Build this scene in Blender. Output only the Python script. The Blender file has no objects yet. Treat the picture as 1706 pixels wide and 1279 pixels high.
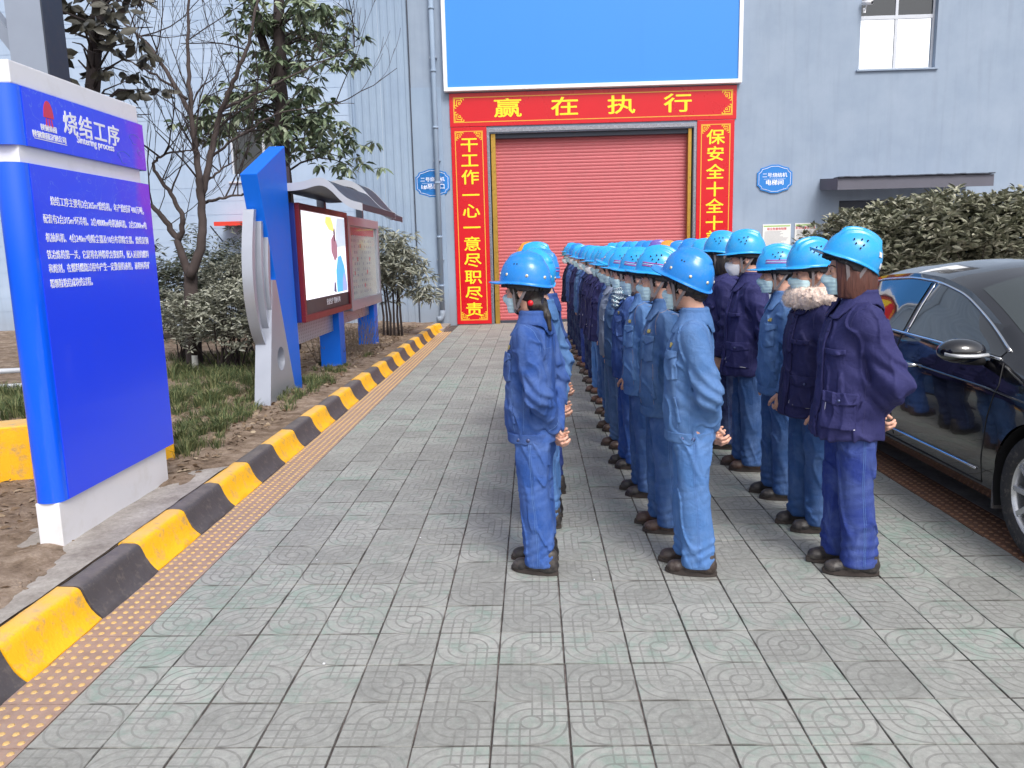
import bpy, bmesh, math, random
import numpy as np
from math import pi, sin, cos, radians
from mathutils import Vector, Matrix

# ------------------------------------------------------------------ camera, world, sun, exposure
SC = bpy.context.scene
COL = SC.collection
CAM_Z = 1.62
cam_d = bpy.data.cameras.new('camera')
cam = bpy.data.objects.new('camera', cam_d)
COL.objects.link(cam)
FPX, CX, CY = 1310.0, 853.0, 639.5
def _calib():
    def ray(x, y): return np.array([x - CX, y - CY, FPX], float)
    vy = ray(888., 421.); vy /= np.linalg.norm(vy)
    p2 = ray(1888., 421. - 24.)
    dn = np.cross(p2, vy)
    if dn[1] < 0: dn = -dn
    dn /= np.linalg.norm(dn)
    vx = np.cross(dn, vy)
    if vx[0] < 0: vx = -vx
    return np.array([vx, vy, -dn])
CM = _calib()
_r, _u, _b = CM @ [1, 0, 0], CM @ [0, -1, 0], CM @ [0, 0, -1]
cam.matrix_world = Matrix(((_r[0], _u[0], _b[0], 0), (_r[1], _u[1], _b[1], 0), (_r[2], _u[2], _b[2], CAM_Z), (0, 0, 0, 1)))
cam_d.sensor_fit = 'HORIZONTAL'
cam_d.sensor_width = 36.0
cam_d.lens = FPX / 1706.0 * 36.0
cam_d.clip_start = 0.05
cam_d.clip_end = 2000.0
SC.camera = cam

SUN_EL, SUN_AZ = radians(50), radians(158)          # azimuth: 180 = behind the camera, 270 = from the left
world = bpy.data.worlds.new('World'); SC.world = world
world.use_nodes = True
wn = world.node_tree; wn.nodes.clear()
_o = wn.nodes.new('ShaderNodeOutputWorld'); _bg = wn.nodes.new('ShaderNodeBackground')
_sky = wn.nodes.new('ShaderNodeTexSky'); _sky.sky_type = 'NISHITA'; _sky.sun_disc = False
_sky.sun_elevation = SUN_EL; _sky.sun_rotation = SUN_AZ
_sky.air_density = 1.0; _sky.dust_density = 4.0; _sky.ozone_density = 1.0
_hs = wn.nodes.new('ShaderNodeHueSaturation'); _hs.inputs['Saturation'].default_value = 0.38
wn.links.new(_sky.outputs[0], _hs.inputs['Color']); wn.links.new(_hs.outputs[0], _bg.inputs['Color'])
wn.links.new(_bg.outputs[0], _o.inputs['Surface'])
_bg.inputs['Strength'].default_value = 0.15
sun_d = bpy.data.lights.new('sun', 'SUN'); sun_d.energy = 1.5; sun_d.angle = radians(20); sun_d.color = (1.0, 0.96, 0.9)
sun = bpy.data.objects.new('sun', sun_d); COL.objects.link(sun)
_sd = Vector((sin(SUN_AZ) * cos(SUN_EL), cos(SUN_AZ) * cos(SUN_EL), sin(SUN_EL)))
sun.rotation_euler = _sd.to_track_quat('Z', 'Y').to_euler()
SC.view_settings.view_transform = 'Standard'
SC.view_settings.look = 'None'
SC.view_settings.gamma = 1.0
SC.view_settings.use_curve_mapping = False
SC.view_settings.exposure = 0.42

rnd = random.Random(7)
nrs = np.random.RandomState(11)

# ------------------------------------------------------------------ small helpers
def lin(c):
    c = c / 255.0
    return c / 12.92 if c <= 0.04045 else ((c + 0.055) / 1.055) ** 2.4
def rgb(r, g, b): return (lin(r), lin(g), lin(b), 1.0)

def mesh_of(name, verts, faces, smooth=False, mats=(), fmat=None, uv=None):
    me = bpy.data.meshes.new(name)
    verts = np.asarray(verts, dtype=np.float32).reshape(-1, 3)
    if isinstance(faces, np.ndarray) and faces.ndim == 2:
        n, k = faces.shape
        me.vertices.add(len(verts)); me.vertices.foreach_set('co', verts.ravel())
        me.loops.add(n * k); me.loops.foreach_set('vertex_index', faces.astype(np.int32).ravel())
        me.polygons.add(n)
        me.polygons.foreach_set('loop_start', np.arange(0, n * k, k, dtype=np.int32))
        me.polygons.foreach_set('loop_total', np.full(n, k, dtype=np.int32))
        me.update(calc_edges=True)
    else:
        me.from_pydata([tuple(map(float, v)) for v in verts], [], [tuple(int(i) for i in f) for f in faces])
        me.update()
    for m in mats: me.materials.append(m)
    if smooth: me.polygons.foreach_set('use_smooth', [True] * len(me.polygons))
    if fmat is not None: me.polygons.foreach_set('material_index', list(fmat))
    if uv is not None:
        l = me.uv_layers.new(name='UVMap'); l.data.foreach_set('uv', np.asarray(uv, dtype=np.float32).ravel())
    me.update()
    return me

def obj(name, me, parent=None, loc=None, rot=None, scale=None, **props):
    o = bpy.data.objects.new(name, me); COL.objects.link(o)
    if parent is not None: o.parent = parent
    if loc is not None: o.location = loc
    if rot is not None: o.rotation_euler = rot
    if scale is not None: o.scale = scale
    for k, v in props.items():
        if v is not None: o[k] = v
    return o
def empty(name, loc=(0, 0, 0), rotz=0.0, **props):
    o = obj(name, None, loc=loc, rot=(0, 0, rotz), **props); o.empty_display_size = 0.1
    return o

class MB:
    """collects shapes into one mesh"""
    def __init__(s): s.v = []; s.f = []; s.m = []; s.n = 0
    def add(s, v, f, mi=0):
        v = [tuple(p) for p in v]
        s.v += v; s.f += [tuple(i + s.n for i in q) for q in f]; s.m += [mi] * len(f); s.n += len(v); return s
    def box(s, x0, x1, y0, y1, z0, z1, mi=0):
        v = [(x0, y0, z0), (x1, y0, z0), (x1, y1, z0), (x0, y1, z0), (x0, y0, z1), (x1, y0, z1), (x1, y1, z1), (x0, y1, z1)]
        f = [(0, 3, 2, 1), (4, 5, 6, 7), (0, 1, 5, 4), (1, 2, 6, 5), (2, 3, 7, 6), (3, 0, 4, 7)]
        return s.add(v, f, mi)
    def prism(s, pts, axis, a, b, mi=0):
        """polygon pts (2D) extruded along axis from a to b. axis x: pts=(y,z); y: (x,z); z: (x,y)"""
        def P(p, t): return {'x': (t, p[0], p[1]), 'y': (p[0], t, p[1]), 'z': (p[0], p[1], t)}[axis]
        n = len(pts)
        v = [P(p, a) for p in pts] + [P(p, b) for p in pts]
        f = [tuple(range(n))[::-1], tuple(range(n, 2 * n))] + [(i, (i + 1) % n, n + (i + 1) % n, n + i) for i in range(n)]
        return s.add(v, f, mi)
    def tube(s, pts, r, seg=8, mi=0, caps=True):
        pts = [Vector(p) for p in pts]; n = len(pts)
        rr = r if hasattr(r, '__len__') else [r] * n
        v = []; prev = None
        for i, p in enumerate(pts):
            d = (pts[min(i + 1, n - 1)] - pts[max(i - 1, 0)])
            d = d.normalized() if d.length > 1e-9 else Vector((0, 0, 1))
            if prev is None:
                a = d.orthogonal().normalized()
            else:
                a = (prev - d * prev.dot(d)); a = a.normalized() if a.length > 1e-6 else d.orthogonal().normalized()
            prev = a; b = d.cross(a)
            for k in range(seg):
                t = 2 * pi * k / seg
                v.append(p + (a * cos(t) + b * sin(t)) * rr[i])
        f = [(i * seg + k, i * seg + (k + 1) % seg, (i + 1) * seg + (k + 1) % seg, (i + 1) * seg + k) for i in range(n - 1) for k in range(seg)]
        if caps: f += [tuple(range(seg))[::-1], tuple((n - 1) * seg + k for k in range(seg))]
        return s.add(v, f, mi)
    def disc(s, c, nrm, r, h, seg=16, mi=0):
        c = Vector(c); nrm = Vector(nrm).normalized()
        return s.tube([c, c + nrm * h], r, seg, mi)
    def build(s, name, mats, parent=None, smooth=False, bevel=0, **props):
        me = mesh_of(name, s.v, s.f, smooth, mats if isinstance(mats, (list, tuple)) else [mats], s.m)
        o = obj(name, me, parent, **props)
        bm = bmesh.new(); bm.from_mesh(me)
        bmesh.ops.recalc_face_normals(bm, faces=bm.faces[:])
        if bevel:
            bmesh.ops.bevel(bm, geom=[e for e in bm.edges if len(e.link_faces) == 2 and e.calc_face_angle(0) > 0.6], offset=bevel, segments=2, affect='EDGES', profile=0.5)
        bm.to_mesh(me); bm.free()
        if smooth:
            me.polygons.foreach_set('use_smooth', [True] * len(me.polygons))
        return o

# ------------------------------------------------------------------ materials
class NT:
    def __init__(s, mat): s.t = mat.node_tree; s.N = s.t.nodes; s.L = s.t.links
    def node(s, typ, **kw):
        n = s.N.new(typ)
        for k, v in kw.items():
            if k in ('op', 'operation'): n.operation = v
            elif hasattr(n, k) and k not in n.inputs: setattr(n, k, v)
            else: n.inputs[k].default_value = v
        return n
    def link(s, a, b): s.L.new(a, b)
    def math(s, op, a, b=None, c=None, clamp=False):
        n = s.N.new('ShaderNodeMath'); n.operation = op; n.use_clamp = clamp
        for i, x in enumerate((a, b, c)):
            if x is None: continue
            if isinstance(x, (int, float)): n.inputs[i].default_value = x
            else: s.L.new(x, n.inputs[i])
        return n.outputs[0]
    def noise(s, vec, scale, detail=4, rough=0.55, dist=0.0):
        n = s.N.new('ShaderNodeTexNoise'); n.inputs['Scale'].default_value = scale
        n.inputs['Detail'].default_value = detail; n.inputs['Roughness'].default_value = rough; n.inputs['Distortion'].default_value = dist
        if vec is not None: s.L.new(vec, n.inputs['Vector'])
        return n.outputs['Fac']
    def ramp(s, fac, stops):
        n = s.N.new('ShaderNodeValToRGB'); e = n.color_ramp.elements
        e[0].position, e[0].color = stops[0][0], stops[0][1]
        e[1].position, e[1].color = stops[-1][0], stops[-1][1]
        for p, c in stops[1:-1]:
            x = e.new(p); x.color = c
        s.L.new(fac, n.inputs['Fac']); return n.outputs['Color']
    def mix(s, fac, a, b, mode='MIX'):
        n = s.N.new('ShaderNodeMix'); n.data_type = 'RGBA'; n.blend_type = mode
        for sock, x in ((n.inputs[0], fac), (n.inputs[6], a), (n.inputs[7], b)):
            if isinstance(x, (int, float)): sock.default_value = x
            elif isinstance(x, tuple): sock.default_value = x
            else: s.L.new(x, sock)
        return n.outputs[2]
    def mapping(s, vec, scale=(1, 1, 1), rot=(0, 0, 0), loc=(0, 0, 0)):
        n = s.N.new('ShaderNodeMapping'); n.inputs['Scale'].default_value = scale; n.inputs['Rotation'].default_value = rot; n.inputs['Location'].default_value = loc
        s.L.new(vec, n.inputs['Vector']); return n.outputs[0]
    def coord(s, which='Object'): return s.node('ShaderNodeTexCoord').outputs[which]
    def pos(s): return s.node('ShaderNodeNewGeometry').outputs['Position']
    def bump(s, h, strength=0.3, dist=0.01):
        n = s.N.new('ShaderNodeBump'); n.inputs['Strength'].default_value = strength; n.inputs['Distance'].default_value = dist
        s.L.new(h, n.inputs['Height']); s.L.new(n.outputs[0], s.bsdf.inputs['Normal']); return n
def newmat(name, color=(0.5, 0.5, 0.5, 1), rough=0.6, metal=0.0, spec=0.5, coat=0.0):
    m = bpy.data.materials.new(name); m.use_nodes = True
    t = NT(m); t.bsdf = t.N['Principled BSDF']; b = t.bsdf
    b.inputs['Base Color'].default_value = color; b.inputs['Roughness'].default_value = rough
    b.inputs['Metallic'].default_value = metal; b.inputs['Specular IOR Level'].default_value = spec
    if coat: b.inputs['Coat Weight'].default_value = coat; b.inputs['Coat Roughness'].default_value = 0.05
    return m, t
def plain(name, color, rough=0.6, metal=0.0, var=0.15, scale=6.0, bump=0.0, bscale=60.0, spec=0.5, coat=0.0, world=False, dirt=None):
    """a paint / plastic / metal with uneven tone, wear and fine relief"""
    m, t = newmat(name, color, rough, metal, spec, coat)
    c = t.pos() if world else t.coord()
    f = t.noise(c, scale, 5, 0.6)
    f2 = t.math('MULTIPLY_ADD', f, 2 * var, 1 - var)
    col = t.mix(1.0, color, f2, 'MULTIPLY')
    if dirt:
        g = t.noise(c, scale * 2.7, 8, 0.7)
        g = t.ramp(g, [(0.52, (0, 0, 0, 1)), (0.72, (1, 1, 1, 1))])
        col = t.mix(t.math('MULTIPLY', g, dirt[1]), col, dirt[0])
    t.link(col, t.bsdf.inputs['Base Color'])
    t.link(t.math('MULTIPLY_ADD', f, 0.2, rough - 0.1, clamp=True), t.bsdf.inputs['Roughness'])
    if bump: t.bump(t.noise(c, bscale, 4, 0.6), bump, 0.004)
    return m
M = {}
# ------------------------------------------------------------------ distance-field modelling (numpy)
def smin(a, b, k):
    h = np.clip(0.5 + 0.5 * (b - a) / k, 0, 1)
    return b + (a - b) * h - k * h * (1 - h)
def smax(a, b, k): return -smin(-a, -b, k)
def cone(P, a, b, ra, rb):
    a = np.asarray(a, float); b = np.asarray(b, float); d = b - a
    h = np.clip(((P - a) @ d) / (d @ d), 0, 1)
    return np.linalg.norm(P - a - h[:, None] * d, axis=1) - (ra + (rb - ra) * h)
def chain(P, pts, rr, k=0.02):
    d = None
    for i in range(len(pts) - 1):
        c = cone(P, pts[i], pts[i + 1], rr[i], rr[i + 1])
        d = c if d is None else smin(d, c, k)
    return d
def ell(P, c, r, R=None):
    q = P - np.asarray(c, float)
    if R is not None: q = q @ R
    r = np.asarray(r, float)
    k0 = np.linalg.norm(q / r, axis=1); k1 = np.linalg.norm(q / (r * r), axis=1) + 1e-9
    return k0 * (k0 - 1.0) / k1
def boxd(P, c, h, R=None, r=0.0):
    q = P - np.asarray(c, float)
    if R is not None: q = q @ R
    q = np.abs(q) - (np.asarray(h, float) - r)
    return np.linalg.norm(np.maximum(q, 0), axis=1) + np.minimum(q.max(axis=1), 0) - r
def loft(P, tab, p=2.3):
    """stack of rounded ellipses: rows (z, cx, cy, rx, ry)"""
    T = np.asarray(tab, float); z = P[:, 2]
    cx = np.interp(z, T[:, 0], T[:, 1]); cy = np.interp(z, T[:, 0], T[:, 2])
    rx = np.interp(z, T[:, 0], T[:, 3]); ry = np.interp(z, T[:, 0], T[:, 4])
    X = np.abs((P[:, 0] - cx) / rx); Yq = np.abs((P[:, 1] - cy) / ry)
    k = (X ** p + Yq ** p) ** (1 / p)
    d = (k - 1) * (rx * ry) / np.sqrt((rx * rx + ry * ry) / 2) * 1.0
    ends = np.maximum(T[0, 0] - z, z - T[-1, 0])
    return smax(d, ends, 0.015)
def smooth_tab(rows, n=48):
    T = np.asarray(rows, float); t = np.linspace(T[0, 0], T[-1, 0], n); out = [t]
    for c in range(1, T.shape[1]):
        v = np.interp(t, T[:, 0], T[:, c])
        for _ in range(3): v[1:-1] = (v[:-2] + 2 * v[1:-1] + v[2:]) / 4
        out.append(v)
    return np.stack(out, 1)
def _hash(ix, iy, iz, seed):
    h = (ix * 374761393 + iy * 668265263 + iz * 2147483647 + seed * 1274126177) & 0xFFFFFFFF
    h = ((h ^ (h >> 13)) * 1274126177) & 0xFFFFFFFF
    return ((h ^ (h >> 16)) & 0xFFFF) / 65535.0
def vnoise(P, seed=0):
    i = np.floor(P).astype(np.int64); f = P - i; f = f * f * (3 - 2 * f)
    x, y, z = i[:, 0], i[:, 1], i[:, 2]; r = 0
    for dx in (0, 1):
        wx = f[:, 0] if dx else 1 - f[:, 0]
        for dy in (0, 1):
            wy = f[:, 1] if dy else 1 - f[:, 1]
            for dz in (0, 1):
                wz = f[:, 2] if dz else 1 - f[:, 2]
                r = r + wx * wy * wz * _hash(x + dx, y + dy, z + dz, seed)
    return r * 2 - 1
def near(P, d, fn, band=0.05):
    """adds fn(points) to d only close to the surface"""
    m = np.abs(d) < band
    out = d.copy()
    if m.any(): out[m] = d[m] + fn(P[m])
    return out
def nets(fn, lo, hi, h, newton=1):
    lo = np.asarray(lo, float); hi = np.asarray(hi, float)
    n = np.maximum(((hi - lo) / h).astype(int) + 1, 3)
    ax = [lo[i] + h * np.arange(n[i]) for i in range(3)]
    if n.prod() < 60000:
        G = np.stack(np.meshgrid(*ax, indexing='ij'), -1).reshape(-1, 3)
        F = fn(G).reshape(n)
    else:                                           # coarse pass first, then only the blocks near the surface
        c = 5; nb_ = -(-n // c)
        cc = [lo[i] + h * (c * np.arange(nb_[i]) + (c - 1) / 2) for i in range(3)]
        Gc = np.stack(np.meshgrid(*cc, indexing='ij'), -1).reshape(-1, 3)
        Dc = fn(Gc).reshape(nb_)
        m = np.abs(Dc) < h * c * 1.25 + 0.012
        F = np.repeat(np.repeat(np.repeat(np.where(Dc < 0, -1., 1.), c, 0), c, 1), c, 2)[:n[0], :n[1], :n[2]].copy()
        Mf = np.repeat(np.repeat(np.repeat(m, c, 0), c, 1), c, 2)[:n[0], :n[1], :n[2]]
        ii = np.argwhere(Mf)
        F[tuple(ii.T)] = fn(lo + h * ii)
    F[0], F[-1] = np.maximum(F[0], 1e-4), np.maximum(F[-1], 1e-4)
    F[:, 0], F[:, -1] = np.maximum(F[:, 0], 1e-4), np.maximum(F[:, -1], 1e-4)
    F[:, :, 0], F[:, :, -1] = np.maximum(F[:, :, 0], 1e-4), np.maximum(F[:, :, -1], 1e-4)
    F[F == 0] = 1e-7
    cn = n - 1
    S = F < 0
    al = None; an = None
    for o in [(a, b, c) for a in (0, 1) for b in (0, 1) for c in (0, 1)]:
        q = S[o[0]:o[0] + cn[0], o[1]:o[1] + cn[1], o[2]:o[2] + cn[2]]
        al = q.copy() if al is None else al & q
        an = q.copy() if an is None else an | q
    act = an & ~al
    idx = np.full(tuple(cn), -1, dtype=np.int32)
    base = np.argwhere(act); idx[act] = np.arange(len(base))
    cv = {o: F[base[:, 0] + o[0], base[:, 1] + o[1], base[:, 2] + o[2]] for o in [(a, b, c) for a in (0, 1) for b in (0, 1) for c in (0, 1)]}
    acc = np.zeros((len(base), 3)); cnt = np.zeros(len(base))
    for o in cv:
        for a in range(3):
            if o[a]: continue
            q = list(o); q[a] = 1
            A, B = cv[o], cv[tuple(q)]
            m = (A < 0) != (B < 0)
            t = np.where(m, A / np.where(m, A - B, 1), 0)
            for k in range(3): acc[:, k] += np.where(m, o[k] + (t if k == a else 0), 0)
            cnt += m
    V = lo + h * (base + acc / cnt[:, None])
    quads = []
    for a in range(3):
        b, c = (a + 1) % 3, (a + 2) % 3
        s0 = [slice(1, -1)] * 3; s1 = [slice(1, -1)] * 3
        s0[a] = slice(0, n[a] - 1); s1[a] = slice(1, n[a])
        A = S[tuple(s0)]; B = S[tuple(s1)]
        e = np.argwhere(A != B)
        if len(e) == 0: continue
        neg = A[tuple(e.T)]
        p = e.copy(); p[:, b] += 1; p[:, c] += 1
        def I(db, dc):
            q = p.copy(); q[:, b] -= db; q[:, c] -= dc
            return idx[tuple(q.T)]
        Q = np.stack([I(1, 1), I(0, 1), I(0, 0), I(1, 0)], 1)
        Q[~neg] = Q[~neg][:, ::-1]
        quads.append(Q)
    Fq = np.concatenate(quads)
    Fq = Fq[(Fq >= 0).all(1)]
    for _ in range(newton):
        V = project(fn, V, h * 0.6)
    return V, Fq
def grad(fn, V, e=0.002):
    g = np.stack([fn(V + np.eye(3)[k] * e) - fn(V - np.eye(3)[k] * e) for k in range(3)], 1) / (2 * e)
    return g
def project(fn, V, lim=0.02, steps=1):
    for _ in range(steps):
        d = fn(V); g = grad(fn, V); gg = (g * g).sum(1) + 1e-6
        s = -(d / gg)[:, None] * g
        L = np.linalg.norm(s, axis=1, keepdims=True) + 1e-12
        V = V + s * np.minimum(1, lim / L)
    return V
def merge(parts):
    vs, fs, n = [], [], 0
    for v, f in parts:
        vs.append(v); fs.append(f + n); n += len(v)
    return np.concatenate(vs), np.concatenate(fs)
def strand(fn, pts, n=24, off=0.0012):
    """polyline laid on the surface of a distance field"""
    pts = np.asarray(pts, float); seg = np.linalg.norm(np.diff(pts, axis=0), axis=1); t = np.concatenate([[0], np.cumsum(seg)])
    u = np.linspace(0, t[-1], n)
    V = np.stack([np.interp(u, t, pts[:, k]) for k in range(3)], 1)
    V = project(fn, V, 0.03, 4)
    g = grad(fn, V); g /= np.linalg.norm(g, axis=1, keepdims=True) + 1e-9
    return V + g * off
# ------------------------------------------------------------------ materials of the people
def cloth_mat(name, rough=0.85, fade=0.25, weave=900, denim=True):
    m, t = newmat(name, rough=rough, spec=0.25)
    oc = t.node('ShaderNodeObjectInfo').outputs['Color']; c = t.coord()
    pale = t.mix(0.42, oc, (0.36, 0.50, 0.78, 1)) if denim else t.mix(0.12, oc, (0.25, 0.25, 0.55, 1))
    n1 = t.noise(c, 5.0, 5, 0.6, 0.6)
    n1 = t.ramp(n1, [(0.40, (0, 0, 0, 1)), (0.72, (1, 1, 1, 1))])
    n2 = t.noise(t.mapping(c, (60, 60, 14)), 1.0, 3, 0.7)
    f = t.math('MULTIPLY', n1, fade)
    col = t.mix(f, oc, pale)
    col = t.mix(t.math('MULTIPLY', n2, 0.38 if denim else 0.2), col, t.mix(0.5, col, (0.02, 0.03, 0.12, 1)))
    t.link(col, t.bsdf.inputs['Base Color'])
    w = t.noise(c, weave, 2, 0.5)
    w2 = t.noise(t.mapping(c, (24, 24, 12)), 1.0, 4, 0.6, 1.2)
    def crease(sc, rot, dist):
        n_ = t.noise(t.mapping(c, sc, rot), 1.0, 2, 0.5, dist)
        return t.math('POWER', t.math('SUBTRACT', 1.0, t.math('ABSOLUTE', t.math('MULTIPLY_ADD', n_, 5.0, -2.5)), clamp=True), 2.2)
    cr = t.math('ADD', crease((16, 16, 7), (0.5, 0.3, 0), 0.8), crease((9, 9, 17), (0.2, 0.7, 0.4), 1.1))
    h = t.math('ADD', t.math('MULTIPLY', w, 0.0012), t.math('MULTIPLY', w2, 0.004))
    h = t.math('ADD', h, t.math('MULTIPLY', cr, -0.0010 if denim else -0.0009))
    t.bump(h, 1.0, 1.0)
    return m
M['denim'] = cloth_mat('denim', 0.85, 0.55)
M['padded'] = cloth_mat('padded_cotton', 0.7, 0.35, 700, False)
M['thread'] = plain('pale_thread', (0.11, 0.22, 0.50, 1), 0.8)
M['orange_thread'] = plain('tan_thread', (0.35, 0.27, 0.25, 1), 0.8)
M['navy_thread'] = plain('navy_thread', (0.05, 0.05, 0.16, 1), .8)
M['lining'] = plain('dark_lining', (0.012, 0.014, 0.03, 1), 0.9)
M['snap'] = plain('snap_metal', (0.10, 0.12, 0.25, 1), 0.35, 0.6)
M['white_piping'] = plain('white_piping', (0.7, 0.7, 0.78, 1), 0.5)
m, t = newmat('skin', rgb(205, 160, 140), 0.5)
n = t.noise(t.coord(), 30, 4); col = t.mix(n, rgb(196, 146, 124), rgb(222, 176, 156))
t.link(col, t.bsdf.inputs['Base Color']); t.bsdf.inputs['Subsurface Weight'].default_value = 0.08; t.bsdf.inputs['Subsurface Radius'].default_value = (0.01, 0.004, 0.002); M['skin'] = m
def hair_mat(name, a, b):
    m, t = newmat(name, a, 0.38, 0, 0.5)
    n = t.noise(t.mapping(t.coord(), (260, 260, 14)), 1.0, 3, 0.6)
    t.link(t.mix(n, a, b), t.bsdf.inputs['Base Color']); t.bump(n, 0.8, 0.004); return m
M['black_hair'] = hair_mat('black_hair', (0.006, 0.005, 0.005, 1), (0.03, 0.022, 0.02, 1))
M['auburn_hair'] = hair_mat('auburn_hair', (0.035, 0.012, 0.009, 1), (0.17, 0.065, 0.05, 1))
def helmet_mat():
    m, t = newmat('helmet_plastic', rough=0.22, spec=0.5)
    oc = t.node('ShaderNodeObjectInfo').outputs['Color']; c = t.coord()
    g = t.ramp(t.noise(c, 18, 7, 0.7), [(0.5, (0, 0, 0, 1)), (0.8, (1, 1, 1, 1))])
    t.link(t.mix(t.math('MULTIPLY', g, 0.22), oc, (0.25, 0.33, 0.38, 1)), t.bsdf.inputs['Base Color'])
    t.link(t.math('MULTIPLY_ADD', t.noise(c, 40, 6), 0.22, 0.14), t.bsdf.inputs['Roughness'])
    t.bump(t.noise(c, 25, 3), 0.15, 0.004); return m
M['helmet'] = helmet_mat()
M['rivet'] = plain('rivet_cream', (0.75, 0.68, 0.5, 1), 0.3, 0.2)
M['hole'] = plain('vent_hole_dark', (0.01, 0.015, 0.03, 1), 0.8)
M['strap'] = plain('grey_strap', (0.17, 0.15, 0.16, 1), 0.7)
M['liner'] = plain('liner_dark', (0.015, 0.015, 0.02, 1), 0.7)
M['pink_tape'] = plain('pink_tape', rgb(215, 60, 150), 0.4)
M['sticker'] = plain('sticker_white', (0.7, 0.72, 0.75, 1), 0.4)
M['sticker_red'] = plain('sticker_red', rgb(210, 60, 90), 0.4)
M['mask'] = plain('mask_pale_blue', rgb(196, 226, 234), 0.75, 0, 0.06, 30)
M['mask_white'] = plain('mask_white', rgb(232, 232, 236), 0.75, 0, 0.06, 30)
M['eye'] = plain('eye_dark', (0.01, 0.008, 0.006, 1), 0.15)
M['brow'] = plain('brow', (0.02, 0.015, 0.012, 1), 0.8)
def leather(name):
    m, t = newmat(name, rough=0.45, spec=0.5)
    oc = t.node('ShaderNodeObjectInfo').outputs['Color']; c = t.coord()
    g = t.noise(c, 14, 6, 0.7)
    t.link(t.mix(t.ramp(g, [(0.42, (0, 0, 0, 1)), (0.75, (1, 1, 1, 1))]), oc, t.mix(0.45, oc, (0.22, 0.19, 0.17, 1))), t.bsdf.inputs['Base Color'])
    t.link(t.math('MULTIPLY_ADD', g, 0.45, 0.22), t.bsdf.inputs['Roughness']); t.bump(t.noise(c, 120, 5), 0.4, 0.003); return m
M['leather'] = leather('shoe_leather')
M['sole'] = plain('rubber_sole', (0.045, 0.035, 0.032, 1), 0.75, 0, 0.4, 20)
M['red_plastic'] = plain('red_plastic', (0.65, 0.01, 0.02, 1), 0.3)
M['fur'] = plain('cream_fur', rgb(232, 212, 200), 0.9, 0, 0.2, 30)
M['white_knit'] = plain('white_knit', rgb(235, 232, 235), 0.9, 0, 0.05, 20, 0.5, 300)
def check_mat():
    m, t = newmat('check_scarf', rough=0.9)
    c = t.coord(); ch = t.node('ShaderNodeTexChecker', Scale=70.0); ch.inputs['Color1'].default_value = rgb(70, 110, 130); ch.inputs['Color2'].default_value = rgb(205, 215, 220)
    t.link(c, ch.inputs['Vector']); t.link(ch.outputs[0], t.bsdf.inputs['Base Color']); return m
M['scarf'] = check_mat()
M['badge'] = plain('badge_gold', rgb(190, 175, 110), 0.5, 0.2)

def rz(a): return np.array([[cos(a), -sin(a), 0], [sin(a), cos(a), 0], [0, 0, 1]])
def ry(a): return np.array([[cos(a), 0, sin(a)], [0, 1, 0], [-sin(a), 0, cos(a)]])

# ------------------------------------------------------------------ hand: palm, four fingers, thumb
def hand_prims(w, d, nrm, side, curl=(35, 45, 30), tcurl=25):
    """w wrist, d towards the fingers, nrm out of the palm, side +1/-1: where the thumb is along s = d x nrm"""
    w = np.array(w, float); d = np.array(d, float); d /= np.linalg.norm(d)
    nrm = np.array(nrm, float); nrm -= d * (d @ nrm); nrm /= np.linalg.norm(nrm)
    s = np.cross(d, nrm) * side
    pr = []
    for k in range(4):
        o = (0.027 - 0.018 * k)
        base = w + d * (0.082 - 0.004 * abs(k - 1)) + s * o
        pr.append((w + d * 0.012 + s * o * 0.75, base, 0.0155, 0.0115))
        L = (0.036, 0.041, 0.038, 0.030)[k]; p = base; a = 0; r = (0.0085, 0.0088, 0.0085, 0.0075)[k]
        for j in range(3):
            a += radians(curl[j] + 3 * k)
            q = p + (d * cos(a) + nrm * sin(a) + s * (0.06 - 0.04 * k)) * L * (1, 0.62, 0.52)[j]
            pr.append((p, q, r * (1 - .06 * j), r * (0.94 - .06 * j))); p = q
    p0 = w + d * 0.018 + s * 0.026; p1 = w + d * 0.048 + s * 0.05 + nrm * 0.012
    a = radians(tcurl)
    p2 = p1 + (d * 0.8 + s * 0.35 * cos(a) + nrm * sin(a)) * 0.030
    p3 = p2 + (d * 0.85 - s * 0.1 + nrm * (sin(a) + 0.2)) * 0.025
    pr += [(p0, p1, 0.014, 0.0115), (p1, p2, 0.0105, 0.0095), (p2, p3, 0.0095, 0.008)]
    return pr
def hand_mesh(w, *a, **k):
    pr = hand_prims(w, *a, **k)
    fa = lambda P: _u(P, pr)
    def _u(P, pr):
        o = None
        for (a_, b_, ra, rb) in pr:
            c = cone(P, a_, b_, ra, rb); o = c if o is None else smin(o, c, 0.005)
        return o
    d = np.asarray(pr[0][1]) - np.asarray(w)
    wr = [(np.asarray(w) - d * 0.9, np.asarray(w) + d * 0.2, 0.026, 0.023)]
    pr2 = pr + wr
    fb = lambda P: _u(P, pr2)
    A = np.array([p for q in pr for p in q[:2]])
    return nets(fb, A.min(0) - 0.035, A.max(0) + 0.035, 0.0042)

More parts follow.
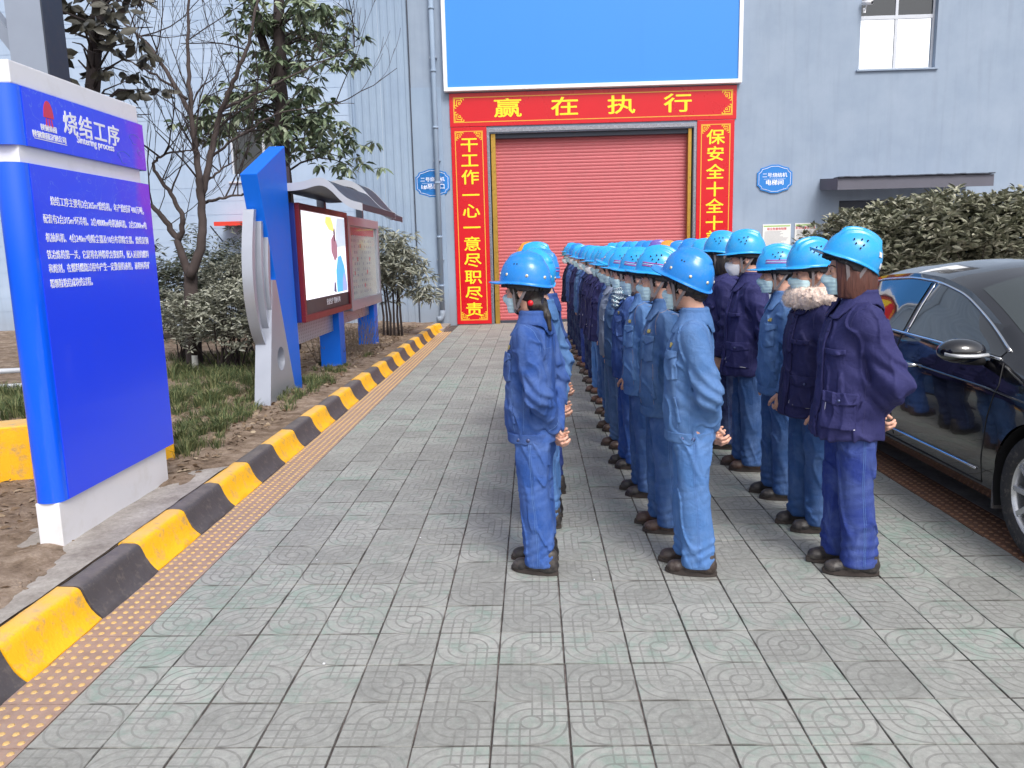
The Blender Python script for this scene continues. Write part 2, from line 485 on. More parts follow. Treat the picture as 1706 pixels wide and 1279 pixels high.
# ------------------------------------------------------------------ helmet as a clean revolved shell
def helmet_shell(kind):
    na, nt = 132, 40
    V, F = [], []
    def rim(a):
        c = -cos(a)                                 # +1 at the front (-x)
        fr = max(0, c)
        return 0.010 + 0.052 * max(0, (c - 0.35) / 0.65) ** 1.3
    prof = []
    for i in range(nt + 1):
        prof.append(('d', i / nt))
    for q in (0.25, 0.7, 1.0): prof.append(('b', q))
    for q in (1.0, 0.6, 0.0): prof.append(('u', q))
    for q in (0.9, 0.6, 0.3, 0.0): prof.append(('i', q))
    for typ, q in prof:
        for k in range(na):
            a = 2 * pi * k / na
            ca, sa = cos(a), sin(a)
            RX, RY, Hh = 0.134, 0.110, 0.142
            drop = -0.016 * max(0, ca) ** 2         # lower at the back
            def dome(t_, inset=0.0):
                th = t_ * pi / 2
                r = sin(th) ** 0.93; z = (cos(th) ** 0.86) * Hh
                x = (RX - inset) * r * ca; y = (RY - inset) * r * sa
                zz = z - inset + (drop * t_ ** 3)
                # pressed ribs running front to back
                e = 0
                if t_ < 0.93:
                    fade = min(1, (0.93 - t_) / 0.2)
                    if kind == 'rib':
                        for yc, wd, hh in ((0, 0.016, 0.012), (0.046, 0.007, 0.009), (-0.046, 0.007, 0.009)):
                            e += hh / (1 + math.exp((abs(y - yc) - wd) / 0.0018))
                        e *= min(1, max(0, (0.10 - abs(x + 0.0)) / 0.02))
                    else:
                        rr = math.hypot(x / 0.110, y / 0.080)
                        e = 0.0055 / (1 + math.exp((rr - 0.80) / 0.04))
                        e += 0.004 / (1 + math.exp((abs(y) - 0.017) / 0.003)) * (1 if x < 0.09 else 0)
                    e *= fade
                g = 1 + e / 0.12
                return x * g, y * g, zz * g if zz > 0 else zz
            if typ == 'd': x, y, z = dome(q)
            else:
                x0, y0, z0 = dome(1.0)
                w_ = rim(a)
                fr = max(0, (-ca - 0.35) / 0.65)
                if typ == 'b':
                    rr = w_ * q; z = z0 - 0.004 * q - 0.012 * fr * q + (0.010 * fr * (1 - (sa / 0.9) ** 2)) * q
                    x = x0 + ca * rr; y = y0 + sa * rr
                elif typ == 'u':
                    rr = (w_ - 0.0012) * q; z = z0 - 0.0035 - 0.004 * q - 0.012 * fr * q + (0.010 * fr * (1 - (sa / 0.9) ** 2)) * q - 0.001
                    x = x0 * 0.975 + ca * rr; y = y0 * 0.975 + sa * rr
                else:
                    x, y, z = dome(q * 0.97, 0.004); 
                    if q == 0.0: z = z
            V.append((x, y, z))
    nr = len(prof)
    for i in range(nr - 1):
        for k in range(na):
            F.append((i * na + k, i * na + (k + 1) % na, (i + 1) * na + (k + 1) % na, (i + 1) * na + k))
    return np.array(V), np.array(F)[:, ::-1].copy()
HELM = {}
def helm_mesh(kind):
    if kind not in HELM:
        v, f = helmet_shell(kind)
        v = v.reshape(-1, 3)
        HELM[kind] = mesh_of('helmet', v, f, True, [M['helmet']])
        _b = bmesh.new(); _b.from_mesh(HELM[kind]); bmesh.ops.remove_doubles(_b, verts=_b.verts[:], dist=1e-5); bmesh.ops.recalc_face_normals(_b, faces=_b.faces[:])
        _b.to_mesh(HELM[kind]); _b.free(); HELM[kind].polygons.foreach_set('use_smooth', [True] * len(HELM[kind].polygons))
    return HELM[kind]
def dome_pt(az, t_, off=0.0):
    """point and normal of the helmet dome; az 0 = back(+x), pi = front"""
    th = t_ * pi / 2; r = sin(th) ** 0.93
    x = 0.134 * r * cos(az); y = 0.110 * r * sin(az); z = cos(th) ** 0.86 * 0.142 - 0.016 * max(0, cos(az)) ** 2 * t_ ** 3
    nn = Vector((x / 0.134 ** 2, y / 0.110 ** 2, z / 0.142 ** 2)).normalized()
    return Vector((x, y, z)) + nn * off, nn

# ------------------------------------------------------------------ the person
def make_person(P_):
    """local frame: facing -X, left side towards -Y, 1.64 m to the top of the helmet"""
    kind = P_.get('jacket', 'denim'); arms = P_.get('arms', 'behind'); wd = P_.get('wide', 1.0)
    hres = P_.get('res', 0.009); yawh = radians(P_.get('head_yaw', 0)); hp = radians(P_.get('helmet_tilt', 8))
    seed = P_.get('seed', 1); hair = P_.get('hair', 'short'); long_ = kind == 'coat'
    root = empty('person')
    # ---- arms
    A = {}
    for s in (-1, 1):
        sh = np.array([0.012, s * 0.150 * wd, 1.235])
        if arms == 'behind':
            el = np.array([0.086 + (0.03 if long_ else 0), s * 0.212 * wd, 0.955]); wr = np.array([0.110 + (0.006 if long_ else 0), s * 0.045, 0.765 - 0.03 * (s > 0) + (0.03 if long_ else 0)])
        elif arms == 'front':
            el = np.array([0.05, s * 0.24 * wd, 0.96]); wr = np.array([-0.17, s * 0.05, 0.86])
        else:
            el = np.array([0.035, s * 0.232 * wd, 0.96]); wr = np.array([-0.015 + 0.01 * s, s * 0.235 * wd, 0.735])
        A[s] = (sh, el, wr)
    # ---- torso of the garment
    if not long_:
        tab = smooth_tab([(0.700, 0.006, 0, .134, .165), (0.748, 0.006, 0, .132, .166), (0.785, 0.0, 0, .142, .178), (0.95, 0.0, 0, .132, .170), (1.08, -0.004, 0, .128, .173), (1.17, 0.002, 0, .118, .170), (1.235, 0.012, 0, .098, .148), (1.275, 0.02, 0, .082, .105), (1.31, .024, 0, .066, .078), (1.335, .02, 0, .058, .066)])
    else:
        tab = smooth_tab([(0.675, -0.005, 0, .168, .192), (0.72, -0.003, 0, .166, .192), (0.85, 0.0, 0, .155, .188), (1.0, 0.0, 0, .143, .180), (1.1, -0.004, 0, .139, .180), (1.18, 0.004, 0, .128, .176), (1.24, 0.014, 0, .118, .162), (1.28, 0.022, 0, .092, .115), (1.315, .026, 0, .074, .084), (1.345, .022, 0, .064, .072)])
    tab[:, 4] *= wd * 0.97; tab[:, 3] *= P_.get('deep', 1.0) * (0.95 if long_ else 0.91)
    sr = (0.067, 0.058, 0.043) if not long_ else (0.076, 0.070, 0.052)
    def wrk(P):
        Q = P + 0.03 * np.stack([vnoise(P * 5, seed + 3), vnoise(P * 5, seed + 4), vnoise(P * 5, seed + 5)], 1)
        a = 0.006 * vnoise(Q * np.array([9, 9, 5.5]), seed)
        r1 = 1 - np.abs(vnoise(Q * np.array([16, 16, 9]) + np.array([0, 0, 1]) * (P[:, :1] * 5), seed + 9)) * 2
        b = -0.009 * np.clip(r1 * 2.0 - 1.0, -0.13, 1)
        if long_: b = b * 1.0 - 0.004 * np.sin(P[:, 2] * 52 + 3 * vnoise(P * 5, seed + 2)) * np.clip((np.abs(P[:, 1]) - .12) / .1, 0, 1)
        el = np.minimum(np.linalg.norm(P - A[-1][1], axis=1), np.linalg.norm(P - A[1][1], axis=1))
        e = 0.008 * np.exp(-(el / 0.13) ** 2) * np.sin((P[:, 2] * 85 + P[:, 0] * 70) + 3 * vnoise(P * 9, seed + 1))
        return a + b + e
    def torso(P):
        return near(P, loft(P, tab), wrk)
    def jacket(P):
        d = loft(P, tab)
        kk = np.interp(P[:, 2], [1.05, 1.2], [0.010, 0.055])
        for s in (-1, 1):
            sh, el, wr = A[s]
            c = np.minimum(cone(P, sh, el, sr[0], sr[1]), 9)
            c = smin(c, cone(P, el, wr, sr[1], sr[2]), 0.03)
            # flat end at the cuff
            ax = (wr - el) / np.linalg.norm(wr - el)
            c = smax(c, (P - wr) @ ax - 0.004, 0.008)
            d = smin(d, c, kk)
        return near(P, d, wrk, 0.04)
    zlo = tab[0, 0] - 0.03
    lo = (-0.27, -0.36 * wd, zlo); hi = (0.30, 0.36 * wd, 1.37)
    V, Fq = nets(jacket, lo, hi, hres)
    jm = mesh_of('jacket', V, Fq, True, [M['padded'] if long_ else M['denim']])
    jo = obj('padded_coat' if long_ else 'denim_jacket', jm, root)
    detail = P_.get('detail', 1)
    cmat = M['padded'] if long_ else M['denim']
    cen = lambda z: np.array([np.interp(z, tab[:, 0], tab[:, 1]), 0, z])
    def tp(th, z, out=0.0):
        """approximate torso point, th degrees from the front (-x) round to the left side (-y)"""
        a = radians(th); rx = np.interp(z, tab[:, 0], tab[:, 3]) + out; ry_ = np.interp(z, tab[:, 0], tab[:, 4]) + out
        return cen(z) + np.array([-cos(a) * rx, -sin(a) * ry_, 0])
    def patch(nm, th, z0, z1, half, t0, thick, mat_, point=0.0, h=0.0045, parent=None, ang=0.0):
        """a piece of cloth that follows the garment"""
        c0 = project(torso, tp(th, (z0 + z1) / 2)[None], 0.05, 4)[0]
        a = radians(th); n_ = np.array([-cos(a), -sin(a), 0]); u = np.array([sin(a), -cos(a), 0])
        def f(P):
            q = P - c0; uu = q @ u; zz = P[:, 2] - (z0 + z1) / 2
            uu, zz = uu * cos(ang) + zz * sin(ang), -uu * sin(ang) + zz * cos(ang)
            hz = (z1 - z0) / 2
            low = -zz - (hz - point * np.abs(uu) / half)
            reg = np.maximum(np.maximum(np.abs(uu) - half, zz - hz), low)
            return smax(np.maximum(np.abs(torso(P) - t0) - thick, -1), smax(reg, -(q @ n_) - 0.06, 0.004), 0.003)
        r = max(half, (z1 - z0) / 2) + 0.03
        v, f_ = nets(f, c0 - r, c0 + r, h)
        if len(v) < 4: return None
        return obj(nm, mesh_of(nm, v, f_, True, [mat_]), parent or jo)
    # collar: lies on the shoulders round the neck
    nk = np.array([0.022, 0, 1.30])
    def collar(P):
        q = P - nk; a = np.arctan2(-q[:, 1], -q[:, 0]); aa = np.abs(np.degrees(a)); r = np.hypot(q[:, 0], q[:, 1] * 0.93)
        R = 0.100 + 0.040 * np.exp(-((aa - 30) / 24) ** 2) + (0.012 if long_ else 0)
        lay = np.abs(loft(P, tab) - 0.016) - 0.006
        lay = smax(lay, r - R, 0.004); lay = smax(lay, (1.235 - P[:, 2]), 0.004)
        st_h = 1.348 if not long_ else 1.362
        rr = 0.066 + (P[:, 2] - 1.30) * -0.10 + (0.006 if long_ else 0)
        st = smax(np.abs(r - rr) - 0.005, np.maximum(P[:, 2] - st_h + 0.0005 * np.maximum(0, 50 - aa), 1.27 - P[:, 2]), 0.004)
        d = smin(lay, st, 0.004)
        d = smax(d, (16 - aa) * 0.0018, 0.004)
        return near(P, d, lambda p: 0.002 * vnoise(p * 30, seed), 0.03)
    v, f_ = nets(collar, (-0.16, -0.17, 1.2), (0.18, 0.17, 1.40), 0.005)
    obj('collar', mesh_of('collar', v, f_, True, [cmat]), jo)
    if not long_:
        def band(P): return smax(np.abs(loft(P, tab) - 0.002) - 0.0055, np.abs(P[:, 2] - 0.722) - 0.028, 0.004)
        v, f_ = nets(lambda P: near(P, band(P), lambda p: 0.0015 * vnoise(p * 40, seed)), (-.2, -.23 * wd, .68), (.2, .23 * wd, .77), 0.0055)
        obj('waistband', mesh_of('waistband', v, f_, True, [cmat]), jo)
        b = MB()
        for th in (72, 96): 
            b = MB(); p = tp(th, .722, .008); a = radians(th); b.disc(p, (-cos(a), -sin(a), 0), 0.010, 0.004, 12)
            b.build('snap_button', M['snap'], jo, True)
        if detail:
            patch('chest_pocket', 42, 1.005, 1.125, 0.052, 0.004, 0.004, cmat, 0.012)
            patch('pocket_flap', 42, 1.105, 1.155, 0.055, 0.010, 0.004, cmat, 0.022)
            patch('pocket_welt', 62, 0.80, 0.93, 0.009, 0.004, 0.004, cmat, 0, ang=0.25)
            patch('badge', 40, 1.165, 1.192, 0.016, 0.005, 0.002, M['badge'], 0.006)
    else:
        if detail:
            patch('hip_pocket', 55, 0.735, 0.86, 0.085, 0.006, 0.006, cmat, 0.0)
            patch('pocket_flap', 55, 0.845, 0.905, 0.09, 0.012, 0.005, cmat, 0.012)
            patch('chest_flap', 40, 1.07, 1.10, 0.06, 0.007, 0.004, cmat, 0.008)
            patch('front_placket', 8, 0.68, 1.25, 0.035, 0.006, 0.006, cmat, 0.0, h=0.007)
            c = [tp(55 - 24, .85, .012), tp(55 - 24, .745, .012), tp(55 + 24, .738, .012)]
            pl = strand(torso, c, 26, 0.009); MB().tube(pl, 0.0022, 5).build('white_piping', M['white_piping'], jo, True)
            b = MB(); p = tp(55, .87, .02); b.disc(project(torso, p[None], .05, 3)[0] + np.array([-.012, -.016, 0]), (-cos(radians(55)), -sin(radians(55)), 0), .007, .004, 10); b.build('snap_button', M['snap'], jo, True)
    if detail:
        sm = M['thread']
        b = MB()
        lines = [[tp(88, .76), tp(90, 1.0), tp(92, 1.13)], [tp(20, 1.16), tp(60, 1.17), tp(85, 1.165)], [tp(12, .76), tp(12, 1.0), tp(14, 1.2)],
                 [tp(100, 1.14), tp(140, 1.17), tp(180, 1.17)], [tp(60, 1.0), tp(62, .85), tp(64, .76)]]
        if long_: lines = [[tp(94, .68), tp(94, .9), tp(96, 1.1)], [tp(0, .685), tp(60, .685), tp(120, .685), tp(180, .685)]]
        sm = M['thread'] if not long_ else M['navy_thread']
        if P_.get('tan'): sm = M['orange_thread']
        for l in lines: MB().tube(strand(torso, l, 22, 0.0006), 0.0011, 4).build('seam', sm, jo, True)
        s = -1; sh, el, wr = A[s]
        axz = (wr - el) / np.linalg.norm(wr - el)
        # armhole seam and cuff line
        ring = [sh + np.array([0.08 * cos(q), -0.03 - 0.02 * sin(q), 0.088 * sin(q)]) for q in np.linspace(-0.9, pi + 0.9, 16)]
        MB().tube(strand(jacket, ring, 30, 0.0006), 0.0012, 4).build('seam', sm, jo, True)
        o1 = np.cross(axz, [0, 1, 0]); o1 /= np.linalg.norm(o1); o2 = np.cross(axz, o1)
        for dd in (0.045,):
            ring = [wr - axz * dd + (o1 * cos(q) + o2 * sin(q)) * (sr[2] + 0.008) for q in np.linspace(0, 2 * pi, 20)]
            MB().tube(strand(jacket, ring, 30, 0.0006), 0.0012, 4).build('seam', sm, jo, True)
    # ---- cuff edge
    for s in (-1, 1):
        sh, el, wr = A[s]; ax = (wr - el) / np.linalg.norm(wr - el)
        MB().tube([wr - ax * 0.008, wr + ax * 0.010], sr[2] * 0.9, 14).build('cuff_lining', M['lining'], jo, True)
    # ---- trousers
    fs = P_.get('stance', 0.02)
    legs = {s: [(0.045, .03 + s * -fs, s * .088, .092, .074), (0.10, .03 + s * -fs, s * .088, .088, .072), (0.28, .026 + s * -fs * .8, s * .088, .088, .074), (0.45, .014 + s * -fs * .6, s * .089, .083, .074), (0.62, .014 + s * -fs * .3, s * .088, .094, .083), (0.72, .018, s * .080, .106, .086), (0.82, .018, s * .07, .106, .08), (0.86, .018, s * .06, .10, .07)] for s in (-1, 1)}
    for s in legs: legs[s] = smooth_tab([(a, b_, c, d * .89, e * .95 * wd ** .5) for a, b_, c, d, e in legs[s]])
    def twrk(P):
        z = P[:, 2]
        Q = P + 0.03 * np.stack([vnoise(P * 6, seed + 13), vnoise(P * 6, seed + 14), vnoise(P * 6, seed + 15)], 1)
        a = 0.0050 * vnoise(Q * np.array([11, 11, 2.6]), seed + 20)
        r1 = 1 - np.abs(vnoise(Q * np.array([13, 13, 7]) + np.array([0, 0, 1.]) * (P[:, :1] * 14), seed + 21)) * 2
        b = -0.0085 * np.clip(r1 * 2.2 - 1.2, -.12, 1)
        hem = np.exp(-((z - 0.11) / 0.09) ** 2); knee = np.exp(-((z - 0.43) / 0.09) ** 2) * 0.5; cro = np.exp(-((z - 0.68) / 0.06) ** 2) * 0.5
        c = 0.0026 * (hem * 1.3 + knee + cro) * np.sin(z * 120 + P[:, 0] * 45 * np.sign(P[:, 1]) + 4 * vnoise(P * 8, seed + 22))
        return (a + b + c) * np.clip((z - .045) / .07, .15, 1)
    def trous(P):
        d = smin(loft(P, legs[-1], 2.2), loft(P, legs[1], 2.2), 0.012 + 0.03 * np.clip((P[:, 2] - .68) / .08, 0, 1))
        return near(P, d, twrk, 0.04)
    V, Fq = nets(trous, (-.17, -.22, .02), (.2, .22, .80), hres)
    to = obj('trousers', mesh_of('trousers', V, Fq, True, [M['denim']]), root)
    if detail:
        b = MB()
        for s in (-1, 1):
            L = legs[s]; pts = [np.array([np.interp(z, L[:, 0], L[:, 1]) + .004, s * (.088 + np.interp(z, L[:, 0], L[:, 4])), z]) for z in np.linspace(.06, .70, 9)]
            MB().tube(strand(trous, pts, 40, 0.0006), 0.0012, 4).build('seam', M['thread'], to, True)
            if s < 0:
                pts = [p + np.array([.008, 0, 0]) for p in pts]; MB().tube(strand(trous, pts, 40, 0.0004), 0.0009, 4).build('seam', M['thread'], to, True)
    # ---- shoes
    for s in (-1, 1):
        R = rz(radians(7) * s); O = np.array([.028 + s * -fs, s * .088, 0]); sc = P_.get('shoe', 0.95)
        def upper(P):
            q = ((P - O) @ R) / sc; q2 = q * np.array([1, 1.08, 1])
            d = smin(cone(q2, (.062, 0, .048), (-.02, 0, .052), .044, .044), cone(q2, (-.02, 0, .046), (-.118, 0, .030), .042, .036), .02)
            d = smin(d, cone(q2, (.045, 0, .05), (.052, 0, .105), .047, .046), .02)
            d = smin(d, ell(q2, (-.105, 0, .032), (.052, .047, .034)), .012)
            d = smax(d, .016 - q[:, 2], .006)
            tongue = ell(q, (-.02, 0, .088), (.04, .022, .016), ry(0.45)); d = smin(d, tongue, .006)
            return near(P, d, lambda p: 0.0022 * vnoise(p * 40, seed + 31) - 0.0012 * (1 - np.abs(vnoise(p * 55, seed + 33)) * 2), .03) * sc
        c = O
        v, f_ = nets(upper, c + np.array([-.19, -.09, 0.0]), c + np.array([.13, .09, .13]), 0.0065)
        so = obj('shoe', mesh_of('shoe', v, f_, True, [M['leather']]), root)
        out = []
        for k in range(28):
            a = 2 * pi * k / 28; x = -0.032 + cos(a) * .138; w_ = np.interp(x, [-.17, -.12, -.03, .05, .106], [.034, .047, .040, .040, .036])
            y = sin(a) * w_ * (1.0 if abs(cos(a)) < .9 else .9)
            p = R @ (np.array([x, y, 0]) * sc) + O; out.append((p[0], p[1]))
        b = MB(); b.prism(out, 'z', 0.0, .020); b.prism([((x - O[0]) * .975 + O[0], (y - O[1]) * .96 + O[1]) for x, y in out], 'z', .020, .028)
        b.build('sole', M['sole'], so)
        if detail:
            b = MB()
            for k in range(4):
                x = -.062 + k * .021; z = .072 + k * .011
                l = [R @ (np.array(p) * sc) + O for p in ((x, -.024, z - .012), (x - .003, 0, z + .012), (x, .024, z - .012))]
                MB().tube(strand(upper, l, 7, .0015), .002, 5).build('lace', M['lining'], so, True)
    # ---- body: head, neck, trunk, arms, hands, legs in one mesh
    Hc = np.array(P_.get('head', (-0.022, 0, 1.452)), float)
    RH = rz(yawh) @ ry(radians(P_.get('head_pitch', -4)))
    def hl(P): return (P - Hc) @ RH
    man = P_.get('man', 0)
    def head(P):
        q = hl(P)
        d = ell(q, (.014, 0, .030), (.096, .076, .088))
        d = smin(d, ell(q, (-.028, 0, -.030), (.060, .056 + .004 * man, .074)), .02)
        d = smin(d, ell(q, (-.060, 0, -.084), (.026, .028, .022)), .018)
        d = smin(d, ell(q, (-.068, 0, .026), (.026, .052, .014)), .012)
        for s in (-1, 1):
            d = smin(d, ell(q, (-.058, s * .036, -.022), (.028, .022, .024)), .014)
            d = smax(d, -ell(q, (-.098, s * .031, .006), (.018, .015, .010)), .010)
            d = smin(d, ell(q, (-.078, s * .031, .005), (.0125, .013, .0115)), .004)
            e = smax(ell(q, (.014, s * .078, -.006), (.019, .009, .032)), -ell(q, (.008, s * .088, -.002), (.010, .006, .018)), .003)
            d = smin(d, e, .006)
        d = smin(d, cone(q, (-.086, 0, .012), (-.107, 0, -.026), .008, .0125), .010)
        for s in (-1, 1): d = smin(d, ell(q, (-.096, s * .010, -.029), (.010, .008, .007)), .006)
        d = smin(d, ell(q, (-.086, 0, -.054), (.012, .022, .006)), .006)
        d = smin(d, ell(q, (-.084, 0, -.064), (.012, .020, .006)), .005)
        nb = hl(np.array([[.028, 0, 1.30]]))[0]
        d = smin(d, cone(q, (.018, 0, -.055), nb, .050 + .004 * man, .058), .02)
        return d
    hands = []
    def trunk(P):
        d = loft(P, np.array([(0.05, .03, 0, .03, .03), (.06, .03, 0, .03, .03)]))
        T = tab[tab[:, 0] < 1.30].copy(); T[:, 3:] -= .035
        d = loft(P, T)
        for s in (-1, 1):
            sh, el, wr = A[s]
            d = smin(d, smin(cone(P, sh, el, .045, .036), cone(P, el, wr, .036, .024), .02), .02)
            d = smin(d, chain(P, [(.02, s * .088, .76), (.012, s * .089, .45), (.03, s * .088, .09)], (.07, .05, .035)), .03)
        return d
    for s in (-1, 1):
        sh, el, wr = A[s]; dr = (wr - el) / np.linalg.norm(wr - el)
        if arms == 'behind':
            if s < 0: hands.append(hand_prims(wr, np.array([.02, .80, -.60]) + 0, (.9, .1, .1), -1, curl=(38, 48, 30)))
            else: hands.append(hand_prims(wr + np.array([.014, 0, 0]), (.10, -.80, -.55), (.95, 0, .1), 1, curl=(45, 50, 35)))
        elif arms == 'front':
            hands.append(hand_prims(wr, (-.3, -s * .8, -.2), (.9, 0, 0), -s, curl=(25, 35, 25)))
        else:
            hands.append(hand_prims(wr, (-.12, 0, -.99), (0, -s, 0), s, curl=(40, 55, 40), tcurl=40))
    hb = [(np.array([q[0] for q in h_] + [q[1] for q in h_])) for h_ in hands]
    def bodyf(P):
        d = np.full(len(P), 1.0)
        zt = P[:, 2]
        m = zt < 1.42; d[m] = trunk(P[m])
        m2 = zt > 1.22
        if m2.any():
            hd_ = head(P[m2]); d[m2] = smin(d[m2], hd_, .01)
        for h_, pts_ in zip(hands, hb):
            l_, u_ = pts_.min(0) - .09, pts_.max(0) + .09
            m3 = ((P > l_) & (P < u_)).all(1)
            if m3.any():
                Q = P[m3]; o_ = None
                for (a_, b_, ra, rb) in h_:
                    c_ = cone(Q, a_, b_, ra, rb); o_ = c_ if o_ is None else smin(o_, c_, .004)
                d[m3] = smin(d[m3], o_, .006)
        return d
    V, Fq = nets(bodyf, (-.24, -.34 * max(1, wd), .03), (.34, .34 * max(1, wd), 1.62), 0.0052)
    obj('body', mesh_of('body', V, Fq, True, [M['skin']]), root)
    # ---- hair
    dark = M['auburn_hair'] if P_.get('auburn') else M['black_hair']
    def hairf(P):
        q = hl(P); x, y, z = q[:, 0], q[:, 1], q[:, 2]
        cap = ell(q, (.014, 0, .030), (.103, .084, .094))
        if hair == 'short':
            cut = smax(-z - .055 - .0 * x, -(x + .038) - .5 * np.maximum(0, z - .0), .01)
            cut = smax(cut, -ell(q, (.012, 0, -.012), (.028, .12, .034)), .006)
            side = np.maximum(-z + .012, .028 - x)       # sideburn area stays clear below the ear line
            d = smax(cap, cut, .008); d = smax(d, -np.maximum(z - .0, np.maximum(x - .03, -.03 - x)) * 0 - 1, .01)
        elif hair == 'bob':
            w = ell(q * np.array([1, 1, .55]), (.014, 0, -.022), (.104, .100, .110))
            d = smin(cap, w, .02)
            d = smax(d, -z - .140 - .25 * (x - .02), .010)
            face = ell(q, (-.085, 0, -.04), (.072, .062, .14)); d = smax(d, -face, .008)
            d = smax(d, -(x + .082), .01)
        elif hair == 'bun':
            d = smax(cap, -z - .075, .01)
            d = smin(d, ell(q, (.058, 0, -.075), (.052, .060, .040)), .03)
            d = smin(d, cone(q, (.088, .0, -.08), (.115, -.015, -.135), .026, .022), .02)
            d = smin(d, cone(q, (.115, -.015, -.135), (.135, -.03, -.20), .020, .007), .012)
            d = smin(d, cone(q, (-.035, -.078, .02), (-.012, -.070, -.075), .013, .009), .01)
            face = ell(q, (-.092, 0, -.04), (.066, .066, .14)); d = smax(d, -face, .006)
        else:                                            # tied up under the helmet
            d = smax(cap, -z - .062 + .5 * np.minimum(0, x - .03), .01)
            d = smin(d, ell(q, (.075, 0, -.035), (.035, .045, .035)), .02)
            d = smin(d, cone(q, (-.04, -.078, .03), (-.022, -.073, -.05), .012, .006), .01)
            face = ell(q, (-.09, 0, -.04), (.062, .063, .14)); d = smax(d, -face, .006)
            d = smax(d, -ell(q, (.014, 0, -.004), (.02, .12, .03)), .004)
        d = smax(d, z - .075, .01)
        return near(P, d, lambda p: 0.0028 * vnoise(hl(p) * np.array([110, 110, 12]), seed + 40) + 0.003 * vnoise(hl(p) * np.array([30, 30, 6]), seed + 41), .03)
    v, f_ = nets(hairf, Hc + np.array([-.15, -.15, -.26]), Hc + np.array([.2, .15, .12]), 0.0048)
    obj('hair', mesh_of('hair', v, f_, True, [dark]), root)
    def W(p): return RH @ np.asarray(p, float) + Hc
    if hair == 'bun':
        MB().tube([W((.098 + .0 * k, .026 * cos(k), -.072 + .026 * sin(k))) for k in np.linspace(0, 2 * pi, 16)], .008, 6).build('hair_band', M['lining'], root, True)
        MB().disc(W((.058, -.070, -.060)), RH @ np.array([.3, -1, 0]), .014, .010, 14).build('hair_clip', M['red_plastic'], root, True)
    # ---- face details
    for s in (-1, 1):
        b = MB(); c = W((-.0895, s * .031, .006)); b.tube([c - (RH @ np.array([.003, .0, 0])), c + RH @ np.array([-.001, 0, 0])], [.0078, .004], 10)
        b.build('eye', M['eye'], root, True)
    if detail:
        b = MB()
        for s in (-1, 1): MB().tube(strand(head, [W((-.092, s * .014, .026)), W((-.086, s * .034, .031)), W((-.07, s * .05, .024))], 9, .001), .0028, 5).build('eyebrow', M['brow'], root, True)
    # ---- mask
    if P_.get('mask', 1):
        white = P_.get('mask') == 'white'
        def maskf(P):
            q = hl(P); x, y, z = q[:, 0], q[:, 1], q[:, 2]
            hd = smin(ell(q, (-.030, 0, -.040), (.066, .060, .082)), cone(q, (-.088, 0, -.005), (-.106, 0, -.03), .010, .014), .03)
            hd = smin(hd, ell(q, (-.062, 0, -.086), (.03, .034, .026)), .02)
            if white: hd = smin(hd, ell(q, (-.088, 0, -.048), (.034, .034, .034)), .03)
            d = hd - .0095
            reg = np.maximum(np.maximum(z + .008 + .35 * np.abs(y), -z - .104), x + .036 + .25 * np.abs(z + .05))
            d = smax(d, reg, .004)
            pl = 0 if white else 0.0008
            return near(P, d, lambda p: pl * np.sin(hl(p)[:, 2] * 330) + .0015 * vnoise(p * 45, seed), .02)
        v, f_ = nets(maskf, Hc + np.array([-.16, -.16, -.16]), Hc + np.array([.1, .16, .06]), 0.0045)
        mo = obj('face_mask', mesh_of('face_mask', v, f_, True, [M['mask_white'] if white else M['mask']]), root)
        b = MB()
        for s in (-1, 1):
            for z0, z1 in ((-.026, .018), (-.086, -.030)):
                MB().tube([W((-.034, s * .060, z0)), W((-.008, s * .076, (z0 + z1) / 2)), W((.026, s * .086, z1))], .0014, 4).build('ear_loop', M['mask_white'], mo, True)
    # ---- helmet
    hk = P_.get('helmet', 'rib')
    hx = P_.get('helmet_shift', (0.004, 0, 0.045))
    ho = obj('helmet', helm_mesh(hk), root)
    RR = Matrix(RH.tolist()) @ Matrix(ry(hp).tolist())
    ho.matrix_local = Matrix.Translation(Vector(W(hx))) @ RR.to_4x4()
    if hk == 'dome':
        for az in (150, 115, 65, 20, -20, -65, -115, -150):
            p, nn = dome_pt(radians(az), .86, -.001)
            b = MB(); b.disc(p, nn, .0075, .0035, 12); b.disc(p + nn * .0035, nn, .0035, .001, 8); b.build('rivet', M['rivet'], ho, True)
        holes = [(a, t_) for a in (-100, -92, 100, 92) for t_ in (.60,)]
    else:
        holes = [(a + 270 if sd > 0 else 90 - a, t_) for sd in (1, -1) for a, t_ in ((-22, .62), (-6, .56), (8, .54), (-14, .70), (2, .68), (-2, .77))]
        if P_.get('pink'):
            for off in (0, .075):
                b = MB(); b.tube([dome_pt(radians(a), .80 + off, .0012)[0] for a in np.linspace(-130, 130, 40)], .0026, 4); b.build('pink_tape', M['pink_tape'], ho, True)
            b = MB(); b.tube([dome_pt(radians(a), .838, .0008)[0] for a in np.linspace(-130, 130, 40)], .0024, 4); b.build('white_tape', M['sticker'], ho, True)
    b = MB()
    for a, t_ in holes:
        p, nn = dome_pt(radians(a), t_, .001); MB().disc(p, nn, .0038, .0065 if hk == 'rib' else .0012, 8).build('vent_hole', M['hole'], ho)
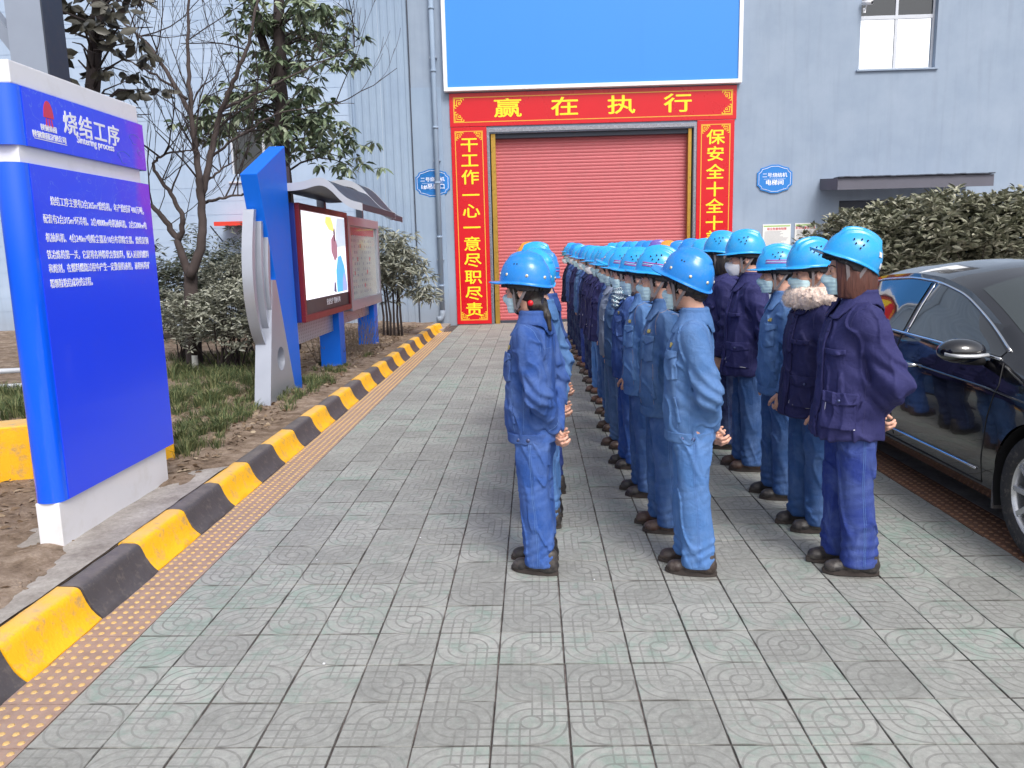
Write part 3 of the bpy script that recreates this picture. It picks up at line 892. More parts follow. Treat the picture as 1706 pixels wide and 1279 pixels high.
    if P_.get('sticker'):
        for az, t_, mt in ((-38, .72, 'sticker_red'), (-25, .90, 'sticker')):
            p, nn = dome_pt(radians(az), t_, .0004); p2, _ = dome_pt(radians(az + 8), t_, .0004)
            e1 = (p2 - p).normalized(); e2 = nn.cross(e1)
            c = [p + e1 * a * .013 + e2 * b_ * .012 for a, b_ in ((-1, -1), (1, -1), (1, 1), (-1, 1))]
            b = MB(); b.add(c + [q + nn * .0022 for q in c], [(3, 2, 1, 0), (4, 5, 6, 7), (0, 1, 5, 4), (1, 2, 6, 5), (2, 3, 7, 6), (3, 0, 4, 7)])
            b.build('sticker', [M['sticker'], M[mt]], ho); 
    def liner(P):
        q = hl(P); q = (q - np.array(hx)) @ ry(hp)
        d = np.abs(np.sqrt((q[:, 0] / .122) ** 2 + (q[:, 1] / .098) ** 2) - 1) * .11 - .004
        return smax(d, np.abs(q[:, 2] + .008 + .010 * (q[:, 0] > 0)) - .022, .003)
    v, f_ = nets(liner, Hc + np.array([-.16, -.16, -.08]), Hc + np.array([.17, .16, .14]), 0.007)
    obj('headband', mesh_of('headband', v, f_, True, [M['liner']]), root)
    # straps: from the rim before and behind the ear to the chin
    b = MB()
    def ribbon(pts, w_, th_):
        pts = [Vector(W(p)) for p in pts]
        for i in range(len(pts) - 1):
            a, c = pts[i], pts[i + 1]; d = (c - a).normalized(); s_ = d.cross(Vector(RH @ np.array([0, 1, 0]))).normalized() * w_; n_ = d.cross(s_).normalized() * th_
            vv = [a - s_ - n_, a + s_ - n_, a + s_ + n_, a - s_ + n_, c - s_ - n_, c + s_ - n_, c + s_ + n_, c - s_ + n_]
            b.add(vv, [(0, 1, 2, 3), (7, 6, 5, 4), (0, 4, 5, 1), (1, 5, 6, 2), (2, 6, 7, 3), (3, 7, 4, 0)])
    for s in (-1, 1):
        o_ = .012 if hair == 'bob' else .004
        ribbon([(-.030, s * (.085 + o_), .045), (-.026, s * (.080 + o_), -.02), (-.026, s * (.070 + o_), -.085)], .0075, .0012)
        ribbon([(.055, s * (.085 + o_), .02), (.020, s * (.084 + o_), -.03), (-.022, s * (.070 + o_), -.086)], .0075, .0012)
        ribbon([(-.026, s * (.068 + o_), -.083), (-.050, s * .034, -.106), (-.056, 0, -.112)], .007, .0012)
        b.build('chin_strap', M['strap'], root); b = MB()
    if P_.get('fur'):
        def fur(P):
            q = P - np.array([.03, 0, 1.318]); a = np.arctan2(q[:, 1], -q[:, 0]); r = np.hypot(q[:, 0] * .95, q[:, 1] * .80)
            d = np.hypot(r - .120, (q[:, 2] - .012 + .10 * q[:, 0] * -.6) * .95) - .053
            return near(P, d, lambda p: .008 * vnoise(p * 40, 5) + .006 * vnoise(p * 90, 6), .03)
        v, f_ = nets(fur, (-.17, -.24, 1.2), (.24, .24, 1.44), 0.006)
        fo = obj('fur_collar', mesh_of('fur_collar', v, f_, True, [M['fur']]), root)
        g = grad(fur, v); g /= np.linalg.norm(g, axis=1, keepdims=True)
        ii = np.random.RandomState(3).randint(0, len(v), 9000); rs = np.random.RandomState(4)
        base = v[ii]; dirs = g[ii] + rs.normal(0, .45, (len(ii), 3)) + np.array([0, 0, -.25]); dirs /= np.linalg.norm(dirs, axis=1, keepdims=True)
        sd = np.cross(dirs, rs.normal(0, 1, (len(ii), 3))); sd /= np.linalg.norm(sd, axis=1, keepdims=True)
        L = rs.uniform(.008, .020, (len(ii), 1)); vv = np.stack([base - sd * .0009, base + sd * .0009, base + dirs * L], 1).reshape(-1, 3)
        obj('fur_hair', mesh_of('fur_hair', vv, np.arange(len(vv)).reshape(-1, 3), False, [M['fur']]), fo, kind='stuff')
    if P_.get('scarf'):
        def sc_(P):
            q = P - np.array([.0, 0, 1.315]); r = np.hypot(q[:, 0] * .95, q[:, 1] * .9)
            d = np.hypot((r - .078) * .9, q[:, 2] * .8) - .034
            d = smin(d, ell(P, (-.10, -.03, 1.25), (.03, .07, .055)), .03)
            return near(P, d, lambda p: .006 * np.sin(p[:, 2] * 160 + 5 * vnoise(p * 14, 8)), .03)
        v, f_ = nets(sc_, (-.17, -.18, 1.17), (.16, .18, 1.38), 0.006)
        obj('scarf', mesh_of('scarf', v, f_, True, [M['scarf']]), root)
    if P_.get('knit'):
        def kn(P):
            q = P - np.array([.012, 0, 1.345]); r = np.hypot(q[:, 0], q[:, 1])
            return smax(np.abs(r - .060) - .006, np.abs(q[:, 2]) - .028, .004)
        v, f_ = nets(kn, (-.1, -.1, 1.3), (.12, .1, 1.39), 0.005)
        obj('knit_collar', mesh_of('knit_collar', v, f_, True, [M['white_knit']]), root)
    return root

def kids(o): return [c for c in bpy.data.objects if c.parent is o]
KID = {}
def index_kids():
    KID.clear()
    for o in bpy.data.objects:
        if o.parent is not None: KID.setdefault(o.parent.name, []).append(o)
def copy_tree(o, parent=None, skip=()):
    c = o.copy(); COL.objects.link(c); c.parent = parent
    if parent is not None: c.matrix_parent_inverse = o.matrix_parent_inverse.copy()
    for ch in KID.get(o.name, []):
        if ch.name.split('.')[0] in skip: continue
        copy_tree(ch, c, skip)
    return c
# ------------------------------------------------------------------ pixel rays of the photograph -> points on real planes
def _ray(x, y): return CM @ np.array([x - CX, y - CY, FPX])
def at_z(x, y, z=0.0):
    r = _ray(x, y); return r * ((z - CAM_Z) / r[2]) + np.array([0, 0, CAM_Z])
def at_y(x, y, Y_):
    r = _ray(x, y); return r * (Y_ / r[1]) + np.array([0, 0, CAM_Z])
def at_x(x, y, X_):
    r = _ray(x, y); return r * (X_ / r[0]) + np.array([0, 0, CAM_Z])

TILE = 0.2655; TX0 = -1.7635; TY0 = 0.0015; NCOL = 16
# ------------------------------------------------------------------ materials of the setting
def paver_mat():
    m, t = newmat('patterned_paver', rough=0.75, spec=0.35)
    uv = t.node('ShaderNodeUVMap').outputs[0]
    sx = t.node('ShaderNodeSeparateXYZ'); t.link(uv, sx.inputs[0])
    u = t.math('MULTIPLY_ADD', sx.outputs[0], 2, -1); v = t.math('MULTIPLY_ADD', sx.outputs[1], 2, -1)
    r = t.math('SQRT', t.math('ADD', t.math('MULTIPLY', u, u), t.math('MULTIPLY', v, v)))
    quad = t.math('GREATER_THAN', t.math('MULTIPLY', u, v), 0.0)      # 1: arcs, 0: grid
    def groove(x, r0, w): # 1 in the groove
        return t.math('LESS_THAN', t.math('ABSOLUTE', t.math('SUBTRACT', x, r0)), w)
    W_ = 0.030
    def mx(a, b): return t.math('MAXIMUM', a, b)
    arcs = mx(mx(groove(r, .29, W_), groove(r, .62, W_)), groove(r, .95, W_))
    au, av = t.math('ABSOLUTE', u), t.math('ABSOLUTE', v)
    def gl(x): return mx(groove(x, .29, W_), groove(x, .62, W_))
    inside = t.math('GREATER_THAN', r, .28)
    grid = t.math('MULTIPLY', mx(mx(gl(au), gl(av)), mx(groove(au, 0.02, W_), groove(av, 0.02, W_))), inside)
    g = t.math('ADD', t.math('MULTIPLY', arcs, quad), t.math('MULTIPLY', grid, t.math('SUBTRACT', 1, quad)))
    g = mx(g, t.math('MULTIPLY', groove(r, .28, W_), 1))
    P = t.pos()
    # tiles differ: position cell -> random
    fl = t.N.new('ShaderNodeVectorMath'); fl.operation = 'FLOOR'
    t.link(t.mapping(P, (1 / TILE, 1 / TILE, 0), (0, 0, 0), (-TX0 / TILE, -TY0 / TILE, 0)), fl.inputs[0])
    wn_ = t.N.new('ShaderNodeTexWhiteNoise'); t.link(fl.outputs[0], wn_.inputs['Vector'])
    rv = wn_.outputs['Value']
    n1 = t.noise(P, 3.0, 6, .65); n2 = t.noise(P, 26.0, 8, .75); n3 = t.noise(P, 160.0, 4, .7); n4 = t.noise(P, 0.7, 3, .5)
    base = t.ramp(t.math('MULTIPLY_ADD', n2, .65, t.math('MULTIPLY', n1, .4)), [(0.30, (0.205, 0.208, 0.198, 1)), (0.5, (0.31, 0.316, 0.30, 1)), (0.72, (0.435, 0.44, 0.42, 1))])
    n5 = t.noise(P, 9.0, 7, .72, .4)
    gm = t.ramp(t.math('ADD', t.math('MULTIPLY', rv, .10), t.math('ADD', t.math('MULTIPLY', n4, .28), t.math('ADD', t.math('MULTIPLY', n5, .60), t.math('MULTIPLY', n2, .20)))), [(0.60, (0, 0, 0, 1)), (0.76, (1, 1, 1, 1))])
    col = t.mix(t.math('MULTIPLY', gm, .62), base, (0.13, 0.26, 0.20, 1))
    col = t.mix(1.0, col, t.math('MULTIPLY_ADD', rv, .26, .85), 'MULTIPLY')
    col = t.mix(1.0, col, t.math('MULTIPLY_ADD', n4, .3, .85), 'MULTIPLY')
    dirt = t.ramp(t.math('ADD', n1, t.math('MULTIPLY', n4, .4)), [(0.50, (0.12, 0.12, 0.12, 1)), (0.80, (1, 1, 1, 1))])
    edge = t.math('GREATER_THAN', t.math('ADD', mx(au, av), t.math('MULTIPLY', n2, .06)), .990)
    edge = t.math('MULTIPLY', edge, t.ramp(t.noise(P, 5.5, 4, .6), [(.42, (.15, .15, .15, 1)), (.58, (1, 1, 1, 1))]))
    gcol = t.mix(n2, (0.10, 0.098, 0.094, 1), (0.22, 0.212, 0.205, 1))
    col = t.mix(t.math('MULTIPLY', g, t.math('MULTIPLY_ADD', dirt, .55, .08)), col, gcol)
    col = t.mix(t.math('MULTIPLY', edge, .75), col, (.045, .04, .038, 1))
    col = t.mix(t.math('MULTIPLY', t.math('GREATER_THAN', n3, .66), .45), col, (0.10, 0.10, 0.09, 1))
    t.link(col, t.bsdf.inputs['Base Color'])
    t.link(t.math('MULTIPLY_ADD', n2, -.35, .82), t.bsdf.inputs['Roughness'])
    h = t.math('ADD', t.math('MULTIPLY', g, -0.0022), t.math('ADD', t.math('MULTIPLY', n3, .0012), t.math('MULTIPLY', n2, .0022)))
    t.bump(h, .75, 1.0)
    return m
M['paver'] = paver_mat()
def earthy(name, a, b, c, scale=8, bump=.6):
    m, t = newmat(name, rough=.95, spec=.1); P = t.pos()
    n1 = t.noise(P, scale * .25, 5, .6); n2 = t.noise(P, scale, 9, .75); n3 = t.noise(P, scale * 9, 4, .7)
    col = t.ramp(t.math('MULTIPLY_ADD', n2, .7, t.math('MULTIPLY', n1, .35)), [(.36, a), (.52, b), (.7, c)])
    col = t.mix(1.0, col, t.math('MULTIPLY_ADD', n3, .8, .6), 'MULTIPLY')
    t.link(col, t.bsdf.inputs['Base Color']); t.bump(t.math('ADD', n2, t.math('MULTIPLY', n3, .35)), bump, .02); return m
M['soil'] = earthy('dry_soil', (.10, .07, .05, 1), (.22, .165, .125, 1), (.36, .29, .235, 1))
M['concrete'] = earthy('old_concrete', (.20, .175, .16, 1), (.31, .285, .265, 1), (.42, .395, .37, 1), 5, .3)
M['asphalt'] = earthy('asphalt', (.05, .05, .05, 1), (.09, .088, .085, 1), (.14, .14, .135, 1), 12, .4)
M['grout'] = earthy('dirty_joint', (.035, .03, .028, 1), (.11, .092, .088, 1), (.26, .21, .20, 1), 9, .5)
M['wall_render'] = None
def wall_mat(name, c, c2, scale=1.2, course=False):
    m, t = newmat(name, rough=.8, spec=.25); P = t.pos()
    n1 = t.noise(P, scale, 6, .6); n2 = t.noise(t.mapping(P, (7, 7, .5)), 1, 5, .6); n3 = t.noise(P, 50, 5, .7)
    col = t.mix(t.ramp(n1, [(.35, (0, 0, 0, 1)), (.7, (1, 1, 1, 1))]), c, c2)
    col = t.mix(t.math('MULTIPLY', t.ramp(n2, [(.50, (0, 0, 0, 1)), (.8, (1, 1, 1, 1))]), .25), col, (c[0] * .62, c[1] * .62, c[2] * .62, 1))
    # splash dirt and scuffs low on the wall
    sz = t.node('ShaderNodeSeparateXYZ'); t.link(P, sz.inputs[0])
    low = t.math('SUBTRACT', 1.0, t.math('MULTIPLY', t.math('ADD', sz.outputs[2], t.math('MULTIPLY', n1, -.5)), 1.6), clamp=True)
    col = t.mix(t.math('MULTIPLY', low, .45), col, (.23, .22, .22, 1))
    t.link(col, t.bsdf.inputs['Base Color'])
    h = t.math('ADD', t.math('MULTIPLY', n3, .5), n1)
    t.bump(h, .3, .008); return m
M['wall_grey'] = wall_mat('blue_grey_render', (.275, .345, .455, 1), (.325, .395, .505, 1))
M['wall_pale'] = wall_mat('pale_blue_render', (.37, .475, .64, 1), (.43, .53, .69, 1))
M['cladding'] = wall_mat('cladding_sheet', (.275, .36, .49, 1), (.315, .405, .53, 1))
M['yellow'] = plain('kerb_yellow_paint', rgb(246, 184, 24), .6, 0, .16, 5, .6, 70, dirt=((.33, .25, .18, 1), .8))
M['black'] = plain('kerb_black_paint', (.075, .068, .075, 1), .6, 0, .35, 9, .5, 70, dirt=((.20, .17, .15, 1), .6))
M['tactile'] = plain('tactile_base', (.33, .225, .185, 1), .85, 0, .35, 14, .5, 90, world=True, dirt=((.33, .29, .26, 1), .7))
M['dome_yellow'] = plain('dome_yellow', (.56, .37, .15, 1), .7, 0, .35, 30, world=True, dirt=((.33, .27, .22, 1), .8))
M['tactile_red'] = plain('tactile_orange', (.20, .10, .06, 1), .85, 0, .4, 9, .5, 90, world=True, dirt=((.18, .12, .09, 1), .8))
M['dome_orange'] = plain('dome_orange', (.30, .16, .09, 1), .8, 0, .35, 20, world=True)
M['blue_gloss'] = plain('blue_gloss_paint', rgb(8, 92, 245), .16, 0, .06, 2, coat=.6)
M['blue_paint'] = plain('blue_paint', rgb(10, 104, 222), .45, 0, .08, 4, spec=.3)
M['navy_paint'] = plain('navy_paint', rgb(30, 45, 120), .35, 0, .1, 4)
M['silver'] = plain('silver_paint', rgb(172, 177, 190), .36, .5, .1, 5)
M['silver_dark'] = plain('grey_metal', rgb(120, 125, 135), .4, .6, .15, 6)
M['white_gloss'] = plain('white_gloss_panel', rgb(226, 226, 232), .22, 0, .05, 2, dirt=((.55, .52, .47, 1), .3))
M['white'] = plain('white_paint', rgb(232, 234, 240), .5, 0, .04, 3)
M['letter_white'] = plain('letter_white', rgb(238, 240, 250), .5, 0, .03, 5)
M['red_banner'] = plain('red_banner', rgb(204, 8, 28), .28, 0, .1, 1.5, .25, 3, world=True)
M['gold_print'] = plain('yellow_print', rgb(246, 226, 40), .4, 0, .05, 5)
M['gold_line'] = plain('gold_print', rgb(226, 170, 60), .4, 0, .05, 5)
M['brass'] = plain('brass_strip', rgb(190, 150, 70), .3, .7, .25, 12)
M['foil'] = plain('silver_foil', rgb(150, 150, 160), .25, .8, .5, 18, .8, 30)
M['slat'] = plain('rose_shutter', rgb(188, 94, 100), .5, 0, .12, 1.4, .2, 30, world=True, dirt=((.30, .10, .10, 1), .25))
M['billboard'] = plain('sky_blue_panel', rgb(56, 140, 222), .5, 0, .03, .6, world=True)
M['plaque'] = plain('plaque_blue', rgb(40, 125, 205), .35, 0, .05, 3)
M['glass_dark'] = plain('window_glass', (.02, .024, .03, 1), .04, 0, .05, 1, spec=.9)
M['glass_sky'] = plain('mirror_glass', (.95, .97, 1.0, 1), .03, 1.0, .03, 1)
M['pvc'] = plain('white_pvc', rgb(200, 205, 215), .4, 0, .08, 5)
M['dark_steel'] = plain('dark_steel', rgb(62, 68, 82), .5, .2, .2, 4, dirt=((.12, .09, .08, 1), .3))
M['grey_steel'] = plain('grey_steel', rgb(150, 160, 178), .45, .2, .12, 3)
M['paper'] = plain('poster_paper', rgb(226, 226, 224), .7, 0, .04, 5)
M['print_grey'] = plain('print_grey', rgb(150, 150, 160), .8)
M['print_red'] = plain('print_red', rgb(205, 50, 70), .7)
M['awning'] = plain('awning_grey', rgb(96, 96, 108), .75, 0, .15, 3)
M['red_sheet'] = plain('red_sheet', rgb(225, 65, 50), .5, 0, .1, 3)

def dusty_top(m, c, k):
    t = NT(m); bsdf = t.N['Principled BSDF']; src = bsdf.inputs['Base Color'].links[0].from_socket
    s_ = t.node('ShaderNodeSeparateXYZ'); t.link(t.node('ShaderNodeNewGeometry').outputs['Normal'], s_.inputs[0])
    n = t.noise(t.pos(), 7, 6, .7)
    f = t.math('MULTIPLY', t.math('MULTIPLY_ADD', s_.outputs[2], 5, -4.0, clamp=True), t.math('MULTIPLY_ADD', n, 1.6, -.35, clamp=True))
    t.link(t.mix(t.math('MULTIPLY', f, k), src, c), bsdf.inputs['Base Color'])
dusty_top(M['yellow'], (.52, .42, .29, 1), .85); dusty_top(M['black'], (.24, .21, .19, 1), .8)
# ------------------------------------------------------------------ ground, pavement
MB().box(-60, 60, -30, 120, -.30, -.045).build('ground', M['asphalt'], kind='structure')
pav = empty('pavement', kind='structure')
MB().box(TX0 - TILE - .01, TX0 + NCOL * TILE + TILE * 2, -3.0, 18.28, -.044, -.009).build('joint_bed', M['grout'], pav)
def tile_geo(w=TILE - .0048, z=-.003, ch=.002):
    a, b = w / 2, w / 2 - ch
    v = [(-a, -a, -.03), (a, -a, -.03), (a, a, -.03), (-a, a, -.03), (-a, -a, z - ch), (a, -a, z - ch), (a, a, z - ch), (-a, a, z - ch), (-b, -b, z), (b, -b, z), (b, b, z), (-b, b, z)]
    f = [(0, 1, 5, 4), (1, 2, 6, 5), (2, 3, 7, 6), (3, 0, 4, 7), (4, 5, 9, 8), (5, 6, 10, 9), (6, 7, 11, 10), (7, 4, 8, 11), (8, 9, 10, 11)]
    return np.array(v), f
tv, tf = tile_geo()
def tile_uv(tv, tf, w=TILE):
    return [c for q in tf for i in q for c in (tv[i][0] / w + .5, tv[i][1] / w + .5)]
tile_me = mesh_of('paver', tv, tf, False, [M['paver']], uv=tile_uv(tv, tf))
far_v, far_f, far_uv = [], [], []
tr = random.Random(5)
n_ind = 0
for j in range(-10, 69):
    for i in range(NCOL):
        x = TX0 + (i + .5) * TILE; y = TY0 + (j + .5) * TILE
        q = (i + j) % 2 if tr.random() < .8 else tr.randrange(4)
        tilt = (tr.gauss(0, .0035), tr.gauss(0, .0035), q * pi / 2 + tr.gauss(0, .004)); dz = tr.gauss(0, .0009)
        if 8 <= j < 26 and n_ind < 300:
            n_ind += 1
            o = obj('paver', tile_me, pav, (x, y, dz), tilt)
        else:
            R = Matrix.Rotation(tilt[2], 3, 'Z'); k = len(far_v)
            for p in tv: 
                w_ = R @ Vector(p); far_v.append((w_.x + x, w_.y + y, w_.z + dz + tilt[0] * w_.y + tilt[1] * w_.x))
            far_f += [tuple(a + k for a in f) for f in tf]
            far_uv += tile_uv(tv, tf)
obj('far_pavers', mesh_of('far_pavers', far_v, far_f, False, [M['paver']], uv=far_uv), pav, kind='stuff')
# blister tiles beside both kerbs
def blister(mats, n=5, r=.0135, h=.0055):
    b = MB(); a = TILE / 2 - .002
    b.box(-a, a, -a, a, -.03, -.003)
    for i in range(n):
        for k in range(n):
            cx_, cy_ = (-a + (i + .5) * 2 * a / n), (-a + (k + .5) * 2 * a / n)
            v = [(cx_ + cos(t) * r * q, cy_ + sin(t) * r * q, z) for q, z in ((1, -.0035), (.7, h * .7 - .003)) for t in np.linspace(0, 2 * pi, 8, endpoint=False)] + [(cx_, cy_, h - .003)]
            f = [(s, (s + 1) % 8, 8 + (s + 1) % 8, 8 + s) for s in range(8)] + [(8 + s, 8 + (s + 1) % 8, 16) for s in range(8)]
            b.add(v, f, 1)
    return mesh_of('blister_tile', b.v, b.f, False, mats, b.m)
bl = blister([M['tactile'], M['dome_yellow']])
for j in range(0, 63): obj('blister_tile', bl, pav, (TX0 - TILE / 2, TY0 + (j + .5) * TILE, tr.gauss(0, .001)), (tr.gauss(0, .003), tr.gauss(0, .003), 0))
bl2 = blister([M['tactile_red'], M['dome_orange']])
for j in range(0, 69): obj('edge_tile', bl2, pav, (TX0 + (NCOL + .5) * TILE, TY0 + (j + .5) * TILE, 0))
MB().box(TX0 + (NCOL + 1) * TILE, 30, -8, 18.3, -.06, -.002).build('parking_apron', M['concrete'], kind='structure')
# a few pale scraps lying on the pavers
for (x, y), wh in zip(((540, 1105), (990, 965), (528, 932), (700, 895)), ('nearest the camera, left of the middle', 'just in front of the left file', 'nearest the striped kerb', 'farthest off, left of the left file')):
    p = at_z(x, y, .002); a = tr.uniform(0, 6); s = tr.uniform(.004, .007)
    b = MB(); b.prism([(p[0] + cos(a + k) * s * tr.uniform(.5, 1.2), p[1] + sin(a + k) * s * tr.uniform(.5, 1.2)) for k in (0, 1.2, 2.3, 3.6, 4.9)], 'z', .0, .003)
    b.build('paper_scrap', M['white'], label='small pale scrap of litter on the pavers, ' + wh, category='litter', group='pale scraps on the pavement')

# ------------------------------------------------------------------ kerb: alternate yellow and black blocks with a hollow front
prof = [(-2.02, -.04), (-2.019, .004), (-2.042, .022), (-2.064, .050), (-2.083, .085), (-2.099, .125), (-2.106, .143), (-2.118, .154), (-2.135, .160), (-2.18, .162), (-2.212, .160), (-2.222, .15), (-2.222, -.04)]
kerb = empty('kerb', kind='structure')
KL = .544
def kerb_me(nm, L, mt, sd):
    r_ = random.Random(sd); ny = 9; v = []; 
    for j in range(ny):
        y = .002 + (L - .004) * j / (ny - 1)
        e = .003 if j in (0, ny - 1) else 0
        for k, (x, z) in enumerate(prof):
            v.append((x - e + r_.gauss(0, .0012), y, z - e * .6 + (r_.gauss(0, .0012) if z > 0 else 0)))
    n = len(prof); f = [(j * n + k, j * n + k + 1, (j + 1) * n + k + 1, (j + 1) * n + k) for j in range(ny - 1) for k in range(n - 1)] + [tuple(range(n))[::-1], tuple((ny - 1) * n + k for k in range(n))]
    me = mesh_of(nm, v, f, True, [mt]); me.set_sharp_from_angle(angle=radians(50)); return me
kms = {c: [kerb_me('kerb_block', KL, M[c], s + (9 if c == 'black' else 0)) for s in range(3)] for c in ('yellow', 'black')}
for i in range(-5, 25):
    c = 'yellow' if i % 2 == 0 else 'black'
    o = obj('kerb_block', kms[c][i % 3], kerb, (tr.gauss(0, .003), 2.82 + i * KL, tr.gauss(0, .002)), (0, 0, tr.gauss(0, .002)))
o = obj('kerb_block', kms['yellow'][0], kerb, (.02, 2.82 + 25 * KL + .02, -.005), (0, 0, radians(-4)))

# ------------------------------------------------------------------ planting bed
BZ = .13
def bed_h(x, y):
    P = np.stack([x * 1.7, y * 1.7, np.zeros_like(x)], 1); Q = np.stack([x * 7, y * 7, np.zeros_like(x)], 1); Q3 = np.stack([x * 22, y * 22, np.zeros_like(x)], 1)
    k = np.clip((-2.24 - x) / .25, 0, 1)
    return BZ + .018 + k * (.035 * vnoise(P, 3) + .018 * vnoise(Q, 4) + .007 * vnoise(Q3, 8) + .012)
xs = np.concatenate([np.linspace(-2.225, -4.6, 84), np.linspace(-4.7, -14, 60)]); ys = np.concatenate([np.linspace(.0, 9.5, 240), np.linspace(9.6, 17.6, 100)])
gx, gy = np.meshgrid(xs, ys, indexing='ij'); hz = bed_h(gx.ravel(), gy.ravel())
fi = np.arange(len(xs) * len(ys)).reshape(len(xs), len(ys))
ff = np.stack([fi[:-1, :-1], fi[:-1, 1:], fi[1:, 1:], fi[1:, :-1]], -1).reshape(-1, 4)
obj('planting_bed', mesh_of('planting_bed', np.stack([gx.ravel(), gy.ravel(), hz], 1), ff, True, [M['soil']]), kind='structure')
MB().box(-14, -1.95, 16.75, 18.25, -.04, .05).build('wall_apron', M['concrete'], kind='structure')
# trodden concrete edge by the sign
cx_ = np.linspace(-2.224, -2.95, 28); cyy = np.linspace(.2, 6.0, 110); gx, gy = np.meshgrid(cx_, cyy, indexing='ij')
w_ = np.clip((-gx - 2.22) / .73, 0, 1); hz = BZ + .030 - .004 * w_ + .004 * vnoise(np.stack([gx.ravel() * 9, gy.ravel() * 9, gx.ravel() * 0], 1), 6).reshape(gx.shape) - .06 * np.clip((w_ - .82 + .12 * vnoise(np.stack([gx.ravel() * 5, gy.ravel() * 5, gx.ravel() * 0], 1), 9).reshape(gx.shape)) * 4, 0, 1) - .08 * np.clip((gy - 5.35) * 1.6, 0, 1)
fi = np.arange(gx.size).reshape(gx.shape); ff = np.stack([fi[:-1, :-1], fi[:-1, 1:], fi[1:, 1:], fi[1:, :-1]], -1).reshape(-1, 4)
obj('concrete_path', mesh_of('concrete_path', np.stack([gx.ravel(), gy.ravel(), hz.ravel()], 1), ff, True, [M['concrete']]), kind='structure')

# ------------------------------------------------------------------ text
def text_obj(s, size, mt, parent, origin, ux, uy, name='lettering', bold=0.0, sx=1.0, align='CENTER', depth=.002, spacing=1.0, **props):
    """flat letters; ux: reading direction, uy: up direction"""
    c = bpy.data.curves.new(name, 'FONT'); c.body = s; c.size = size; c.align_x = align; c.align_y = 'CENTER'; c.extrude = depth / 2; c.space_character = spacing
    c.resolution_u = 2
    o = bpy.data.objects.new(name, c); COL.objects.link(o)
    bpy.context.view_layer.update()
    dg = bpy.context.evaluated_depsgraph_get(); me = bpy.data.meshes.new_from_object(o.evaluated_get(dg)); bpy.data.objects.remove(o); bpy.data.curves.remove(c)
    if bold:
        bm = bmesh.new()
        for k, (dx, dy) in enumerate(((-1, 0), (1, 0), (0, -.7), (0, .7), (-.7, .5), (.7, -.5))):
            m2 = me.copy(); m2.transform(Matrix.Translation((dx * bold / sx, dy * bold, k * .00012))); bm.from_mesh(m2); bpy.data.meshes.remove(m2)
        bm.to_mesh(me); bm.free()
    me.materials.clear(); me.materials.append(mt)
    ux = Vector(ux).normalized(); uy = Vector(uy).normalized(); uz = ux.cross(uy)
    r = Matrix(((ux.x * sx, uy.x, uz.x, 0), (ux.y * sx, uy.y, uz.y, 0), (ux.z * sx, uy.z, uz.z, 0), (0, 0, 0, 1)))
    me.transform(Matrix.Translation(Vector(origin)) @ r)
    return obj(name, me, parent, **props)

# ------------------------------------------------------------------ factory building
WY = 18.3
bld = empty('factory_building', (4, WY, 0), label='blue grey factory wall with a red roller shutter door and a corrugated strip', category='building')
def rel(o, root):
    for c in [o]: c.matrix_parent_inverse = Matrix.Translation(-root.location)
def holed_wall(x0, x1, z0, z1, holes, y, depth):
    xs = sorted({x0, x1, *[h[0] for h in holes], *[h[1] for h in holes]}); zs = sorted({z0, z1, *[h[2] for h in holes], *[h[3] for h in holes]})
    b = MB()
    def inh(x, z): return any(h[0] < x < h[1] and h[2] < z < h[3] for h in holes)
    for i in range(len(xs) - 1):
        for k in range(len(zs) - 1):
            if inh((xs[i] + xs[i + 1]) / 2, (zs[k] + zs[k + 1]) / 2): continue
            b.add([(xs[i], y, zs[k]), (xs[i + 1], y, zs[k]), (xs[i + 1], y, zs[k + 1]), (xs[i], y, zs[k + 1])], [(0, 1, 2, 3)])
    for a, c, d, e in holes:
        b.add([(a, y, d), (a, y + depth, d), (a, y + depth, e), (a, y, e)], [(0, 1, 2, 3)])
        b.add([(c, y, d), (c, y + depth, d), (c, y + depth, e), (c, y, e)], [(0, 3, 2, 1)])
        b.add([(a, y, e), (a, y + depth, e), (c, y + depth, e), (c, y, e)], [(0, 1, 2, 3)])
        b.add([(a, y, d), (a, y + depth, d), (c, y + depth, d), (c, y, d)], [(0, 3, 2, 1)])
    me = mesh_of('wall', b.v, b.f); return me
DX0, DX1, DZ = -.93, 3.63, 4.285
def bpart(name, me_or_mb, mt=None, parent=bld, smooth=False, **p):
    if isinstance(me_or_mb, MB): o = me_or_mb.build(name, mt, parent, smooth, **p)
    else:
        o = obj(name, me_or_mb, parent, **p)
        if mt: o.data.materials.append(mt)
    if parent is bld: rel(o, bld)
    return o
WR = [(7.2, 8.84, 5.40, 7.9)]
w1 = holed_wall(-2.66, 16, -.05, 10.5, [(DX0, DX1, -.05, DZ), WR[0], (6.9, 9.0, -.05, 2.62)], WY, .32)
bpart('wall', w1, M['wall_grey'])
bpart('wall', MB().box(-2.66, 16, WY + .5, WY + .8, -.05, 10.5), M['dark_steel'])
WL = (-6.80, -5.75, 3.38, 4.47)
w2 = holed_wall(-30, -4.02, -.05, 10.5, [WL, (-13.5, -12.0, 3.38, 4.6)], WY - .10, .2)
bpart('wall', w2, M['wall_pale'])
bpart('wall_return', MB().box(-4.02, -3.98, WY - .10, WY + .1, -.05, 10.5), M['cladding'])
# horizontal course joints on the pale wall (shallow grooves left proud by thin bands)
for k in range(1, 34):
    z = .25 + k * .30
    if WL[2] - .1 < z < WL[3] + .1: continue
    bpart('render_course', MB().box(-29, -4.05, WY - .106, WY - .1005, z, z + .286), M['wall_pale'])
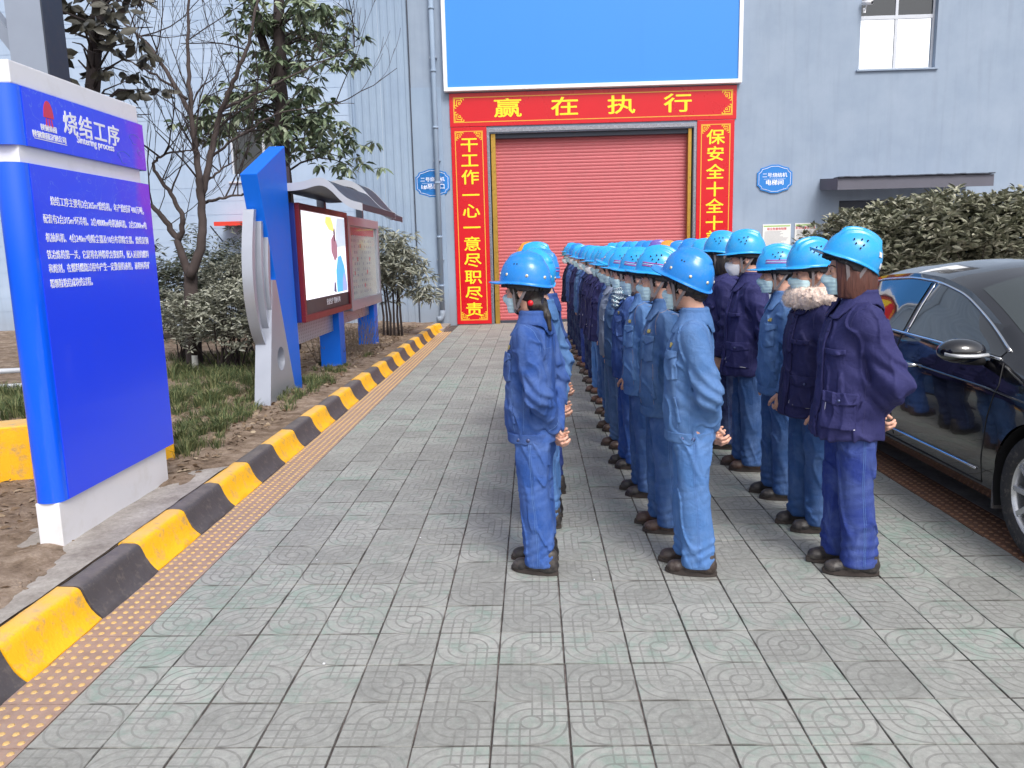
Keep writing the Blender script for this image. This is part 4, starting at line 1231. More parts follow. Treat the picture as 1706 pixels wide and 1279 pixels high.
# corrugated cladding sheets
def corrug(x0, x1, pitch=.165, d=.013):
    pts = []; x = x0
    while x < x1 - 1e-6:
        for a, y in ((0, 0), (.30, 0), (.42, d), (.80, d), (.92, 0)): pts.append((min(x + a * pitch, x1), -y))
        x += pitch
    pts.append((x1, 0)); return pts
def sheet(x0, x1, z0, z1, y, **k):
    p = corrug(x0, x1, **k); n = len(p); v = [(a, y + b_, z) for z in (z0, z1) for a, b_ in p]
    return mesh_of('cladding_panel', v, [(i, i + 1, n + i + 1, n + i) for i in range(n - 1)])
for k, (a, b_) in enumerate(((-3.985, -3.33), (-3.325, -2.67))):
    bpart('cladding_panel', sheet(a, b_, .05, 10.5, WY - .02 - .0 * k), M['cladding'])
bpart('cladding_panel', MB().box(-2.655, -1.98, WY - .03, WY - .004, .05, 5.3), M['cladding'])
bpart('cladding_seam', MB().box(-2.672, -2.652, WY - .06, WY - .002, .05, 10.5), M['dark_steel'])
bpart('corner_trim', MB().box(-4.03, -3.975, WY - .13, WY - .101, .0, 10.5), M['cladding'])
# shutter
sh = MB()
n_sl = 57; hs_ = DZ / n_sl
sp = [(-.0, 0), (-.006, .12), (-.010, .36), (-.010, .64), (-.006, .88), (-.0, 1.0)]
b = MB(); x0_, x1_ = -.80, 3.52
v = [(x, y, z * hs_) for x in (x0_, x1_) for y, z in sp]
b.add(v, [(i, i + 1, 6 + i + 1, 6 + i) for i in range(5)])
slat_me = mesh_of('shutter_slat', b.v, [f[::-1] for f in b.f], True, [M['slat']])
shut = bpart('roller_shutter', MB().box(x0_ - .02, x1_ + .02, WY + .245, WY + .26, 0, DZ), M['slat'])
for k in range(n_sl):
    o = obj('shutter_slat', slat_me, shut, (0, WY + .244 + tr.gauss(0, .001), k * hs_)); 
bpart('bottom_rail', MB().box(x0_, x1_, WY + .215, WY + .243, 0, .07), M['dark_steel'])
for xa, xb in ((-.905, -.80), (3.52, 3.60)):
    bpart('guide_rail', MB().box(xa, xb, WY + .06, WY + .24, 0, DZ), M['brass'], bevel=.006)
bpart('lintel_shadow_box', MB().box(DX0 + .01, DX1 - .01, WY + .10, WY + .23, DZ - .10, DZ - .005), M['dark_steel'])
# reveal trims in creased foil
for xa, xb in ((-.985, -.935), (3.632, 3.69)):
    bpart('door_trim', MB().box(xa, xb, WY - .028, WY + .02, 0, DZ + .02), M['foil'])
bpart('door_trim', MB().box(-.985, 3.69, WY - .03, WY + .02, DZ + .022, DZ + .10), M['foil'])
MB().box(-1.3, 4.0, WY - .02, WY + .6, -.04, .004).build('door_threshold', M['concrete'], kind='structure')
# windows
def window(x0, x1, z0, z1, y, frame, cols, rows_z, glasses, parent):
    w = bpart('window', MB().box(x0, x1, y + .03, y + .05, z0, z1), M['glass_dark'])
    fr = .045
    for xa, xb, za, zb in ((x0, x0 + fr, z0, z1), (x1 - fr, x1, z0, z1), (x0 + fr, x1 - fr, z0, z0 + fr), (x0 + fr, x1 - fr, z1 - fr, z1)):
        MB().box(xa, xb, y - .01, y + .028, za, zb).build('frame', frame, w, bevel=.003)
    for c in cols: MB().box(c - .03, c + .03, y - .008, y + .027, z0 + fr, z1 - fr).build('mullion', frame, w, bevel=.003)
    for r_ in rows_z: MB().box(x0 + fr, x1 - fr, y - .012, y + .026, r_ - .04, r_ + .04).build('transom', frame, w, bevel=.003)
    for (xa, xb, za, zb, g_) in glasses: MB().box(xa, xb, y + .012, y + .02, za, zb).build('pane', g_, w)
    for o in KID_of(w): o.matrix_parent_inverse = w.matrix_basis.inverted()
    return w
def KID_of(p): return [o for o in bpy.data.objects if o.parent is p]
window(7.2, 8.84, 5.40, 7.9, WY + .14, M['pvc'], [8.02], [6.50], [(7.25, 7.98, 5.45, 6.46, M['glass_sky']), (8.06, 8.79, 5.45, 6.46, M['glass_sky']), (7.25, 7.98, 6.55, 7.85, M['glass_dark']), (8.06, 8.79, 6.55, 7.85, M['glass_dark'])], bld)
bpart('window_sill', MB().box(7.14, 8.90, WY - .05, WY + .12, 5.36, 5.398), M['wall_grey'], bevel=.006)
window(*WL, WY - .02, M['pvc'], [-6.05], [], [(-6.75, -6.08, 3.43, 4.42, M['glass_dark']), (-6.02, -5.80, 3.43, 4.42, M['glass_dark'])], bld)
bpart('window_sill', MB().box(-6.86, -5.69, WY - .15, WY - .02, 3.34, 3.378), M['pvc'])
window(-13.5, -12.0, 3.38, 4.6, WY - .02, M['pvc'], [-12.75], [], [], bld)
# doorway and awning at the right
bpart('door', MB().box(6.9, 9.0, WY + .26, WY + .30, -.02, 2.62), M['dark_steel'])
aw = MB(); aw.prism([(17.25, 2.78), (17.25, 3.02), (18.298, 3.10), (18.298, 2.86)], 'x', 6.46, 9.7)
awo = bpart('door_awning', aw, M['awning'])
for k in range(27):
    obj('roof_tile', (tile_a := globals().get('tile_a') or mesh_of('roof_tile', MB().box(0, .115, 17.20, 17.5, 3.03, 3.052).v, MB().box(0, 1, 0, 1, 0, 1).f, False, [M['dark_steel']])), awo, (6.46 + k * .12, 0, tr.gauss(0, .003)))
# bracket lamp-black stain, pipe etc. are things of their own
dp = empty('downpipe', (-2.12, WY - .12, 0), label='pale blue drainpipe running down the corrugated wall left of the red banner', category='drainpipe')
b = MB(); px_ = -2.12
b.tube([(0, 0, 10.4), (0, 0, .34)], .055, 16); b.build('pipe', M['cladding'], dp, True)
MB().tube([(0, 0, .36), (0, 0, .24), (-.02, -.01, .19), (-.06, -.03, .165), (-.12, -.06, .16)], .06, 16).build('elbow', M['cladding'], dp, True)
for z in (.9, 2.0, 3.2, 4.4, 5.6, 6.9): MB().tube([(0, 0, z), (0, 0, z + .05)], .066, 16).build('pipe_joint', M['cladding'], dp, True)
for z in (1.5, 3.7, 5.9): MB().box(-.075, .075, -.01, .11, z, z + .03).build('bracket', M['grey_steel'], dp)

# ------------------------------------------------------------------ billboard above the door
bb = empty('billboard', (1.36, WY, 5.2), label='large blank sky blue board in a white frame mounted above the red banner', category='billboard')
x0_, x1_, z0_ = -3.26, 3.27, -.02
MB().box(x0_ + .08, x1_ - .08, -.14, -.01, z0_ + .08, 4.5).build('panel', M['billboard'], bb)
for xa, xb in ((x0_, x0_ + .085), (x1_ - .085, x1_)): MB().box(xa, xb, -.17, -.005, z0_, 4.55).build('frame', M['white'], bb, bevel=.006)
MB().box(x0_ + .086, x1_ - .086, -.17, -.005, z0_, z0_ + .082).build('frame', M['white'], bb, bevel=.006)
for z in (2.3,): MB().box(x0_ + .09, x1_ - .09, -.1425, -.1405, z, z + .006).build('panel_seam', M['billboard'], bb)
for x in (-1.1, 1.1): MB().box(x, x + .006, -.1425, -.1405, .1, 4.5).build('panel_seam', M['billboard'], bb)

# ------------------------------------------------------------------ red banners
def ornament(par, cx_, cz, sx, sz, s, y, step=True):
    """stepped fret in a corner"""
    k = s / 5
    def bar(a, b_, c, d):
        xa, xb = sorted((cx_ + sx * a * k, cx_ + sx * b_ * k)); za, zb = sorted((cz + sz * c * k, cz + sz * d * k))
        g.box(xa, xb, y - .003, y, za, zb)
    g = MB(); t = .28
    for q in ((0, 5, 0, t), (0, t, t, 5), (1, 4, 1, 1 + t), (1, 1 + t, 1 + t, 4), (2, 3, 2, 2 + t), (2, 2 + t, 2 + t, 3), (3.7, 4, 1 + t, 2), (1 + t, 2, 3.7, 4), (3, 3 + t, 2, 3), (2 + t, 3, 3, 3 + t), (4.7, 5, t, 1), (t, 1, 4.7, 5), (3.3, 3.6, .35, .95), (.35, .95, 3.3, 3.6)): bar(*q)
    return g.build('corner_ornament', M['gold_print'], par)
def banner(nm_label, x0, x1, z0, z1, chars, vertical, sizes, cat='banner'):
    cxm = (x0 + x1) / 2
    r = empty('banner', (cxm, WY, z0), label=nm_label, category=cat, group='red door banners with yellow characters')
    x0 -= cxm; x1 -= cxm; h = z1 - z0; y = -.034
    MB().box(x0, x1, y, -.004, 0, h).build('board', M['red_banner'], r, bevel=.003)
    m_ = .085
    for a, b_, c, d in ((x0 + m_, x1 - m_, m_, m_ + .018), (x0 + m_, x1 - m_, h - m_ - .018, h - m_), (x0 + m_, x0 + m_ + .018, m_ + .019, h - m_ - .019), (x1 - m_ - .018, x1 - m_, m_ + .019, h - m_ - .019)):
        MB().box(a, b_, y - .002, y + .001, c, d).build('border_line', M['gold_line'], r)
    s = .17 if vertical else .21
    for sx, ex in ((1, x0 + m_ + .025), (-1, x1 - m_ - .025)):
        for sz, ez in ((1, m_ + .025), (-1, h - m_ - .025)): ornament(r, ex, ez, sx, sz, s, y - .001)
    for ch, px, pz in chars:
        text_obj(ch, sizes[0], M['gold_print'], r, (px - cxm, y - .001, pz - z0), (1, 0, 0), (0, 0, 1), 'character', bold=sizes[0] * .018, sx=sizes[1], depth=.002)
    return r
banner('wide red banner with four yellow characters across the top of the door', -1.80, 4.555, 4.44, 5.155,
       [(c, at_y(px, py, WY)[0], 4.785) for c, px, py in (('赢', 846, 183), ('在', 941, 182), ('执', 1035, 180), ('行', 1129, 178))], False, (.42, 1.55))
zsL = [at_y(784, y, WY)[2] for y in (243, 269, 297, 327, 353, 381, 408, 435, 463, 490, 517)]
banner('tall red banner with eleven yellow characters left of the shutter', -1.79, -.99, .02, 4.43, [(c, -1.385, z) for c, z in zip('干工作一心一意尽职尽责', zsL)], True, (.34, 1.22))
zsR = [at_y(1190, y, WY)[2] for y in (230, 258, 288, 317, 345, 373, 398)]
banner('tall red banner with yellow characters right of the shutter, lower end behind helmets', 3.70, 4.52, .02, 4.43, [(c, 4.11, z) for c, z in zip('保安全十全十美', zsR)], True, (.34, 1.22))

# ------------------------------------------------------------------ blue plaques
def plaque(px, py, l1, l2, label):
    c = at_y(px, py, WY); c[1] = WY
    r = empty('plaque', tuple(c), label=label, category='wall sign', group='blue number plaques on the wall')
    def outline(w, h):
        pts = []; W_, H_ = w / 2, h / 2
        for s, t_ in ((1, 1), (-1, 1), (-1, -1), (1, -1)):
            q = [(W_, H_ * .45), (W_ * .93, H_ * .50), (W_ * .84, H_ * .60), (W_ * .80, H_ * .76), (W_ * .5, H_ * .86), (W_ * .2, H_)]
            q = [(a * s, b_ * t_) for a, b_ in q]
            pts += q if s * t_ > 0 else q[::-1]
        return pts
    MB().prism(outline(.78, .62), 'y', -.03, -.004).build('plate', M['plaque'], r)
    pin = outline(.70, .545); ln = MB(); ln.tube([(a, -.031, b_) for a, b_ in pin + pin[:1]], .006, 4); ln.build('white_outline', M['letter_white'], r)
    text_obj(l1, .105, M['letter_white'], r, (0, -.031, .075), (1, 0, 0), (0, 0, 1), bold=.0016, sx=1.05)
    text_obj(l2, .125, M['letter_white'], r, (0, -.031, -.085), (1, 0, 0), (0, 0, 1), bold=.003, sx=1.1)
    MB().box(-.24, .24, -.0325, -.0305, -.004, .001).build('rule_line', M['letter_white'], r)
    return r
plaque(721, 305, '二号烧结机', '1#吊装口', 'blue scalloped plaque behind the drainpipe left of the red banner')
plaque(1290, 298, '二号烧结机', '电梯间', 'blue scalloped plaque on the bare wall right of the red banners')

# ------------------------------------------------------------------ posters right of the door
def poster(x0, x1, z0, z1, label, sd):
    cxm = (x0 + x1) / 2; r = empty('poster', (cxm, WY, z0), label=label, category='poster')
    w = (x1 - x0) / 2; h = z1 - z0; MB().box(-w, w, -.016, -.003, 0, h).build('sheet', M['paper'], r)
    MB().box(-w + .02, w - .02, -.018, -.0165, h - .055, h - .03).build('green_strip', plain('print_green_%d' % sd, rgb(150, 190, 90), .7), r)
    text_obj('职业危害告知牌', .062, M['print_red'], r, (0, -.017, h - .11), (1, 0, 0), (0, 0, 1), bold=.001)
    q = random.Random(sd); b = MB(); z = h - .17
    while z > .05:
        L = q.uniform(.6, 1.0); b.box(-w + .04, -w + .04 + (2 * w - .08) * L, -.0175, -.0163, z, z + .008); z -= .024
    b.build('print_lines', M['print_grey'], r, kind='stuff'); return r
poster(5.21, 5.84, 1.15, 2.13, 'white notice poster with a red heading on the wall beside the hedge, fully in view', 4)
poster(5.93, 6.4, 1.15, 2.14, 'white notice poster half hidden by the hedge leaves', 5)

# ------------------------------------------------------------------ security camera
cc = empty('security_camera', (7.26, WY, 6.62), label='small white security camera beside the upper window corner', category='camera')
MB().box(-.03, .03, -.015, -.002, -.05, .05).build('mount', M['white'], cc)
MB().tube([(0, -.01, 0), (0, -.08, .04), (0, -.12, .10)], .012, 8).build('arm', M['white'], cc, True)
b = MB(); b.tube([(-.06, -.05, .14), (.06, -.26, .09)], .045, 12); b.build('housing', M['white'], cc, True)
MB().tube([(.055, -.255, .092), (.063, -.268, .088)], .035, 12).build('lens', M['glass_dark'], cc, True)

# ------------------------------------------------------------------ red sheet roof far left
rs = empty('red_canopy', (-6.62, 17.6, 2.2), label='low red sheet canopy on the pale wall behind the left shrubs', category='canopy')
MB().prism([(-.1, .17), (-.1, .26), (.58, .27), (.58, .19)], 'x', -.40, .50).build('roof', M['red_sheet'], rs)
for x in (-.5, .5): MB().tube([(x, -.05, .17), (x, .58, -.15)], .015, 6).build('bracket', M['dark_steel'], rs, True)

# ------------------------------------------------------------------ pillar sign
KB = (CAM_Z - BZ) / CAM_Z
def kz(z): return CAM_Z + (z - CAM_Z) * KB
XF = -2.70 * KB
ps = empty('pillar_sign', (XF, 4.5, BZ), label='tall blue and white information pillar with Chinese text standing by the striped kerb', category='sign')
def PB(x0, x1, y0, y1, z0, z1): return MB().box(x0 - XF, x1 - XF, y0 - 4.5, y1 - 4.5, z0 - BZ, z1 - BZ)
yA, yB = 4.215 * KB, 5.56 * KB
def sign_face():
    m, t = newmat('sign_blue_print', rough=.28, spec=.5, coat=.3)
    o = t.coord(); s_ = t.node('ShaderNodeSeparateXYZ'); t.link(o, s_.inputs[0])
    y, z = s_.outputs[1], s_.outputs[2]
    n = t.noise(t.mapping(o, (0, 1.4, 1.4)), 1.6, 3, .5, 1.0)
    f = t.math('MULTIPLY_ADD', y, 1.6, t.math('MULTIPLY_ADD', n, 1.0, -.86))
    f = t.math('MULTIPLY', f, t.math('MULTIPLY_ADD', z, 1.6, -2.1, clamp=True), clamp=True)
    f = t.ramp(f, [(.30, (0, 0, 0, 1)), (.62, (1, 1, 1, 1))])
    col = t.mix(f, rgb(34, 72, 255), rgb(125, 55, 238))
    wv = t.noise(t.mapping(o, (0, 3, 3), (.4, 0, 0)), 1.5, 2, .5, 2.5)
    ln = t.math('LESS_THAN', t.math('ABSOLUTE', t.math('SUBTRACT', wv, .5)), .006)
    ln = t.math('MULTIPLY', ln, t.math('MULTIPLY_ADD', z, 1.4, -1.75, clamp=True))
    col = t.mix(t.math('MULTIPLY', ln, .35), col, rgb(130, 170, 250))
    t.link(col, t.bsdf.inputs['Base Color']); return m
M['sign_face'] = sign_face()
def bull(y0, y1, z0, z1, th):
    """panel whose near end is a half round"""
    c = []
    for a in np.linspace(-pi / 2, pi / 2, 17)[::-1]: c.append((-th / 2 + sin(a) * th / 2, y0 - 4.5 + th / 2 * .8 - cos(a) * th / 2 * .8))
    c += [(-th, y1 - 4.5), (0, y1 - 4.5)]
    return MB().prism(c, 'z', z0 - BZ, z1 - BZ)
TH = .150
bs = PB(XF - .138, XF - .012, yA, yB - .03, BZ - .02, kz(.284) - .001).build('plinth', M['white_gloss'], ps, bevel=.004)
PB(XF - .120, XF - .03, yA + .03, yB - .06, BZ - .05, BZ + .0).build('foot', M['dark_steel'], ps)
PB(XF - .138, XF - .014, yA + .03, yB - .01, kz(.284) + .03, kz(2.68) - .10).build('core', M['white_gloss'], ps)
lowp = bull(yA - .012, yB + .06, kz(.284), kz(2.160), TH).build('lower_panel', M['blue_gloss'], ps, True)
hdr = bull(yA - .005, yB + .05, kz(2.250), kz(2.560), TH).build('header_panel', M['blue_gloss'], ps, True)
for o_ in (lowp, hdr): o_.data.set_sharp_from_angle(angle=radians(35))
PB(XF - .142, XF - .008, yA + .02, yB + .02, kz(2.561), kz(2.680)).build('cap', M['white_gloss'], ps, bevel=.006)
# printed faces, 2 mm proud
PB(XF + .001, XF + .004, yA + .070, yB + .058, kz(.286), kz(2.158)).build('printed_face', M['sign_face'], ps)
PB(XF + .001, XF + .004, yA + .076, yB + .048, kz(2.252), kz(2.558)).build('printed_face', M['sign_face'], ps)
def ptext(s, px, py, size, bold=0, **k):
    p = at_x(px, py, XF); return text_obj(s, size, M['letter_white'], ps, (.0048, p[1] - 4.5, p[2] - BZ), (0, 1, 0), (0, 0, 1), bold=bold, depth=.001, **k)
ptext('烧结工序', 154, 219, .125, .0028, sx=1.12, spacing=1.12)
ptext('Sintering process', 159, 240, .056, .0014, sx=1.0)
ptext('陕钢集团', 80, 215, .034, .001)
ptext('陕钢集团汉钢公司', 82, 229, .036, .0012)
p = at_x(82, 235, XF); MB().box(.004, .0055, p[1] - 4.5 - .13, p[1] - 4.5 + .15, p[2] - BZ - .003, p[2] - BZ + .001).build('rule_line', M['letter_white'], ps)
p = at_x(79, 190, XF); lg = MB()
pts = [(cos(a) * .043, sin(a) * .085 if sin(a) > 0 else 0) for a in np.linspace(0, pi, 14)]
lg.prism([(p[1] - 4.5 + a, p[2] - BZ + b_ - .02) for a, b_ in pts], 'x', .0042, .0058); lg.build('logo_dome', M['sticker_red'], ps)
for k in (-1, 0, 1): 
    q = MB(); yc = p[1] - 4.5 + k * .020; q.prism([(yc - .006 + k * .006, p[2] - BZ - .065), (yc + .006 + k * .006, p[2] - BZ - .065), (yc + .004, p[2] - BZ - .024), (yc - .004, p[2] - BZ - .024)], 'x', .0042, .0058); q.build('logo_ray', M['sticker_red'], ps)
body_lines = ['烧结工序主要有2台265m²烧结机，年产烧结矿460万吨，', '配套有2台315m²环冷机、2台4800kw电机抽风机、2台5200kw电', '机抽风机、4台240m²电除尘器及10台布袋除尘器。烧结是钢', '铁冶炼的第一关，它是将各种粉状含铁原料，配入适量的燃料', '和熔剂，在燃料燃烧过程中产生一定数量的液相，液相再将矿', '粉颗粒粘结成块的过程。']
rows = [((82, 333), (238, 354)), ((70, 361), (243, 380)), ((74, 391), (246, 406)), ((76, 417), (247, 431)), ((79, 442), (249, 448)), ((82, 470), (153, 473))]
for s, (a, b_) in zip(body_lines, rows):
    p0, p1 = at_x(*a, XF), at_x(*b_, XF); L = p1[1] - p0[1]
    o = text_obj(s, .05, M['letter_white'], ps, (.0048, p0[1] - 4.5, (p0[2] + p1[2]) / 2 - BZ), (0, 1, 0), (0, 0, 1), 'text_line', bold=.0004, align='LEFT', depth=.001)
    ys_ = [v.co.y for v in o.data.vertices]; cur = max(ys_) - min(ys_); k = L / cur; y00 = min(ys_)
    for v in o.data.vertices: v.co.y = y00 + (v.co.y - y00) * k
# pale line drawings printed on the header end
for (px, py, r_) in ((222, 232, .05), (205, 262, .06), (232, 255, .03)):
    p = at_x(px, py, XF); MB().tube([(.0045, p[1] - 4.5 + cos(a) * r_ * (1 + .3 * sin(3 * a)), p[2] - BZ + sin(a) * r_ * .6) for a in np.linspace(.3, 5.2, 26)], .0012, 4).build('line_drawing', M['plaque'], ps)

# ------------------------------------------------------------------ yellow concrete blocks, steel frame, rail
def cblock(label, c, ang, L, W_, h):
    o = obj('concrete_block', None); bpy.data.objects.remove(o)
    b = MB(); nx = 14
    V = []; F = []
    b.box(-L / 2, L / 2, -W_ / 2, W_ / 2, 0, h)
    o = b.build('concrete_block', M['yellow'], None, bevel=.012, label=label, category='concrete block', group='yellow concrete blocks behind the pillar')
    o.location = c; o.rotation_euler = (0, 0, ang); return o
a = at_z(293, 772, BZ); b_ = at_z(0, 808, BZ)
d = (a - b_); ang = math.atan2(d[1], d[0]); L = 1.75
cblock('long yellow painted concrete block showing at both sides of the pillar sign', tuple(np.array(a) - np.array([cos(ang), sin(ang), 0]) * L / 2 + np.array([-sin(ang), cos(ang), 0]) * .14 + np.array([0, 0, -.02])), ang, L, .28, .42)
cblock('small yellow concrete block at the left edge beside the pillar foot', (-3.52, 4.22, BZ - .02), radians(4), .62, .3, .22)
sf = empty('steel_frame', (-4.74, 7.9, BZ), label='grey steel column with diagonal braces rising behind the pillar sign', category='steel frame')
b = MB(); b.box(-.17, .17, -.17, -.155, 0, 7.5); b.box(-.17, .17, .155, .17, 0, 7.5); b.box(-.008, .008, -.155, .155, 0, 7.5); b.build('column', M['grey_steel'], sf)
b = MB(); b.box(.171, .186, -.17, .17, 0, 7.5); b.build('column_flange', M['dark_steel'], sf)
for za, zb, mt in ((4.9, 2.35, 'dark_steel'), (6.0, 3.5, 'grey_steel')):
    b = MB(); b.tube([(-1.9, .0, za), (-.15, .0, zb)], .085, 4); b.build('brace', M[mt], sf)
b = MB(); b.tube([(-2.2, .0, 1.0), (-.15, .0, 3.1)], .07, 4); b.build('brace', M['dark_steel'], sf)
MB().box(-2.4, -2.2, -.1, .1, 0, 7).build('column', M['dark_steel'], sf)
MB().box(-.3, .3, -.3, .3, -.05, .05).build('base_plate', M['concrete'], sf)
gr = empty('guard_rail', (-4.6, 8.6, BZ), label='two pale horizontal pipe rails at the left edge behind the pillar', category='rail')
for z in (.10, .28): MB().tube([(-3.6, 0, z - .03), (-1.25, .2, z + .02)], .03, 8).build('rail', M['pvc'], gr, True)
for x in (-3.4, -2.3): MB().tube([(x, .1, 0), (x, .1, .32)], .028, 8).build('post', M['pvc'], gr, True)

# ------------------------------------------------------------------ notice board with screen, canopy and fin
XB = -2.85 * KB
nb = empty('notice_board', (XB, 10.5, BZ), label='long outdoor notice board with a lit screen, glazed case, wavy canopy and blue fin', category='notice board')
def L3(p): return (p[0] - XB, p[1] - 10.5, p[2] - BZ)
def yz(px, py, X_=XB):
    p = at_x(px, py, X_); return p[1] - 10.5, p[2] - BZ
def bar_q(q, x0, x1, name, mt, parent=nb, **k): return MB().prism(q, 'x', x0, x1).build(name, mt, parent, **k)
# screen cabinet
S0 = yz(492, 337); S1 = yz(576.5, 355); S2 = yz(581, 514); S3 = yz(506, 535)
y0s = (S0[0] + S3[0]) / 2; y1s = (S1[0] + S2[0]) / 2; z1s = (S0[1] + S1[1]) / 2; z0s = (S2[1] + S3[1]) / 2 - .01
M['maroon'] = plain('maroon_frame', rgb(112, 30, 40), .35, .2, .1, 5)
cab = MB().box(-.22, -.02, y0s, y1s, z0s, z1s).build('screen_cabinet', M['navy_paint'], nb, bevel=.006)
fr = .075
for a, b_, c, d in ((y0s, y1s, z1s - fr, z1s), (y0s, y1s, z0s, z0s + fr), (y0s, y0s + fr, z0s + fr, z1s - fr), (y1s - fr, y1s, z0s + fr, z1s - fr)):
    MB().box(-.018, .03, a, b_, c, d).build('screen_frame', M['maroon'], cab, bevel=.004)
def emis(name, c, s=1.0):
    m, t = newmat(name, c, .3); t.bsdf.inputs['Emission Color'].default_value = c; t.bsdf.inputs['Emission Strength'].default_value = s; return m
yi0, yi1, zi0, zi1 = y0s + fr, y1s - fr, z0s + fr, z1s - fr
scr = MB().box(-.018, .002, yi0, yi1, zi0 + .17, zi1).build('screen', emis('screen_white', (.86, .88, .95, 1), .95), nb)
MB().box(-.018, .003, yi0, yi1, zi0, zi0 + .165).build('screen_footer', plain('footer_dark', (.06, .055, .06, 1), .5), nb)
def spoly(pts, c, lift, s=.75):
    w_, h_ = yi1 - yi0, zi1 - zi0 - .17
    MB().prism([(yi0 + a * w_, zi0 + .17 + b_ * h_) for a, b_ in pts], 'x', .0025 + lift, .0035 + lift).build('screen_image', emis('led_%d' % int(c[0] * 900 + c[2] * 77 + lift * 1e5), c, s), scr)
spoly([(.54, .98), (.66, .98), (.70, .90), (.72, .80), (.60, .82), (.52, .90)], (.95, .85, .25, 1), 0)
spoly([(.76, .60), (.99, .62), (.99, .985), (.80, .985), (.76, .80)], (.62, .80, .96, 1), .0002, .6)
spoly([(.64, .70), (.72, .78), (.78, .62), (.77, .48), (.70, .42), (.63, .55)], (.55, .30, .42, 1), .0004, .35)
spoly([(.72, .02), (.72, .30), (.78, .48), (.86, .50), (.93, .36), (.98, .12), (.98, .02)], (.05, .45, .82, 1), .0006, .7)
spoly([(.86, .02), (.88, .20), (.92, .28), (.97, .14), (.98, .02)], (.35, .45, .85, 1), .0009, .6)
spoly([(.70, .80), (.73, .86), (.74, .80), (.73, .68), (.71, .68)], (.05, .05, .12, 1), .0011, .1)
spoly([(.64, .04), (.66, .16), (.69, .15), (.70, .02)], (.1, .15, .3, 1), .0012, .2)
text_obj('安全生产 警钟长鸣', .085, M['letter_white'], scr, (.004, (yi0 + yi1) / 2 + .25, zi0 + .09), (0, 1, 0), (0, 0, 1), bold=.001)
# glazed case
C0 = yz(581, 359); C1 = yz(629, 370); C2 = yz(635, 505); C3 = yz(585, 515)
y0c, y1c = y1s + .03, (C1[0] + C2[0]) / 2 - .1; z1c = (C0[1] + C1[1]) / 2 + .0; z0c = (C2[1] + C3[1]) / 2
case = MB().box(-.20, -.03, y0c, y1c, z0c, z1c).build('display_case', M['silver'], nb)
for a, b_, c, d in ((y0c, y1c, z1c - .13, z1c), (y0c, y1c, z0c, z0c + .15), (y0c, y0c + .13, z0c + .15, z1c - .13), (y1c - .13, y1c, z0c + .15, z1c - .13)):
    MB().box(-.03, .03, a, b_, c, d).build('case_frame', M['silver'], case, bevel=.005)
MB().box(-.028, -.02, y0c + .13, y1c - .13, z0c + .15, z1c - .13).build('notice_sheet', plain('notice_beige', rgb(196, 196, 190), .7), case)
b = MB(); q = random.Random(9)
for r_ in range(12):
    for c in range(11):
        if q.random() < .75: b.box(-.020, -.018, y0c + .22 + c * .145, y0c + .22 + c * .145 + q.uniform(.03, .09), z0c + .22 + r_ * .085, z0c + .26 + r_ * .085)
b.build('notice_print', M['print_grey'], case, kind='stuff')
b = MB()
for c in range(7): b.box(-.020, -.0178, y0c + .25 + c * .22, y0c + .32 + c * .22, z0c + .3 + (c % 4) * .2, z0c + .36 + (c % 4) * .2)
b.build('notice_stickers', M['print_red'], case, kind='stuff')
MB().box(-.020, -.0178, y0c + .16, y1c - .2, z1c - .26, z1c - .15).build('notice_heading', M['print_red'], case)
gm, gt = newmat('clear_glass', (.9, .95, .95, 1), .02); gt.bsdf.inputs['Transmission Weight'].default_value = .0; gt.bsdf.inputs['Alpha'].default_value = .16; gt.bsdf.inputs['Specular IOR Level'].default_value = 1.0
M['clear'] = gm
MB().box(.0, .006, y0c + .13, y1c - .13, z0c + .15, z1c - .13).build('case_glass', M['clear'], case)
# perforated strips
def perf(y0, y1, z0, z1, nr=6):
    b = MB(); b.box(-.12, -.10, y0, y1, z0, z1); o = b.build('perforated_panel', M['silver'], nb)
    h = MB(); n = int((y1 - y0) / .075)
    for r_ in range(nr):
        for c in range(n):
            yy = y0 + .04 + c * .075; zz = z0 + (r_ + .5) * (z1 - z0) / nr
            h.add([(-.0985, yy - .014, zz), (-.0985, yy, zz - .018), (-.0985, yy + .014, zz), (-.0985, yy, zz + .018)], [(0, 1, 2, 3)])
    h.build('perforation', M['silver_dark'], o, kind='stuff')
z_a = yz(500, 541)[1]; z_b = yz(502, 577)[1]
PY2 = yz(573, 560)[0]; PY3 = at_z(628, 577, BZ)[1] - 10.5
perf(y0s + .02, PY2 - .16, z_b, z_a)
perf(PY2 + .16, PY3 - .16, z_b + .04, z_a - .02)
# posts
for yy in (PY2, PY3): MB().box(-.30, -.02, yy - .14, yy + .14, -.08, z0s + .0 if yy == PY2 else z0c).build('post', M['blue_paint'], nb, bevel=.008)
for yy in (y0s + .3, PY2, PY3): MB().box(-.25, -.15, yy - .05, yy + .05, z1s, z1s + .42).build('canopy_post', M['dark_steel'], nb)
M['canopy_sheet'] = plain('canopy_sheet', rgb(58, 60, 68), .55, 0, .15, 3)
M['rim_silver'] = plain('rim_silver', rgb(176, 180, 190), .45, .1, .1, 5)
